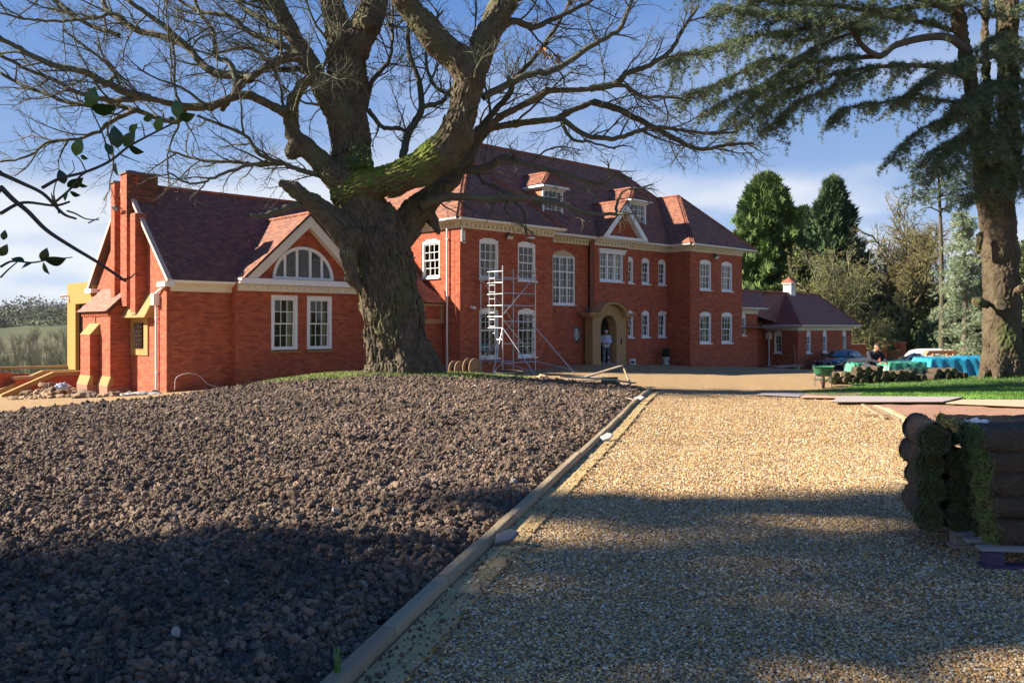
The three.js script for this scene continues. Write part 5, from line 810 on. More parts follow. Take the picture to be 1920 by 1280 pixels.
// ------------------------------------------------ the big cedar on the lawn
{
  const q = seeded(401), d0 = 28.4, X0 = atPx(1880, d0), root = thing('cedar_tree', 'big old cedar with sawn limb stubs standing on the new lawn', 'tree', [X0, gy(X0, d0), -d0]), org = root.position.clone(), P = (px, py, d) => atDepth(px, py, d).sub(org), R = (r, d) => r * d / FOCAL, bones = [];
  const limb = (nodes, a, b) => { for (let i = 0; i + 1 < nodes.length; i++) { const f = (k) => lerp(a, b, k / (nodes.length - 1)), m = nodes[i], n = nodes[i + 1]; bones.push({ a: P(m[0], m[1], f(i)), b: P(n[0], n[1], f(i + 1)), ra: R(m[2], f(i)), rb: R(n[2], f(i + 1)) }); } };
  limb([[1882, 730, 52], [1881, 700, 41], [1880, 640, 36], [1879, 560, 35], [1877, 480, 34], [1873, 420, 34], [1867, 372, 36]], d0, d0); for (const [x, y, dd] of [[1840, 712, 28.1], [1925, 712, 28.2], [1870, 716, 27.6], [1905, 716, 27.8]]) bones.push({ a: P(x, y, dd), b: P(1881 + (x - 1881) * .5, 675, lerp(d0, dd, .5)), ra: .1, rb: .28 });
  limb([[1862, 380, 24], [1846, 330, 19], [1836, 260, 17], [1826, 180, 15], [1812, 100, 14], [1800, 40, 14], [1790, -40, 13], [1775, -150, 10]], d0, 27.9); limb([[1875, 385, 28], [1890, 330, 24], [1894, 250, 21], [1893, 170, 19], [1890, 80, 20], [1888, 0, 21], [1888, -120, 17]], d0, 28.8); limb([[1845, 320, 8], [1852, 230, 8], [1850, 130, 8], [1848, 60, 8], [1850, -30, 7]], 28.6, 28.9);
  limb([[1848, 570, 10], [1836, 566, 9]], 27.9, 27.6); limb([[1872, 572, 10], [1876, 570, 10]], 27.75, 27.5); limb([[1905, 545, 9], [1914, 542, 9]], 27.9, 27.6);
  limb([[1838, 440, 8], [1836, 470, 6]], 28, 28); const warp = (x, y, z, b) => { const f = 7.5, n = Math.abs(noise3(x * f, y * f * .4, z * f)), n2 = Math.abs(noise3(x * 17, y * 8, z * 17)); return .048 * (.6 - 1.5 * Math.pow(n, .7)) + .018 * (.3 - n2) + .05 * noise3(x * 1.4, y * .9, z * 1.4); };
  const { pos, idx } = fleshOut(bones.map((b) => ({ ...b, ra: b.ra * .92 - .02, rb: b.rb * .92 - .02 })), .034, .06, warp, .1), g = geom(pos, idx), col = []; for (let i = 0; i < pos.length; i += 3) { const n = fbm3(pos[i] * 1.6, pos[i + 1] * 1.1, pos[i + 2] * 1.6, 4), gr = smooth(noise3(pos[i] * .8, pos[i + 1] * .35 + 3, pos[i + 2] * .8), .0, .6); col.push(.08 + .038 * n - .016 * gr, .058 + .03 * n + .014 * gr, .033 + .017 * n - .01 * gr); } g.setAttribute('color', new THREE.Float32BufferAttribute(col, 3)); part(root, 'trunk', g, woodMat);
  for (const [px, py, dd, r] of [[1833, 566, 27.55, .16], [1877, 571, 27.42, .17], [1917, 541, 27.55, .14]]) { const c = new THREE.CylinderGeometry(r, r * 1.05, .03, 18); c.rotateX(Math.PI / 2 - .25); const p = P(px, py, dd); c.translate(p.x, p.y, p.z); part(root, 'sawn_stub', c, mat(.34, .26, .13, .9)); }
  const w = new Wood(), ms = [], cs = [], tones = [[.125, .165, .085], [.095, .135, .068], [.155, .195, .10], [.105, .14, .065]];
  const tuft = (p, s) => { ms.push(M4(p.x, p.y, p.z, q() * 6, q() * 6, q() * 6, s)); cs.push(jitter(tones[Math.floor(q() * 4)], .25, .12)); };
  const plate = (pts, a, b, r, dens = 1, reach = 1, first = .12) => {
    const c = new THREE.CatmullRomCurve3(pts.map((p, i) => P(p[0], p[1], lerp(a, b, i / (pts.length - 1))))), L = c.getLength(), line = c.getPoints(pts.length * 5); w.tube(line, r, r * .2, 6, [.10, .085, .065]); const n = Math.floor(L / .10 * dens);
    for (let i = 0; i < n; i++) {
      const t = first + (1 - first) * (i + q()) / n, p = c.getPointAt(Math.min(t, 1)), ax = c.getTangentAt(Math.min(t, 1)), s = V(-ax.z, .12 * (q() - .5), ax.x).normalize().multiplyScalar(q() < .5 ? 1 : -1).addScaledVector(ax, .7 * q()).normalize(), len = (.55 + .85 * q()) * reach * (1.1 - .4 * t), m = 9, twig = [p.clone()]; let e = p.clone(), dy = .05;
      for (let k = 1; k <= m; k++) { dy -= .035 + .05 * q(); e = e.clone().addScaledVector(s, len / m).add(V((q() - .5) * .05, dy * len / m * 2, (q() - .5) * .05)); twig.push(e); tuft(e.clone().add(V((q() - .5) * .12, .02 + .05 * q(), (q() - .5) * .12)), .11 + .07 * q()); if (q() < .65) tuft(e.clone().add(V((q() - .5) * .25, (q() - .7) * .14, (q() - .5) * .25)), .12 + .07 * q()); }
      if (q() < .3 * reach) { let f = e.clone(); for (let k = 0; k < 6; k++) { f = f.clone().add(V((q() - .5) * .06, -.075, (q() - .5) * .06)); tuft(f, .10 + .04 * q()); } }
      w.tube(twig, .010, .004, 3, [.11, .09, .06]);
    }
  };
  plate([[1815, 95], [1775, 69], [1681, 84], [1650, 105], [1619, 87], [1594, 50], [1569, 34], [1500, 30], [1420, 25], [1340, 15]], 28, 25.6, .14, 1, 1.1, .45); plate([[1650, 105], [1580, 110], [1500, 118], [1440, 110], [1380, 140], [1330, 165], [1290, 175]], 27.4, 25.8, .08, 1.15, 1.15); plate([[1570, 34], [1480, 60], [1400, 70], [1340, 90], [1290, 100], [1258, 110]], 27, 25, .07, 1.15, 1.15);
  plate([[1830, 150], [1750, 125], [1650, 125], [1560, 140], [1500, 160], [1430, 200], [1392, 238]], 28, 26.6, .09, 1.15, 1.1, .05); plate([[1835, 205], [1780, 190], [1700, 185], [1640, 195], [1580, 205], [1555, 232]], 28, 27.4, .06, 1, .8); plate([[1840, 235], [1790, 222], [1735, 238], [1695, 272], [1668, 305]], 28, 27.2, .05, .9, .7); plate([[1845, 270], [1800, 262], [1760, 280], [1735, 310]], 28, 27, .04, .9, .6);
  plate([[1640, 125], [1560, 165], [1500, 190], [1460, 225], [1440, 245]], 27.2, 26.2, .05, 1.1, .9); plate([[1600, 60], [1530, 90], [1460, 140], [1410, 185], [1375, 225]], 27.2, 25.6, .06, 1.1, 1); plate([[1560, 120], [1480, 150], [1420, 165], [1360, 190], [1320, 215]], 27, 26, .05, .9, .8);
  plate([[1790, 20], [1700, -10], [1600, -20], [1500, -30], [1400, -30], [1300, -40]], 28, 26, .12, 1.1, 1.2); plate([[1790, 0], [1650, 20], [1560, 10], [1480, 5], [1400, 0]], 28.4, 26.8, .1, 1.1, 1.2); plate([[1800, 60], [1720, 40], [1640, 30], [1560, 60], [1500, 80]], 28.2, 29.4, .08, 1, 1.1); plate([[1790, -20], [1720, -70], [1560, -80], [1380, -90]], 27.6, 25, .1, .9, 1.3);
  plate([[1888, 30], [1930, 10], [1990, 0]], 28.6, 28, .08, 1.2, 1.1, .02); plate([[1850, 40], [1830, 15], [1780, -10]], 28.6, 27.4, .06, 1.2, 1, .02); plate([[1890, 110], [1930, 110], [1990, 120]], 28.6, 28.2, .06, .8, .9, .05); plate([[1890, 170], [1860, 175], [1820, 190], [1780, 225]], 28.4, 26.8, .05, 1, .8, .02); plate([[1893, 200], [1925, 190], [1975, 205]], 28.6, 27.6, .05, 1.1, .9, .02); plate([[1885, 250], [1925, 262], [1975, 295]], 28.4, 27, .05, 1.2, .9, .02); plate([[1875, 290], [1862, 310], [1850, 345], [1840, 375]], 28.2, 26.9, .045, 1.5, .7, .02); plate([[1880, 305], [1905, 325], [1935, 365]], 28.2, 27, .045, 1.5, .75, .02); plate([[1868, 200], [1855, 215], [1838, 250], [1828, 290]], 28.2, 27, .04, 1.4, .7, .02); plate([[1880, 140], [1905, 150], [1940, 175]], 28.4, 27.2, .04, 1.2, .8, .02); plate([[1890, 240], [1888, 275], [1890, 330]], 28.3, 27.2, .04, 1.4, .7, .02);
  for (const [p, a, b] of [[[[1836, 240], [1815, 250], [1785, 285], [1765, 330]], 28, 26.8], [[[1895, 290], [1925, 300], [1960, 340]], 28.4, 27.2], [[[1880, 180], [1910, 200], [1945, 235]], 28.4, 27], [[[1860, 150], [1840, 170], [1800, 205]], 28.3, 26.6], [[[1885, 90], [1915, 95], [1960, 110]], 28.4, 27.4], [[[1830, 110], [1790, 120], [1740, 150], [1715, 180]], 28, 26.8], [[[1870, 230], [1872, 260], [1862, 300]], 28.1, 26.9], [[[1885, 60], [1870, 75], [1850, 110]], 28.4, 27.2]]) plate(p, a, b, .035, 1.5, .75, .02);
  part(root, 'branches', w.geo(), woodMat, 'stuff'); copies(root, 'foliage', tuftGeo(13, 5), needleM, ms, cs);
}
// ------------------------------------------------ far woods and hedges
{
  const q = seeded(501), w = new Wood(), o = { levels: 2, gaps: [.9, .5], lens: [2.2, 1.0], rads: [.05, .02], wander: .4, lift: .4 };
  w.tube([V(0, 0, 0), V(.1, 4, 0), V(0, 8, .1)], .28, .14, 5, [.20, .17, .135]); for (let i = 0; i < 11; i++) { const a = i * 2.4; bough(w, q, V(0, 3 + 5 * q(), 0), V(Math.cos(a) * .8, 1, Math.sin(a) * .8), 3.6 + 2.4 * q(), .09, 0, o); }
  const g = w.geo(), ms = [], cs = [], spots = [];
  for (let i = 0; i < 420; i++) { const d = 120 + 230 * Math.pow(q(), 1.1), x = d * lerp(-.78, -.44, q()); spots.push([x, d, .38 + .32 * q()]); }
  for (let i = 0; i < 70; i++) { const d = 120 + 70 * q(), x = d * lerp(.28, .72, q()); spots.push([x, d, 1 + .6 * q()]); }
  for (const [x, d, s] of spots) { ms.push(M4(x, landY(x, d) - .3, -d, 0, q() * 6, 0, s * 1.1, s, s * 1.1)); const k = q(); cs.push(jitter(k < .5 ? [1.25, 1.15, 1.0] : k < .8 ? [1.1, 1.25, .8] : [1.1, .9, .85], .2)); }
  copies(scene, 'far_woodland', g, woodMat, ms, cs);
  const hm = [], hc = []; for (let i = 0; i < 900; i++) { const top = i < 560, d = top ? 850 + 330 * q() : 430 + 330 * q(), band = Math.floor(q() * 5), x = top ? d * lerp(-.9, .9, q()) : (q() < .5 ? d * lerp(-.8, -.45, q()) : -d * .62 + (band - 2) * 60 + 6 * q()), s = (top ? 7 : 4.5) * (.7 + .7 * q()); hm.push(M4(x, landY(x, d) + s * .25, -d, q(), q() * 6, q(), s * 1.2, s * .8, s * 1.2)); hc.push(jitter(q() < .6 ? [.10, .085, .065] : [.075, .09, .04], .25)); }
  copies(scene, 'far_hedgerows', clumpGeo(170, 9, .22, .45, 2), leafM, hm, hc);
}
// ------------------------------------------------ trees just outside the view on the left, whose shade lies over the foreground
{
  const g = 'garden trees left of the view', sp = [[-11.2, 2.4, 8, 1.3, 601], [-30, 6.9, 24, 1.25, 602], [-14.5, 4.2, 8.4, 1.1, 603], [-27, 4.9, 20, 1.15, 604], [-18, 3.2, 14, 1.05, 605]];
  ['dense round evergreen standing left of the near end of the bed', 'tall high crowned evergreen further left of the bed', 'broad evergreen level with the viewer on the left', 'tallest high crowned evergreen furthest left of the bed', 'middling evergreen with a bare lower stem left of the bed'].forEach((label, i) => { const [x, d, h, r, seed] = sp[i]; evergreen('garden_tree', label, x, d, h, r, { seed, n: i === 1 || i === 3 ? 1100 : 1000, size: .55, geo: clumpGeo(8, seed, .6, .34, 1), low: i === 1 ? .76 : i === 3 ? .66 : i === 4 ? .58 : .24, prof: (t) => { const lo = i === 1 ? .76 : i === 3 ? .66 : i === 4 ? .58 : .24, e = (t - lo) / (1 - lo); return Math.sqrt(Math.max(0, 1 - Math.pow(2 * e - 1.02, 2))) * (.75 + .25 * Math.sin(t * 23 + seed)); }, tones: [[.06, .10, .03], [.08, .12, .035]], group: g, boughs: 30, holes: [-.05, .14, .05, .17, .15][i] }); });
}
// ------------------------------------------------ laurel twigs reaching in from the left
{
  const q = seeded(701), d = 3.1, root = thing('laurel_bush', 'laurel branches with glossy green leaves reaching in at the upper left', 'shrub', [-2.35, 0, -2.7]), org = root.position.clone(), P = (px, py, k = d) => atDepth(px, py, k).sub(org), w = new Wood(), R = (r) => r * d / FOCAL, tone = [.055, .048, .045];
  const stem = (pts, r0, r1, a = d, b = d) => w.tube(new THREE.CatmullRomCurve3(pts.map((p, i) => P(p[0], p[1], lerp(a, b, i / (pts.length - 1))))).getPoints(pts.length * 5), R(r0), R(r1), 6, tone);
  w.tube([V(0, -.1, 0), V(.05, .8, -.1), P(-60, 420), P(0, 350)], .03, .012, 7, tone); w.tube([V(-.1, -.1, .1), V(-.15, .9, 0), P(-70, 300), P(0, 325)], .03, .011, 7, tone); w.tube([V(.05, -.1, .2), V(.1, .6, .1), P(-40, 470), P(-5, 400)], .02, .009, 6, tone);
  stem([[0, 325], [40, 343], [80, 363], [120, 402], [142, 410]], 4.5, 2.2); stem([[0, 350], [25, 375], [50, 395], [85, 430], [130, 460], [180, 490], [235, 527]], 5, 2.8); stem([[225, 524], [245, 520], [252, 512]], 2, 1); stem([[0, 400], [40, 380], [105, 385], [130, 378]], 3.4, 2); stem([[125, 395], [140, 400], [160, 410], [185, 412]], 2, 1); stem([[165, 418], [185, 408]], 1.4, .8);
  stem([[78, 352], [110, 335], [160, 322], [205, 302], [240, 275], [290, 248], [322, 232]], 3.2, 1.6); stem([[205, 300], [195, 260], [180, 225], [170, 205]], 1.6, 1.1); stem([[160, 320], [150, 300], [140, 290]], 1.2, .9); stem([[95, 385], [130, 355], [150, 330], [175, 315]], 2.4, 1.5); stem([[270, 255], [268, 240], [264, 228]], 1.2, .8); stem([[222, 288], [250, 300], [262, 304]], 1.2, .7); stem([[0, 500], [20, 490], [60, 492], [85, 488], [135, 482]], 2.4, 1); stem([[0, 520], [15, 505], [35, 488]], 1.8, 1); stem([[125, 330], [138, 318], [135, 300]], 1, .6); stem([[110, 400], [100, 360], [112, 322]], 1.6, .8);
  part(root, 'stems', w.geo(), woodMat);
  const leafShape = (() => { const pos = [], idx = []; for (let i = 0; i <= 8; i++) { const t = i / 8, wd = .30 * Math.sin(Math.pow(t, .8) * Math.PI) + .004, z = .10 * Math.sin(t * 3); pos.push(t, -wd, z + .05 * wd, t, 0, z - .03, t, wd, z + .05 * wd); } for (let i = 0; i < 8; i++) { const a = i * 3; idx.push(a, a + 3, a + 4, a, a + 4, a + 1, a + 1, a + 4, a + 5, a + 1, a + 5, a + 2); } return geom(pos, idx); })();
  const lms = [[.045, .105, .018], [.025, .055, .014], [.06, .13, .022]].map((c) => new THREE.MeshPhysicalMaterial({ color: rgb(...c), roughness: .35, side: THREE.DoubleSide, transmission: 0 }));
  const leaf = (px, py, deg, len, k, twist = 0) => { const m = part(root, 'leaf', leafShape, lms[k]); m.position.copy(P(px, py, d + rr(-.05, .05))); m.rotation.set(0, 0, deg * Math.PI / 180); m.rotateX(twist); m.scale.setScalar(len * d / FOCAL); };
  for (const a of [[168, 203, 78, 42, 0, .3], [170, 204, 5, 48, 1, .9], [140, 292, 70, 36, 2, .2], [150, 292, -20, 16, 1, .5], [220, 278, 100, 44, 1, .6], [232, 275, 55, 36, 1, .2], [242, 247, 45, 22, 2, .3], [240, 275, -18, 32, 1, .8], [292, 245, 68, 28, 2, .3], [332, 222, 95, 36, 0, .6], [335, 222, 15, 32, 1, .7], [328, 226, 150, 14, 2, .3], [208, 290, 118, 26, 1, .8], [215, 305, -75, 26, 1, .7], [268, 225, 20, 20, 0, .6], [120, 345, 110, 30, 1, .5], [125, 350, 30, 36, 1, .9], [125, 358, -100, 20, 0, .4], [130, 360, -15, 22, 1, .8], [95, 360, -60, 26, 1, .9], [140, 340, -20, 26, 1, 1], [78, 490, 70, 28, 1, .5], [80, 492, -60, 26, 1, .6], [85, 490, 10, 40, 1, .8], [45, 490, 170, 26, 1, .9], [0, 480, 60, 26, 1, .5], [5, 450, 80, 20, 1, .6], [60, 492, -150, 24, 1, .8]]) leaf(...a);
}
// ---------------------------------------------------------------- things about the site
const put = (o, x, d, lift = 0, turn = 0) => { o.position.set(x, gy(x, d) + lift, -d); o.rotation.y = turn; return o; };
const gx = (px, d) => (px - 960) / FOCAL * d;
function stand(name, label, category, px, d, turn = 0, group, lift = 0) { const x = gx(px, d); return thing(name, label, category, [x, gy(x, d) + lift, -d], turn, group); }
function loft(rings, close = true) { const pos = [], idx = [], n = rings[0].length; for (const r of rings) for (const p of r) pos.push(p.x, p.y, p.z); for (let i = 0; i + 1 < rings.length; i++) for (let k = 0; k < n; k++) { const a = i * n + k, b = i * n + (k + 1) % n; idx.push(a, b, b + n, a, b + n, a + n); } if (close) for (const [i, s] of [[0, 1], [rings.length - 1, -1]]) for (let k = 1; k + 1 < n; k++) { const o = i * n; s > 0 ? idx.push(o, o + k + 1, o + k) : idx.push(o, o + k, o + k + 1); } return geom(pos, idx); }
// ------------------------------------------------ scaffold tower
{
  const p = toWorld(-10.05, 0, 1.62), g0 = gy(p.x, -p.z) + .03, t = thing('scaffold_tower', 'aluminium scaffold tower with inner ladder and angled stabilisers against the front', 'scaffold', [p.x, g0, p.z], TURN);
  const W = 1.34, L = 1.86, H = 4.35, r = .026, c = (a, b, q = r) => cyl(V(...a), V(...b), q, q, 8);
  for (const [x, nm] of [[0, 'end_frame'], [L, 'end_frame']]) { const gs = []; for (const z of [0, W]) gs.push(c([x, .08, z], [x, H, z])); for (let k = 0; k < 9; k++) gs.push(c([x, .45 + k * .46, 0], [x, .45 + k * .46, W], .022)); part(t, nm, merge(gs), M.alu); }
  const lad = []; for (const z of [.50, .84]) lad.push(c([.03, .35, z], [.03, 4.13, z], .02)); for (let k = 0; k < 13; k++) lad.push(c([.03, .5 + k * .28, .50], [.03, .5 + k * .28, .84], .016)); part(t, 'ladder', merge(lad), M.alu);
  for (const [y, z] of [[.42, W], [3.25, W], [2.75, W], [2.1, W], [1.2, W], [4.0, 0], [3.85, W], [3.9, 0], [.42, 0], [2.75, 0]]) part(t, 'rail', c([0, y, z], [L, y, z], .02), M.alu);
  for (const [a, b] of [[[0, 2.35, W], [L, 4.0, W]], [[0, 2.2, W], [L, .5, W]], [[0, 3.9, 0], [L, 2.1, 0]], [[0, .5, 0], [L, 2.1, 0]], [[0, .3, 0], [0, 1.6, W]]]) part(t, 'diagonal_brace', c(a, b, .02), M.alu);
  for (const [x, dx, dz] of [[0, .25, 1.55], [L, .75, 1.45], [0, -.9, .4]]) { part(t, 'stabiliser', merge([c([x, 1.85, W], [x + dx, .04, W + dz], .022), c([x, .45, W], [x + dx * .93, .12, W + dz * .93], .018), cyl(V(x + dx, .0, W + dz), V(x + dx, .05, W + dz), .05, .04, 8)]), M.alu); }
  for (const x of [0, L]) for (const z of [0, W]) part(t, 'base_foot', merge([cyl(V(x, 0, z), V(x, .025, z), .08, .08, 10), cyl(V(x, .02, z), V(x, .1, z), .02)]), M.steel);
}
// ------------------------------------------------ figures
function figure(root, bones, hands, tones) {
  const put = (res) => { const g = geom(res.pos, res.idx), col = []; res.owner.forEach((b, i) => { let c = tones[b.tag]; if (b.tag === 'head') { const [x, y, z] = [res.pos[i * 3] - b.hc.x, res.pos[i * 3 + 1] - b.hc.y, res.pos[i * 3 + 2] - b.hc.z], f = x * b.fw.x + y * b.fw.y + z * b.fw.z, s = x * b.sd.x + y * b.sd.y + z * b.sd.z; if (y > .062 - f * .35 || f < -.02) c = tones.hair; else if (f > .06 && Math.abs(Math.abs(s) - .034) < .014 && Math.abs(y - .012) < .010) c = [.03, .02, .02]; else if (f > .06 && Math.abs(s) < .024 && Math.abs(y + .058) < .007) c = [.35, .12, .1]; } col.push(...c); }); g.setAttribute('color', new THREE.Float32BufferAttribute(col, 3)); return g; };
  part(root, 'body', mergeGeometries([put(fleshOut(bones, .014, .045, null, .03)), ...hands.map((h) => put(fleshOut(h, .005, .008, null, .01)))]), new THREE.MeshStandardMaterial({ vertexColors: true, roughness: .85 }));
}
const bone = (a, b, ra, rb, tag) => ({ a: V(...a), b: V(...b), ra, rb, tag });
function headBones(c, fwd) { const C = V(...c), F = V(...fwd).normalize(), S = V().crossVectors(V(0, 1, 0), F).normalize(), U = V().crossVectors(F, S), at = (f, u, s) => { const p = C.clone().addScaledVector(F, f).addScaledVector(U, u).addScaledVector(S, s); return [p.x, p.y, p.z]; }; const hb = (a, b, ra, rb) => ({ ...bone(a, b, ra, rb, 'head'), hc: C, fw: F, sd: S }); return [hb(at(-.02, .035, 0), at(.02, .03, 0), .09, .085), hb(at(.03, .0, 0), at(.045, -.075, 0), .068, .045), hb(at(.092, .0, 0), at(.112, -.025, 0), .010, .014), hb(at(0, 0, .082), at(0, -.03, .08), .016, .013), hb(at(0, 0, -.082), at(0, -.03, -.08), .016, .013)]; }
function hand(wrist, dir, palmN, side) { // five fingers of different lengths, slightly curled
  const w = V(...wrist), d = V(...dir).normalize(), n = V(...palmN).normalize(), s = V().crossVectors(d, n).normalize().multiplyScalar(side), out = [], A = (f, u, t) => { const p = w.clone().addScaledVector(d, f).addScaledVector(n, u).addScaledVector(s, t); return [p.x, p.y, p.z]; };
  for (const t of [-.026, -.009, .009, .026]) out.push(bone(A(.0, 0, t * .7), A(.085, 0, t), .017, .012, 'skin'));
  [[-.03, .058], [-.01, .07], [.01, .074], [.03, .062]].forEach(([t, L]) => { out.push(bone(A(.088, 0, t), A(.088 + L * .5, .012, t), .0095, .0088, 'skin'), bone(A(.088 + L * .5, .012, t), A(.088 + L * .85, .036, t), .0088, .0078, 'skin')); });
  out.push(bone(A(.02, .005, .03), A(.055, .022, .058), .013, .010, 'skin'), bone(A(.055, .022, .058), A(.088, .034, .062), .010, .0085, 'skin')); return out;
}
{ // decorator in the doorway
  const p = toWorld(-.30, -.205, .12), t = thing('person', 'person in white cap, pale blue top and paint splashed trousers standing in the porch arch', 'person', [p.x, p.y, p.z], .05);
  const b = [...headBones([0, 1.56, .03], [.1, -.08, 1]), bone([0, 1.36, -.01], [0, 1.5, .015], .058, .055, 'skin'), bone([-.15, 1.36, -.01], [.15, 1.36, -.01], .085, .085, 'top'), bone([0, 1.30, 0], [0, 1.05, .01], .145, .135, 'top'), bone([-.09, 1.25, 0], [-.06, .98, 0], .10, .115, 'top'), bone([.09, 1.25, 0], [.06, .98, 0], .10, .115, 'top'), bone([-.06, .93, 0], [.06, .93, 0], .135, .135, 'apron'),
    bone([-.20, 1.36, -.01], [-.25, 1.10, .0], .072, .056, 'top'), bone([-.25, 1.10, 0], [-.10, 1.02, .19], .054, .042, 'top'), bone([.20, 1.36, -.01], [.25, 1.11, 0], .072, .056, 'top'), bone([.25, 1.11, 0], [.12, 1.00, .19], .054, .042, 'top'),
    bone([-.085, .90, 0], [-.10, .50, .02], .10, .072, 'jeans'), bone([-.10, .50, .02], [-.11, .10, -.02], .072, .052, 'jeans'), bone([.085, .90, 0], [.11, .50, .03], .10, .072, 'jeans'), bone([.11, .50, .03], [.13, .10, 0], .072, .052, 'jeans'), bone([-.11, .055, -.05], [-.13, .045, .13], .052, .042, 'shoe'), bone([.13, .055, -.04], [.16, .045, .14], .052, .042, 'shoe')];
  figure(t, b, [hand([-.10, 1.02, .19], [.9, -.15, .3], [0, 0, -1], 1), hand([.12, 1.0, .19], [-.9, -.1, .3], [0, 0, -1], -1)], { head: [.42, .24, .17], hair: [.75, .72, .66], skin: [.42, .24, .17], top: [.46, .50, .66], apron: [.6, .62, .7], jeans: [.10, .095, .11], shoe: [.6, .58, .55] });
  const cap = new THREE.SphereGeometry(.108, 16, 8, 0, 6.3, 0, 1.5); cap.scale(1, .8, 1.08); cap.translate(0, 1.60, .02); const peak = new THREE.CylinderGeometry(.085, .085, .012, 14, 1, false, -1.57, 3.14); peak.rotateY(0); peak.translate(0, 1.615, .105); part(t, 'cap', merge([cap, peak]), mat(.72, .70, .64, .8));
  const sp = []; for (let i = 0; i < 22; i++) { const s = new THREE.SphereGeometry(.016 + .014 * rnd(), 5, 4); s.scale(1, 1.8, .35); const lg = rnd() < .5 ? -1 : 1; s.translate(lg * .11 + rr(-.04, .04), rr(.2, .8), .085 + rr(-.01, .012)); sp.push(s); } part(t, 'paint_splashes', merge(sp), mat(.6, .6, .62, .8), 'stuff');
}
{ // landscaper bent over the far turf
  const t = stand('person', 'person in dark navy jacket crouching behind the far stack of turf rolls', 'person', 1634, 28.9, .25);
  const b = [...headBones([-.02, 1.20, .34], [-.15, -.28, 1]), bone([0, 1.02, .18], [-.01, 1.14, .29], .06, .058, 'skin'), bone([-.17, .98, .16], [.17, .98, .16], .09, .09, 'jacket'), bone([0, .95, .14], [0, .60, -.1], .16, .15, 'jacket'), bone([-.1, .92, .15], [-.08, .6, -.08], .11, .12, 'jacket'), bone([.1, .92, .15], [.08, .6, -.08], .11, .12, 'jacket'), bone([-.06, .54, -.14], [.06, .54, -.14], .14, .14, 'jeans'),
    bone([-.22, .98, .17], [-.26, .76, .33], .078, .06, 'jacket'), bone([-.26, .76, .33], [-.14, .70, .56], .058, .045, 'jacket'), bone([.22, .98, .17], [.30, .76, .32], .078, .06, 'jacket'), bone([.30, .76, .32], [.16, .68, .55], .058, .045, 'jacket'),
    bone([-.1, .54, -.12], [-.18, .52, .30], .10, .075, 'jeans'), bone([-.18, .52, .30], [-.18, .10, .12], .072, .054, 'jeans'), bone([.1, .54, -.12], [.16, .50, .3], .10, .075, 'jeans'), bone([.16, .50, .3], [.16, .10, .1], .072, .054, 'jeans'), bone([-.18, .05, .08], [-.19, .045, .27], .055, .045, 'boot'), bone([.16, .05, .06], [.17, .045, .25], .055, .045, 'boot')];
  figure(t, b, [hand([-.14, .70, .56], [.35, -.2, .9], [.3, -.9, 0], 1), hand([.16, .68, .55], [-.35, -.2, .9], [-.3, -.9, 0], -1)], { head: [.40, .21, .14], hair: [.04, .03, .025], skin: [.40, .21, .14], jacket: [.018, .02, .032], jeans: [.03, .04, .07], boot: [.05, .035, .025] });
}
// ------------------------------------------------ turf rolls
const turfSoil = mat(.085, .06, .038, .97, { bumpMap: grainBump, bumpScale: .014 }), turfEnd = mat(.085, .085, .036, .97);
function rollGeo(r, L, seed, oval = .86) {
  const q = seeded(seed), pts = [], g = new THREE.CylinderGeometry(r, r, L, 30, 26, true), p = g.attributes.position;
  for (let i = 0; i < p.count; i++) { const x = p.getX(i), y = p.getY(i), z = p.getZ(i), k = 1 + .11 * noise3(x * 6 + seed, y * 5, z * 6) + .06 * noise3(x * 19, y * 17, z * 19 + seed); p.setXYZ(i, x * k, y, z * k * oval); } g.computeVertexNormals(); g.rotateZ(Math.PI / 2); return g;   // axis along x, flattened in y after rotation
}
function spiralEnd(r, side, L, oval = .86) { // the end shows the wound strip: rings of soil and grass
  const gs = []; for (let k = 0; k < 5; k++) { const t = new THREE.TorusGeometry(r * (.14 + k * .19), r * .075, 5, 20); { const p = t.attributes.position; for (let i = 0; i < p.count; i++) { const x = p.getX(i), y = p.getY(i), n = 1 + .22 * noise3(x * 22 + L, y * 22, k * 3); p.setXYZ(i, x * n, y * n, p.getZ(i) + .02 * noise3(x * 40, y * 40, k)); } } t.rotateY(Math.PI / 2); t.translate(side * (L / 2 - .012 + .01 * (k & 1)), 0, 0); gs.push(t); } const d = new THREE.CircleGeometry(r * .98, 20); d.rotateY(side * Math.PI / 2); d.translate(side * (L / 2 - .02), 0, 0); gs.push(d); const g = merge(gs); g.scale(1, 1, 1); return g;
}
const fringe = clumpGeo(9, 77, .7, .07, .6);
function turfRoll(label, r, L, group, o = {}) {
  const t = thing('turf_roll', label, 'turf roll', [0, 0, 0], 0, group), side = part(t, 'soil_back', rollGeo(r, L, Math.floor(rnd() * 900)), turfSoil); side.rotation.x = Math.PI / 2 * 0;
  for (const s of [-1, 1]) { const e = part(t, 'wound_end', spiralEnd(r, s, L), turfEnd); e.scale.y = 1; }
  if (o.hair) { const ms = [], cs = []; for (const s of o.hair) for (let i = 0; i < o.n; i++) { const a = rnd() * 6.28, q = r * (.35 + .7 * Math.sqrt(rnd())); ms.push(M4(s * (L / 2 - .02 + .03 * rnd()), Math.cos(a) * q, Math.sin(a) * q * .9, rnd() * 6, rnd() * 6, rnd() * 6, .030 + .022 * rnd())); cs.push(jitter(rnd() < .6 ? [.15, .24, .045] : [.22, .25, .07], .35)); } copies(t, 'grass_fringe', fringe, leafM, ms, cs); }
  return t;
}
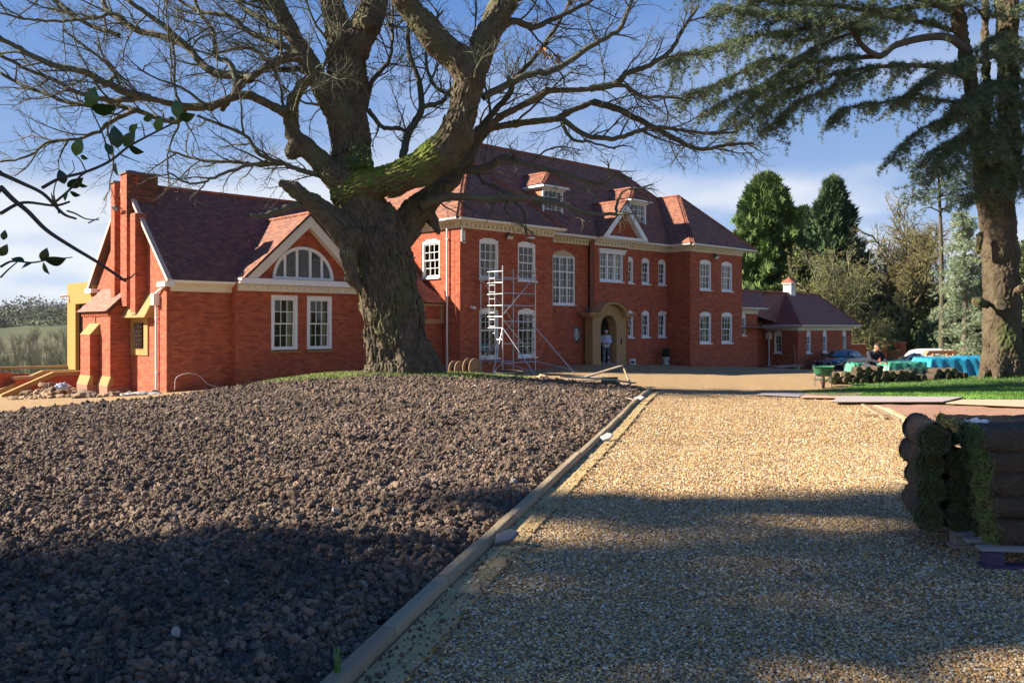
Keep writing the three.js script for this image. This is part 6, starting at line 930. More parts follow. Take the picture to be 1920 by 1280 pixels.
{ // far heap: two long rows of rolls, ends to the viewer
  const g = 'turf rolls stacked at the lawn edge', lab = 'brown turf roll in the long heap along the far lawn edge', proto = turfRoll(lab, .108, .62, g, { hair: [-1, 1], n: 6 }), spots = [];
  for (let i = 0; i < 12; i++) spots.push([1584 + i * 12.6, 27.9, 0]); for (let i = 0; i < 10; i++) spots.push([1590 + i * 12.8, 27.95, 1]); for (const px of [1606, 1621, 1640]) spots.push([px, 28.0, 2]);
  for (const [px, l] of [[1560, 0], [1572, 0], [1568, 1], [1769, 0], [1785, 0], [1799, 0], [1745, 0], [1752, 1], [1768, 1], [1785, 1]]) spots.push([px, px < 1580 ? 28.1 : 28.4, l]);
  spots.forEach(([px, d, l], i) => { const r = i ? proto.clone() : proto; if (i) { r.name = numbered('turf_roll'); r.userData = { ...proto.userData }; scene.add(r); } const x = gx(px + rr(-2, 2), d); put(r, x, d + rr(-.06, .06), .15 + l * .168 + rr(-.012, .012), -Math.PI / 2 + rr(-.25, .25)); r.rotation.z = rr(-.05, .05); });
}
{ // near pallet: five layers of rolls laid along it, with a column of ends on its left
  const pal = thing('pallet', 'timber pallet with a purple end block under the near turf rolls', 'pallet', [3.16, gy(3.2, 6.3) + .03, -5.72], -.12);
  for (let k = 0; k < 6; k++) { const m = part(pal, 'deck_board', bevelBox(0, 1.25, .105, .128, -1.2 + k * .215, -1.09 + k * .215, .004), M.greyWood); m.position.y = rr(-.002, .002); } for (let k = 0; k < 3; k++) { for (let j = 0; j < 3; j++) part(pal, 'block', bevelBox(.02 + j * .56, .13 + j * .56, .022, .104, -1.18 + k * .54, -1.06 + k * .54, .005), k === 2 ? mat(.085, .05, .10, .8) : M.greyWood); part(pal, 'base_board', bevelBox(0, 1.25, .0, .021, -1.18 + k * .54, -1.06 + k * .54, .003), k === 2 ? mat(.085, .05, .10, .8) : M.greyWood); }
  const lay = ['bottom', 'second', 'middle', 'fourth', 'top'], g = 'turf rolls on the near pallet', y0 = gy(3.2, 6.3) + .16 ;
  for (let l = 0; l < 5; l++) for (let k = 0; k < (l === 4 ? 4 : 2); k++) { const r = turfRoll(`${k ? ['', 'second', 'third', 'fourth'][k] + ' row' : 'front'} turf roll laid lengthwise in the ${lay[l]} layer of the near pallet`, .098, 1.0, g, k ? { hair: [-1], n: 30 } : { hair: [-1], n: 130 }); r.position.set(3.80 - l * .028 + rr(-.015, .015) + k * .04, y0 + .085 + l * .158, -(5.86 + k * .24) + rr(-.01, .01)); r.rotation.y = .03 + rr(-.02, .02); r.rotation.z = rr(-.012, .012) ; r.rotation.x = rr(0, 6); if (k) r.userData.group = g; }
  for (let l = 0; l < 4; l++) for (let k = 0; k < 2; k++) { if (l === 3 && k) continue; const r = turfRoll(`turf roll end on in the ${lay[l === 3 ? 4 : l]} layer, ${k ? 'inner' : 'outer'} column of the near pallet`, l === 3 ? .118 : .108, .8, g, { hair: [-1, 1], n: l === 3 ? 12 : 45 }); r.position.set(3.20 + k * .2 + (l === 3 ? -.04 : rr(-.03, .03)), y0 + .10 + l * .19, -(6.62 - (l === 3 ? .10 : 0))); r.rotation.y = Math.PI / 2 - .28 + rr(-.05, .05); r.rotation.x = 0; }
  const lb = part(scene, 'turf_label', new THREE.PlaneGeometry(.2, .09, 6, 3), mat(.7, .69, .66, .6, { side: THREE.DoubleSide })); const pp = lb.geometry.attributes.position; for (let i = 0; i < pp.count; i++) pp.setZ(i, .02 * noise2(pp.getX(i) * 20, pp.getY(i) * 20)); lb.geometry.computeVertexNormals(); lb.rotation.set(-1.1, .1, .15); lb.position.set(3.36, y0 + .80, -6.12); lb.userData = { label: 'crumpled white plastic sheet lying on top of the near turf rolls', category: 'plastic sheet' }; lb.name = 'plastic_sheet';
}
// ------------------------------------------------ wheelbarrows
function barrow(name, label, px, d, turn, tone, scale = 1, mirror = 1) {
  const t = stand(name, label, 'wheelbarrow', px, d, turn); t.scale.setScalar(scale); const ring = (y, w, l, dx) => [[-l + dx, -w], [l + dx, -w * .82], [l + dx + .05, 0], [l + dx, w * .82], [-l + dx, w]].map(([x, z]) => V(x, y, z));
  part(t, 'tub', loft([ring(.36, .20, .26, .02), ring(.5, .29, .37, .03), ring(.66, .34, .44, .05), ring(.665, .36, .46, .05), ring(.64, .325, .42, .05), ring(.40, .2, .26, .02)], true), mat(...tone, .5));
  for (const z of [-.24, .24]) part(t, 'handle', merge([tube([V(-1.05, .62, z * 1.15), V(-.5, .42, z), V(.1, .33, z * .8), V(.62, .22, z * .35)], .017, 7), cyl(V(-1.12, .64, z * 1.15), V(-.98, .60, z * 1.14), .022, .022, 8)]), M.steel);
  for (const z of [-.24, .24]) part(t, 'leg', tube([V(-.12, .36, z), V(-.34, .02, z * 1.05), V(-.42, .0, z * 1.05), V(-.40, .36, z)], .014, 6), M.steel);
  const wh = new THREE.TorusGeometry(.15, .05, 10, 20); wh.translate(.66, .2, 0); part(t, 'wheel', wh, M.rubber); part(t, 'hub', cyl(V(.66, .2, -.07), V(.66, .2, .07), .05, .05, 10), mat(.5, .1, .05, .5)); return t;
}
barrow('wheelbarrow', 'green wheelbarrow standing at the corner of the new lawn', 1544, 26.6, -1.92, [.03, .16, .08]);
barrow('wheelbarrow', 'blue wheelbarrow parked by the steps left of the wing', 148, 35.5, .3, [.25, .42, .72]);
// ------------------------------------------------ boards and sheets on the ground
function boardOn(name, label, cat, corners, th, m, lift = .06) { // corners [x, d] in order; a flat sheet of real thickness that follows them
  const ys = corners.map(([x, d]) => gy(x, d) + lift), pos = [], lo = corners.map(([x, d], i) => V(x, ys[i], -d)), hi = lo.map((p) => p.clone().add(V(0, th, 0))); const c = lo.reduce((a, p) => a.add(p), V(0, 0, 0)).multiplyScalar(.25), o = thing(name, label, cat, [c.x, c.y, c.z]); part(o, 'sheet', loft([lo.map((p) => p.clone().sub(c)), hi.map((p) => p.clone().sub(c))]), m); return o;
}
const G = (px, py, y = -.12) => onGround(px, py, y), ply = mat(.50, .30, .21, .85, { bumpMap: grainBump, bumpScale: .002 }), plyGrey = mat(.36, .31, .30, .85);
boardOn('plywood_sheet', 'pinkish plywood sheet lying on gravel at the lawn corner', 'plywood', [G(1500, 749), G(1604, 751), G(1622, 735), G(1520, 735)], .018, ply);
boardOn('plywood_sheet', 'greyer plywood sheet next to the pinkish one on the gravel', 'plywood', [G(1418, 742), G(1498, 746), G(1518, 736), G(1440, 734)], .018, plyGrey, .05);
boardOn('track_board', 'long grey track board laid along the lawn edge', 'board', [G(1560, 762), G(1770, 762), G(1806, 752), G(1575, 749)], .035, plyGrey, .075);
boardOn('track_board', 'buff track board beyond the grey one at the lawn edge', 'board', [G(1774, 764), G(1990, 775), G(1990, 758), G(1806, 756)], .03, mat(.45, .36, .24, .85), .06);
for (const [a, b, label, w, tone] of [[[1618, 764], [1660, 790], 'loose timber batten across the broken kerb by the red earth', .06, [.30, .22, .13]], [[1638, 768], [1690, 794], 'second loose batten beside the broken kerb', .05, [.22, .16, .10]], [[1618, 784], [1700, 786], 'thin batten lying on the gravel beside the red earth', .04, [.34, .25, .15]]]) { const [x0, d0] = G(...a, -.08), [x1, d1] = G(...b, -.08), o = thing('timber_batten', label, 'timber', [(x0 + x1) / 2, gy((x0 + x1) / 2, (d0 + d1) / 2) + .05, -(d0 + d1) / 2], Math.atan2(d1 - d0, x1 - x0)); const L = Math.hypot(x1 - x0, d1 - d0) / 2; part(o, 'batten', bevelBox(-L, L, 0, .04, -w / 2, w / 2, .004), mat(...tone, .9)); }
{ const [x0, d0] = G(1650, 766, -.08), [x1, d1] = G(1740, 812, -.04), k = thing('broken_kerb', 'pale kerb edging along the far right side of the drive', 'kerb', [(x0 + x1) / 2, gy((x0 + x1) / 2, (d0 + d1) / 2), -(d0 + d1) / 2], Math.atan2(d1 - d0, x1 - x0)); const L = Math.hypot(x1 - x0, d1 - d0), n = 5; for (let i = 0; i < n; i++) { const m = part(k, 'kerb_stone', bevelBox(-L / 2 + i * L / n + .01, -L / 2 + (i + 1) * L / n - .01, -.05, .10, -.06, .06, .015), mat(.50, .39, .2, .9)); m.rotation.y = rr(-.03, .03); m.position.y = rr(-.03, .01); } }
// ------------------------------------------------ tarpaulins over stacked goods
function tarp(label, px, d, w, l, h, turn, tone, seed) {
  const t = stand('tarpaulin', label, 'tarpaulin', px, d, turn), N = 40, pos = [], idx = []; for (let j = 0; j <= N; j++) for (let i = 0; i <= N; i++) { const a = i / N * 2 - 1, b = j / N * 2 - 1, ex = Math.max(0, Math.abs(a) - .72) / .28, ez = Math.max(0, Math.abs(b) - .72) / .28, e = Math.max(ex, ez), fold = .05 * Math.sin((Math.abs(a) > Math.abs(b) ? b : a) * 17 + seed) * e; pos.push(a * w / 2 * (1 + .06 * e) + fold, h * (1 - smooth(e, 0, 1) * .93) + .05 * fbm2(a * 2.5 + seed, b * 2.5, 3) + .025 * noise2(a * 7, b * 7 + seed), b * l / 2 * (1 + .06 * e) + fold); } for (let j = 0; j < N; j++) for (let i = 0; i < N; i++) { const a = j * (N + 1) + i; idx.push(a, a + N + 1, a + 1, a + 1, a + N + 1, a + N + 2); }
  part(t, 'sheet', geom(pos, idx), mat(...tone, .38, { side: THREE.DoubleSide })); part(t, 'load', bevelBox(-w * .34, w * .34, .0, h * .86, -l * .34, l * .34, .02), M.wood); return t;
}
tarp('bright blue tarpaulin draped over stacked goods by the cedar', 1772, 30.4, 2.3, 1.5, .70, .12, [.025, .27, .44], 3); tarp('second blue tarpaulin tucked behind the cedar trunk', 1832, 34, 2.0, 1.4, .74, -.1, [.03, .24, .38], 8); tarp('green tarpaulin sagging beside the blue one', 1690, 30.2, 2.0, 1.3, .60, .2, [.05, .24, .15], 5); tarp('small green tarpaulin between the car and the crouching person', 1612, 29.8, .9, .8, .62, .1, [.06, .28, .17], 9); tarp('dark green cover behind the middle of the far turf heap', 1728, 29.6, 1.5, 1.0, .40, 0, [.02, .05, .035], 12);
{ const t = stand('timber_stack', 'stack of orange timber planks beyond the blue tarpaulin', 'timber', 1764, 40, .1); for (let k = 0; k < 3; k++) { const m = part(t, 'plank', bevelBox(-.72 + rr(-.06, .06), .72 + rr(-.06, .06), .92 + k * .05, .965 + k * .05, -.2, .2, .005), mat(.50, .22, .10, .85)); m.rotation.y = rr(-.05, .05); } for (const x of [-.5, .5]) part(t, 'trestle', merge([bevelBox(x - .05, x + .05, .84, .918, -.3, .3, .01), cyl(V(x, .86, -.22), V(x, 0, -.3), .03), cyl(V(x, .86, .22), V(x, 0, .3), .03)]), M.wood); }
{ const t = stand('roof_tile_stack', 'reddish stacked roof tiles beside the blue tarpaulin', 'tiles', 1822, 31, .2); for (let k = 0; k < 4; k++) for (let j = 0; j < 3; j++) { const m = part(t, 'tile', bevelBox(-.45 + j * .3, -.19 + j * .3, .06 + k * .12, .16 + k * .12, -.25, .25, .008), mat(.33 + .04 * rnd(), .16, .11, .9)); m.rotation.y = rr(-.06, .06); } }
// ------------------------------------------------ dark saloon car and white van
function wheel(t, x, z, r) { const g = new THREE.CylinderGeometry(r, r, .21, 24); g.rotateX(Math.PI / 2); const w = part(t, 'wheel', g, M.rubber); w.position.set(x, r, z); const rim = new THREE.CylinderGeometry(r * .68, r * .68, .215, 18); rim.rotateX(Math.PI / 2); part(w, 'rim', rim, M.alu); }
const sect = (x, w, yt, yb, crown, shoulder) => { const half = [[0, yt + crown], [.55 * w, yt + crown * .8], [.86 * w, yt], [.97 * w, yt - shoulder], [w, lerp(yt, yb, .5)], [.97 * w, yb + .06], [.85 * w, yb]]; return [...half.map(([z, y]) => V(x, y, z)), ...half.slice(1).reverse().map(([z, y]) => V(x, y, -z))]; };
{
  const p = toWorld(19.0, 0, 3.3), t = thing('saloon_car', 'dark blue saloon car with four ringed grille parked by the outbuilding', 'car', [p.x, gy(p.x, -p.z), p.z], TURN); t.scale.setScalar(.95);
  const paint = new THREE.MeshPhysicalMaterial({ color: rgb(.006, .010, .022), roughness: .3, clearcoat: 1, clearcoatRoughness: .05, metalness: .3 });
  part(t, 'body', loft([sect(-2.38, .60, .52, .28, .02, .05), sect(-2.34, .76, .62, .22, .03, .06), sect(-2.15, .88, .70, .19, .05, .06), sect(-1.6, .92, .80, .18, .06, .08), sect(-.95, .93, .90, .18, .05, .1), sect(.2, .93, .93, .18, .03, .1), sect(1.4, .93, .95, .2, .03, .1), sect(2.1, .88, .96, .24, .04, .1), sect(2.42, .74, .88, .32, .03, .08)]), paint);
  part(t, 'roof', loft([sect(-1.0, .80, .93, .88, .01, .02), sect(-.25, .66, 1.30, .9, .04, .10), sect(.35, .64, 1.37, .9, .05, .10), sect(1.0, .62, 1.34, .9, .05, .1), sect(1.9, .66, 1.0, .9, .02, .03)]), paint);
  const gl = new THREE.MeshPhysicalMaterial({ color: rgb(.012, .02, .035), roughness: .06, clearcoat: 1 }); part(t, 'windscreen', loft([[V(-.97, .96, -.70), V(-.97, .99, 0), V(-.97, .96, .70), V(-.985, .96, .70), V(-.985, .97, 0), V(-.985, .96, -.70)].map((q) => q), [V(-.30, 1.30, -.56), V(-.30, 1.345, 0), V(-.30, 1.30, .56), V(-.335, 1.29, .56), V(-.335, 1.335, 0), V(-.335, 1.29, -.56)]]), gl);
  for (const s of [1, -1]) { for (const [x0, x1, y1a, y1b] of [[-.62, .32, 1.20, 1.285], [.36, 1.2, 1.285, 1.20]]) part(t, 'side_window', loft([[V(x0, .97, s * .795), V(x1, .98, s * .795), V(x1, y1b, s * .665), V(x0 + .22 * (x0 < 0), y1a, s * .675)], [V(x0, .97, s * .76), V(x1, .98, s * .76), V(x1, y1b, s * .63), V(x0 + .22 * (x0 < 0), y1a, s * .64)]]), gl);
    part(t, 'headlight', loft([[V(-2.29, .66, s * .46), V(-2.16, .70, s * .84), V(-2.18, .60, s * .86), V(-2.335, .57, s * .48)], [V(-2.20, .66, s * .46), V(-2.1, .70, s * .82), V(-2.1, .60, s * .82), V(-2.25, .57, s * .48)]]), mat(.75, .77, .8, .15)); part(t, 'mirror', (() => { const m = new THREE.SphereGeometry(.11, 12, 8); m.scale(.7, .6, 1); m.translate(-.72, 1.02, s * 1.0); return m; })(), paint); part(t, 'door_handle', bevelBox(-.02, .2, .84, .87, s * .93 - .015, s * .93 + .015, .005), M.alu); }
  const gr = new THREE.Shape(); gr.moveTo(-.34, .66); gr.lineTo(.34, .66); gr.lineTo(.42, .56); gr.lineTo(.30, .26); gr.lineTo(-.30, .26); gr.lineTo(-.42, .56); gr.closePath(); const rim = new THREE.ExtrudeGeometry(gr, { depth: .03, bevelEnabled: true, bevelSize: .02, bevelThickness: .01, bevelSegments: 1 }); rim.rotateY(-Math.PI / 2); rim.translate(-2.37, 0, 0); part(t, 'grille_surround', rim, M.alu); const gi = new THREE.ExtrudeGeometry(gr, { depth: .01, bevelEnabled: false }); gi.scale(.93, .92, 1); gi.translate(0, .04, 0); gi.rotateY(-Math.PI / 2); gi.translate(-2.405, 0, 0); part(t, 'grille', gi, M.dark);
  const rings = []; for (let k = 0; k < 4; k++) { const q = new THREE.TorusGeometry(.05, .009, 6, 16); q.rotateY(Math.PI / 2); q.translate(-2.422, .585, -.105 + k * .07); rings.push(q); } part(t, 'ring_badge', merge(rings), M.alu);
  const pt = canvasTex(256, (c, s) => { c.fillStyle = '#d8d8d2'; c.fillRect(0, 0, s, s); c.fillStyle = '#23242a'; const q = seeded(9); for (let i = 0; i < 7; i++) { const x = 14 + i * 33 + (i > 3 ? 10 : 0); c.fillRect(x, 60, 7, 130); c.fillRect(x + 13, 60 + 60 * q(), 7, 70); c.fillRect(x, 60 + 100 * q(), 20, 14); } }); const plate = new THREE.PlaneGeometry(.52, .11); plate.rotateY(-Math.PI / 2); plate.translate(-2.43, .40, 0); part(t, 'number_plate', plate, new THREE.MeshStandardMaterial({ map: pt, roughness: .5 }));
  part(t, 'bumper', loft([sect(-2.42, .55, .30, .20, .0, .02), sect(-2.30, .80, .34, .17, .0, .03), sect(-2.0, .90, .34, .17, .0, .03)]), M.dark);
  for (const x of [-1.5, 1.42]) for (const z of [-.82, .82]) wheel(t, x, z, .34);
}
{
  const d = 60, t = stand('delivery_van', 'small white van parked beyond the turf heap near the gates', 'van', 1722, d, -.15); t.scale.setScalar(.94); const white = new THREE.MeshPhysicalMaterial({ color: rgb(.82, .82, .82), roughness: .3, clearcoat: .8 });
  part(t, 'body', loft([sect(-2.12, .55, .66, .35, .02, .05), sect(-2.05, .76, .82, .25, .03, .06), sect(-1.5, .85, .98, .22, .05, .08), sect(-1.1, .87, 1.05, .2, .05, .1), sect(-.45, .87, 1.66, .2, .06, .2), sect(0, .87, 1.80, .2, .06, .2), sect(1.2, .87, 1.84, .2, .05, .2), sect(2.15, .87, 1.80, .22, .04, .2), sect(2.22, .84, 1.76, .3, .03, .18)]), white);
  const gl = new THREE.MeshPhysicalMaterial({ color: rgb(.02, .035, .04), roughness: .08, clearcoat: 1 }); for (const s of [1, -1]) { part(t, 'side_window', loft([[V(-.95, 1.06, s * .885), V(-.1, 1.06, s * .89), V(-.1, 1.52, s * .86), V(-.55, 1.50, s * .85)], [V(-.95, 1.06, s * .85), V(-.1, 1.06, s * .85), V(-.1, 1.52, s * .82), V(-.55, 1.50, s * .81)]]), gl); part(t, 'headlight', bevelBox(-2.08, -1.9, .72, .86, s * .70 - .08, s * .70 + .08, .03), mat(.7, .72, .74, .2)); part(t, 'mirror', (() => { const m = new THREE.SphereGeometry(.13, 10, 8); m.scale(.6, 1, .8); m.translate(-.78, 1.12, s * 1.0); return m; })(), M.dark); }
  part(t, 'windscreen', loft([[V(-1.12, 1.08, -.7), V(-1.12, 1.08, .7), V(-1.15, 1.07, .7), V(-1.15, 1.07, -.7)], [V(-.5, 1.62, -.62), V(-.5, 1.62, .62), V(-.53, 1.61, .62), V(-.53, 1.61, -.62)]]), gl); part(t, 'bumper', bevelBox(-2.2, -1.95, .3, .55, -.8, .8, .04), M.dark); for (const x of [-1.35, 1.35]) for (const z of [-.78, .78]) wheel(t, x, z, .31);
}
// ------------------------------------------------ gates beyond the outbuilding
{
  const d = 66, brickM = mat(.46, .105, .04, .9), x = (px) => gx(px, d), t0 = stand('garden_wall', 'low brick wall joining the outbuilding to the timber gates', 'wall', 1608, d - 2, TURN * .2); part(t0, 'wall', box(-.95, .65, -.2, 2.1, -.12, .12), brickM); part(t0, 'coping', bevelBox(-1, .7, 2.1, 2.18, -.17, .17, .01), M.porchStone);
  { const l = bevelBox(-1.05, -.75, 1.75, 2.05, .13, .3, .02); part(t0, 'lamp', l, mat(.75, .6, .28, .5)); }
  const pier = (px, h, label) => { const p = stand('gate_pier', label, 'gate pier', px, d, .2, 'brick gate piers'); part(p, 'shaft', box(-.3, .3, -.2, h, -.3, .3), brickM); part(p, 'cap', bevelBox(-.36, .36, h, h + .09, -.36, .36, .015), mat(.55, .2, .09, .9)); return p; }; pier(1653, 2.42, 'sunlit brick gate pier between the timber fence and the gate'); pier(1688, 2.52, 'brick gate pier at the far side of the closed gate');
  const f = stand('timber_fence', 'golden timber fence panel beside the gate pier', 'fence', 1632, d + .2, .1); for (let k = 0; k < 8; k++) part(f, 'board', bevelBox(-.52 + k * .132, -.395 + k * .132, -.1, 2.1 + .02 * (k & 1), -.015, .015, .004), mat(.62 + .05 * rnd(), .33 + .03 * rnd(), .11, .85)); part(f, 'rail', merge([box(-.52, .55, .4, .5, -.06, -.016), box(-.52, .55, 1.7, 1.8, -.06, -.016)]), M.wood);
  const g = stand('timber_gate', 'dark vertical boarded gate with swept top between the brick piers', 'gate', 1671, d - .1, -.55); for (let k = 0; k < 11; k++) part(g, 'board', bevelBox(-.75 + k * .135, -.62 + k * .135, .05, 1.75 + .035 * k, -.02, .02, .004), mat(.22 + .03 * rnd(), .10, .05, .85)); part(g, 'frame', merge([box(-.78, .78, .2, .32, -.07, -.021), box(-.78, .78, 1.4, 1.52, -.07, -.021)]), M.wood); const spikes = []; for (let k = 0; k < 9; k++) spikes.push(cyl(V(-.7 + k * .17, 1.7 + .04 * k, .03), V(-.7 + k * .17, 2.0 + .045 * k, .03), .012)); part(g, 'iron_spikes', merge(spikes), M.dark, 'stuff');
  const rl = stand('iron_railing', 'thin black iron railing in front of the golden fence', 'railing', 1642, d - .4, .1); for (let k = 0; k < 6; k++) part(rl, 'bar', cyl(V(-.5 + k * .2, 0, 0), V(-.5 + k * .2, 1.95 + .06 * k, 0), .014), M.dark); part(rl, 'top_rail', merge([cyl(V(-.55, 1.75, 0), V(.55, 2.05, 0), .014), cyl(V(-.55, .2, 0), V(.55, .2, 0), .014)]), M.dark);
}
// ------------------------------------------------ terrace walls, steps, piers and rubble on the far left
{
  const tb = (name, label, cat, u, z) => building(name, label, cat, u, -1.2, z), tones = brickTones;
  const y = (u, z) => { const p = toWorld(u, 0, z); return gy(p.x, -p.z); };
  const b = tb('terrace_wall', 'low brick terrace wall with ochre coping left of the extension', 'wall', -24.5, -10.5);
  const yy = y(-23, -11); brickWall(b, left(-25.2), rect(-15.5, -10.2, yy - .8, -.12), [], { thick: .2 }); at(b, 'coping', merge([bevelBox(-25.32, -24.95, -.12, -.02, -15.5, -10.1, .02), bevelBox(-25.0, -22.0, -.12, -.02, -12.2, -11.9, .02)]), M.stone);
  brickWall(b, front(-10.2), [[-25.2, yy - .8], [-22.8, yy - .8], [-22.8, -.4], [-25.2, -.12]], [], { thick: .2 }); at(b, 'terrace_floor', box(-24.98, -22.0, -.7, -.45, -12, -10.4), mat(.5, .46, .4, .9));
  { const s = new THREE.Shape(); s.moveTo(-25.3, -1.05); s.lineTo(-25.1, -1.05); s.lineTo(-23.4, -.28); s.lineTo(-22.3, -.28); s.lineTo(-22.3, -.12); s.lineTo(-23.5, -.12); s.lineTo(-25.3, -.92); s.closePath(); for (const z of [-10.15, -8.7]) { const g = new THREE.ExtrudeGeometry(s, { depth: .3, bevelEnabled: false }); g.translate(0, 0, z); at(b, 'stair_coping', g, M.stone); at(b, 'stair_wall', (() => { const w = new THREE.Shape(); w.moveTo(-25.1, -1.6); w.lineTo(-22.3, -1.6); w.lineTo(-22.3, -.3); w.lineTo(-23.4, -.3); w.lineTo(-25.1, -1.06); w.closePath(); const e = new THREE.ExtrudeGeometry(w, { depth: .2, bevelEnabled: false }); e.translate(0, 0, z + .05); return e; })(), mat(.4, .1, .05, .9)); } for (let k = 0; k < 5; k++) at(b, 'step', bevelBox(-25.0 + k * .34, -22.3, -1.6, -1.2 + k * .17, -9.83, -8.72, .012), mat(.55, .5, .42, .9)); }
  const pier = (px, d, label) => { const p = stand('terrace_pier', label, 'pier', px, d, TURN, 'low brick terrace piers'); part(p, 'shaft', box(-.33, .33, -.2, .62, -.33, .33), mat(.42, .1, .045, .9)); part(p, 'coping', bevelBox(-.42, .42, .62, .74, -.42, .42, .02), mat(.36, .2, .1, .9)); return p; }; pier(12, 35.5, 'low brick pier with flat coping nearer the hillside'); pier(42, 34.2, 'low brick pier with flat coping beside the rubble heap');
  // rubble: each stone a thing
  const q = seeded(811), shapes = [0, 1, 2, 3].map((k) => lump(k & 1, .5, 20 + k, .62)), mats = [[.30, .20, .12], [.24, .16, .10], [.35, .25, .155], [.19, .135, .095]].map((c) => mat(...c, .95)), heap = (n, cx, cd, rx, rd, h, label, group, s0, s1) => { for (let i = 0; i < n; i++) { const a = q() * 6.28, r = Math.sqrt(q()), x = cx + Math.cos(a) * r * rx, d = cd + Math.sin(a) * r * rd, m = solo('rubble_stone', label, 'stone', shapes[Math.floor(q() * 4)], mats[Math.floor(q() * 4)], group), s = lerp(s0, s1, q()); m.position.set(x, gy(x, d) + s * .35 + h * (1 - r) * q(), -d); m.rotation.set(q() * .8, q() * 6, q() * .8); m.scale.set(s * 1.3, s * .7, s); } };
  heap(80, gx(95, 32.5), 32.5, 1.1, .55, .6, 'rough stone in the rubble heap by the terrace steps', 'stones in the tall rubble heap', .07, .16); heap(44, gx(85, 29.8), 29.8, 1.2, .4, .2, 'rough stone in the low scatter before the rubble heap', 'stones in the low rubble scatter', .06, .15); heap(36, gx(225, 28.4), 28.4, 1.6, .3, .1, 'broken brown stone lying along the foot of the wing gable', 'stones along the wing gable', .05, .13); heap(7, gx(150, 28.6), 28.6, .5, .25, .05, 'flat broken slab lying on gravel near the lean-to', 'slabs near the lean-to', .14, .26);
  { const c = stand('plastic_bag', 'crumpled blue and white plastic bag by the rubble heap', 'bag', 115, 31.8, 0, undefined, .35); part(c, 'bag', (() => { const g = lump(2, .5, 31, .8); g.scale(.2, .16, .18); return g; })(), mat(.35, .45, .62, .4)); }
  { const c = stand('cement_bags', 'grey plastic sacks lying at the foot of the wing corner', 'sacks', 262, 28.0, .3); for (const [x, z, s] of [[0, 0, .3], [.45, .05, .24], [-.4, .02, .22]]) part(c, 'sack', (() => { const g = lump(2, .25, 40 + x * 10, .5); g.scale(s, s * .45, s * .7); g.translate(x, s * .2, z); return g; })(), mat(.42, .42, .42, .5)); }
  const hose = (pts, label, m) => { const P0 = pts.map(([px, py, d]) => atDepth(px, py, d)), o = P0[0].clone(), t = thing('cable', label, 'cable', [o.x, o.y, o.z]); part(t, 'cable', tube(P0.map((p) => p.clone().sub(o)), .011, 5, 40), m); }; hose([[327, 730, 28.9], [330, 708, 28.9], [350, 700, 29.0], [372, 704, 29.2], [390, 720, 29.3], [420, 728, 29.4]], 'pale cable looping out of the ground at the wing wall', mat(.5, .48, .45, .6)); hose([[455, 724, 29.6], [475, 714, 29.7], [495, 716, 29.8], [520, 722, 30]], 'black cable along the foot of the bay wall', M.dark); hose([[838, 690, 34.6], [855, 620, 34.6], [853, 560, 34.7], [852, 520, 34.8], [852, 450, 34.9]], 'thin cable hanging down the sunlit side of the main house', mat(.3, .07, .03, .8));
}
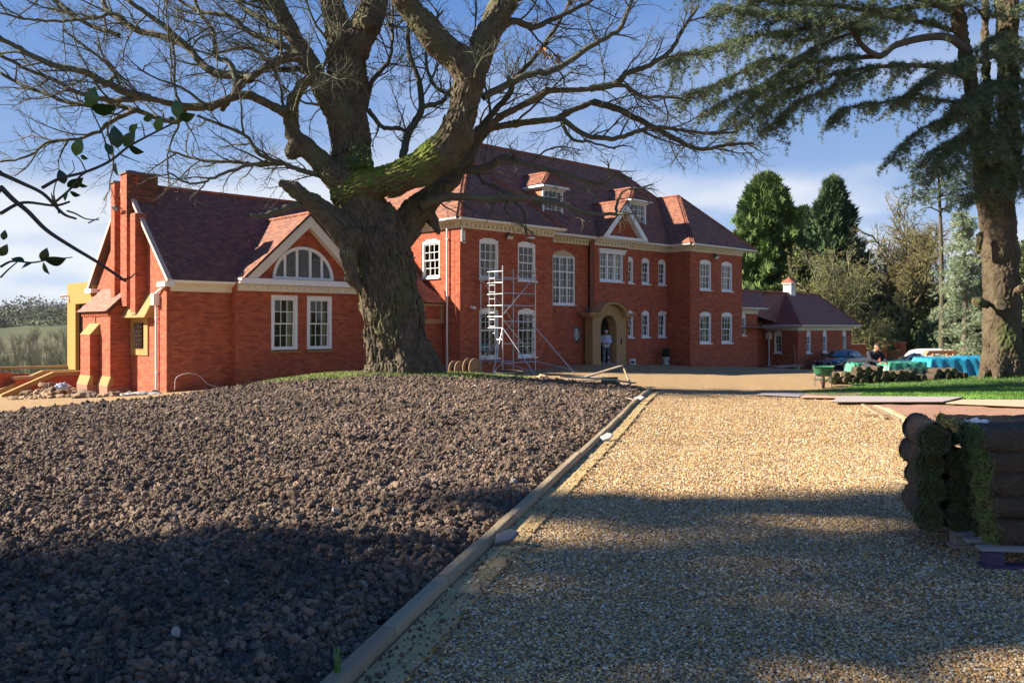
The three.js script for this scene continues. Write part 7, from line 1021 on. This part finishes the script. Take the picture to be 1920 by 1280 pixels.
// ------------------------------------------------ odds and ends between the bed and the house
{
  const reel = (px, d, r, label, turn) => { const t = stand('cable_reel', label, 'cable reel', px, d, turn); for (const s of [-1, 1]) part(t, 'flange', (() => { const g = cyl(V(0, r, s * .14 - .02), V(0, r, s * .14 + .02), r, r, 24); return g; })(), mat(.20, .135, .08, .9)); part(t, 'drum', cyl(V(0, r, -.13), V(0, r, .13), r * .55, r * .55, 16), M.dark); return t; }; reel(857, 30.6, .30, 'smaller wooden cable reel beside the oak trunk', .9); reel(884, 30.4, .34, 'larger wooden cable reel right of the oak trunk', .95);
  { const t = stand('pipe_coil', 'coil of black pipe at the edge of the dug bed', 'pipe', 953, 28.6, 0); for (let k = 0; k < 4; k++) { const g = new THREE.TorusGeometry(.46 + rr(-.05, .05), .03, 7, 36); g.rotateX(Math.PI / 2 + rr(-.08, .08)); g.translate(rr(-.03, .03), .05 + k * .055, rr(-.03, .03)); part(t, 'loop', g, M.rubber); } }
  { const m = solo('sandstone_block', 'rounded pale sandstone block at the far edge of the bed', 'stone', lump(2, .22, 55, .65), mat(.6, .38, .2, .95)); put(m, gx(1016, 27.2), 27.2, .10); m.scale.set(.19, .17, .15); }
  { const x0 = gx(968, 27), x1 = gx(1120, 27), t = thing('stone_edging', 'thin pale edging strip lying along the far side of the bed', 'edging', [(x0 + x1) / 2, gy(1.5, 27) + .02, -27], .03); for (let k = 0; k < 4; k++) part(t, 'edging_piece', bevelBox(-1.3 + k * .66, -.66 + k * .66, 0, .06, -.05, .05, .01), mat(.55, .45, .32, .9)); }
  const plank = (a, b, y0, y1, label, w, h, tone) => { const A = atDepth(a[0], a[1], a[2]), B = atDepth(b[0], b[1], b[2]); A.y = gy(A.x, -A.z) + y0; B.y = gy(B.x, -B.z) + y1; const L = A.distanceTo(B), t = thing('old_plank', label, 'plank', [A.x, A.y, A.z]); const m = part(t, 'plank', bevelBox(0, L, 0, h, -w / 2, w / 2, .006), mat(...tone, .9)); m.quaternion.setFromUnitVectors(V(1, 0, 0), B.sub(A).normalize()); };
  plank([1095, 718, 24.6], [1165, 708, 25.6], .24, .60, 'weathered plank propped up on the debris heap', .2, .035, [.30, .23, .16]); plank([1050, 726, 24.3], [1160, 722, 24.1], .24, .22, 'pale batten lying across the debris heap', .07, .05, [.5, .42, .3]); plank([1100, 722, 24.8], [1190, 730, 23.6], .27, .2, 'grey board on the right of the debris heap', .18, .03, [.33, .28, .24]); plank([1168, 712, 25.6], [1182, 726, 24.4], .58, .12, 'thin batten leaning down from the propped plank', .05, .04, [.36, .27, .17]); plank([1060, 716, 25.2], [1140, 716, 25], .2, .22, 'dark scaffold board under the debris heap', .22, .04, [.2, .16, .12]); plank([1130, 728, 23.8], [1235, 736, 22.9], .05, .06, 'narrow rusty batten lying over the end of the kerb', .05, .03, [.27, .15, .09]); plank([1140, 758, 20], [1190, 786, 17.9], .12, .12, 'bare stick lying on the dug soil near the kerb', .025, .02, [.4, .3, .2]);
  { const m = solo('turf_offcut', 'curled green turf offcut on the debris heap', 'turf', (() => { const g = new THREE.CylinderGeometry(.42, .42, .5, 20, 1, true, 2.3, 1.6); g.rotateZ(Math.PI / 2); return g; })(), mat(.10, .12, .04, .95, { side: THREE.DoubleSide })); put(m, gx(1150, 24.7), 24.7, -.02, .2); }
  // paving laid by the porch, paint tin, statue, stacked boards, shovel and bucket
  { const p = toWorld(1.05, 0, .75), t = thing('paint_tub', 'white plastic tub at the right foot of the porch', 'tub', [p.x, gy(p.x, -p.z) + .035, p.z]); part(t, 'tub', cyl(V(0, 0, 0), V(0, .28, 0), .15, .17, 18), mat(.75, .75, .76, .4)); part(t, 'rim', (() => { const g = new THREE.TorusGeometry(.17, .012, 6, 20); g.rotateX(Math.PI / 2); g.translate(0, .28, 0); return g; })(), M.white); part(t, 'dark_label', (() => { const g = new THREE.CylinderGeometry(.163, .157, .14, 18, 1, true, -.6, 1.2); g.translate(0, .13, 0); return g; })(), M.dark); }
  { const p = toWorld(4.15, 0, .55), t = thing('garden_planter', 'small carved stone planter with dark shrub against the front wall', 'planter', [p.x, gy(p.x, -p.z) + .035, p.z]); part(t, 'planter', (() => { const pr = [[.0, 0], [.2, 0], [.2, .06], [.12, .12], [.16, .28], [.24, .42], [.22, .45], [.0, .42]].map(([x, y]) => new THREE.Vector2(x, y)); const g = new THREE.LatheGeometry(pr, 18); const q = g.attributes.position; for (let i = 0; i < q.count; i++) { const k = 1 + .08 * noise3(q.getX(i) * 15, q.getY(i) * 15, q.getZ(i) * 15); q.setXYZ(i, q.getX(i) * k, q.getY(i), q.getZ(i) * k); } g.computeVertexNormals(); return g; })(), mat(.42, .42, .40, .9)); const ms = [], cs = []; for (let i = 0; i < 160; i++) { ms.push(M4(rr(-.16, .16), .44 + rr(0, .42), rr(-.16, .16), rr(0, 6), rr(0, 6), rr(0, 6), .12)); cs.push(jitter([.02, .04, .02], .3)); } copies(t, 'shrub', clumpGeo(6, 12, .6, .3, 1), leafM, ms, cs); }
  { const p = toWorld(14.2, 0, 2.0), t = thing('board_stack', 'low stack of weathered boards on blocks before the outbuilding door', 'boards', [p.x, gy(p.x, -p.z), p.z], TURN); for (const x of [-.8, .7]) part(t, 'block', bevelBox(x - .12, x + .12, 0, .14, -.3, .3, .01), M.plinth); for (let k = 0; k < 3; k++) { const m = part(t, 'board', bevelBox(-1.5 + rr(-.1, .1), 1.5 + rr(-.1, .1), .14 + k * .034, .17 + k * .034, -.4, .4, .005), mat(.28 + .04 * k, .25, .21, .9)); m.rotation.y = rr(-.05, .05); } }
  { const p = toWorld(16.2, 0, 1.5), t = thing('shovel', 'long handled shovel leaning on the outbuilding wall', 'shovel', [p.x, gy(p.x, -p.z), p.z], TURN - Math.PI / 2); part(t, 'shaft', cyl(V(.2, .3, .1), V(-.1, 1.5, -.22), .02, .02, 8), mat(.5, .34, .2, .8)); part(t, 'grip', cyl(V(-.18, 1.5, -.22), V(-.02, 1.5, -.22), .02, .02, 8), mat(.4, .1, .05, .6)); part(t, 'blade', (() => { const g = bevelBox(-.12, .12, -.02, .30, -.008, .008, .004); g.translate(.22, .0, .12); return g; })(), M.steel); }
  { const p = toWorld(15.9, 0, 1.9), t = thing('bucket', 'pale plastic bucket beside the shovel', 'bucket', [p.x, gy(p.x, -p.z), p.z]); part(t, 'pail', cyl(V(0, 0, 0), V(0, .3, 0), .14, .18, 18), mat(.66, .66, .68, .5)); part(t, 'handle', (() => { const g = new THREE.TorusGeometry(.18, .008, 5, 20, Math.PI); g.rotateX(-.9); g.translate(0, .29, 0); return g; })(), M.steel); }
}
// ------------------------------------------------ slates on the kerb, sprouts in the soil
{
  const slate = (px, py, w, turn, label, tone) => { const [x, d] = onGround(px, py, .0), m = solo('slate_piece', label, 'slate', (() => { const s = new THREE.Shape(); s.moveTo(-w, -.4 * w); s.lineTo(.3 * w, -.6 * w); s.lineTo(w, -.1 * w); s.lineTo(.7 * w, .5 * w); s.lineTo(-.5 * w, .45 * w); s.closePath(); const g = new THREE.ExtrudeGeometry(s, { depth: .02, bevelEnabled: true, bevelSize: .006, bevelThickness: .006, bevelSegments: 1 }); g.rotateX(-Math.PI / 2); return g; })(), mat(...tone, .5)); put(m, x, d, .085, turn); m.rotation.z = .12; m.rotation.x = .42; m.scale.setScalar(1.1); };
  slate(948, 1034, .085, .4, 'dark slate piece tilted on the pavers in the near shade', [.13, .135, .15]); slate(1136, 828, .10, .6, 'pale slate piece on the pavers halfway up the drive', [.42, .40, .39]); slate(1197, 753, .12, .2, 'small pale slab near the far end of the kerb', [.45, .43, .42]); slate(1705, 805, .12, .9, 'bluish slate by the broken kerb at the turf pallet', [.34, .38, .45]);
  const sprout = (px, py, h, label, n) => { const [x, d] = onGround(px, py, .06), t = thing('daffodil_sprout', label, 'plant', [x, gy(x, d) + .05, -d]); for (let i = 0; i < n; i++) { const a = rr(-1, 1), pos = [], idx = [], lean = rr(.1, .5); for (let k = 0; k <= 6; k++) { const s = k / 6, w = .014 * Math.sin(Math.min(1, s * 1.2 + .12) * Math.PI * .86 + .2); pos.push(Math.cos(a) * lean * h * s * s - w * Math.sin(a), h * s * (1 - .2 * s * lean), Math.sin(a) * lean * h * s * s + w * Math.cos(a), Math.cos(a) * lean * h * s * s + w * Math.sin(a), h * s * (1 - .2 * s * lean), Math.sin(a) * lean * h * s * s - w * Math.cos(a)); } for (let k = 0; k < 6; k++) { const b = k * 2; idx.push(b, b + 1, b + 3, b, b + 3, b + 2); } const m = part(t, 'leaf', geom(pos, idx), mat(.09, .19, .03, .5, { side: THREE.DoubleSide })); m.rotation.y = rnd() * 6.28; } };
  sprout(632, 1282, .15, 'green bulb sprout in the soil close to the near kerb', 6); sprout(542, 1262, .06, 'small pale green leaf pushing up in the near soil', 2); sprout(424, 1100, .05, 'tiny weed in the middle of the shaded soil', 4); sprout(655, 962, .06, 'small tuft of weed in the sunlit soil', 6); sprout(728, 700, .3, 'daffodil leaves at the left foot of the oak', 10); sprout(834, 700, .28, 'daffodil leaves at the right foot of the oak', 9);
  { const [x, d] = onGround(868, 1162, .04), m = solo('fallen_leaf', 'single green leaf fallen on the near pavers', 'leaf', geom([-.03, 0, 0, 0, .012, .016, .035, .004, 0, 0, .01, -.016], [0, 1, 2, 0, 2, 3]), mat(.10, .2, .06, .6, { side: THREE.DoubleSide })); put(m, x, d, .055, .7); }
}
renderer.render(scene, camera);
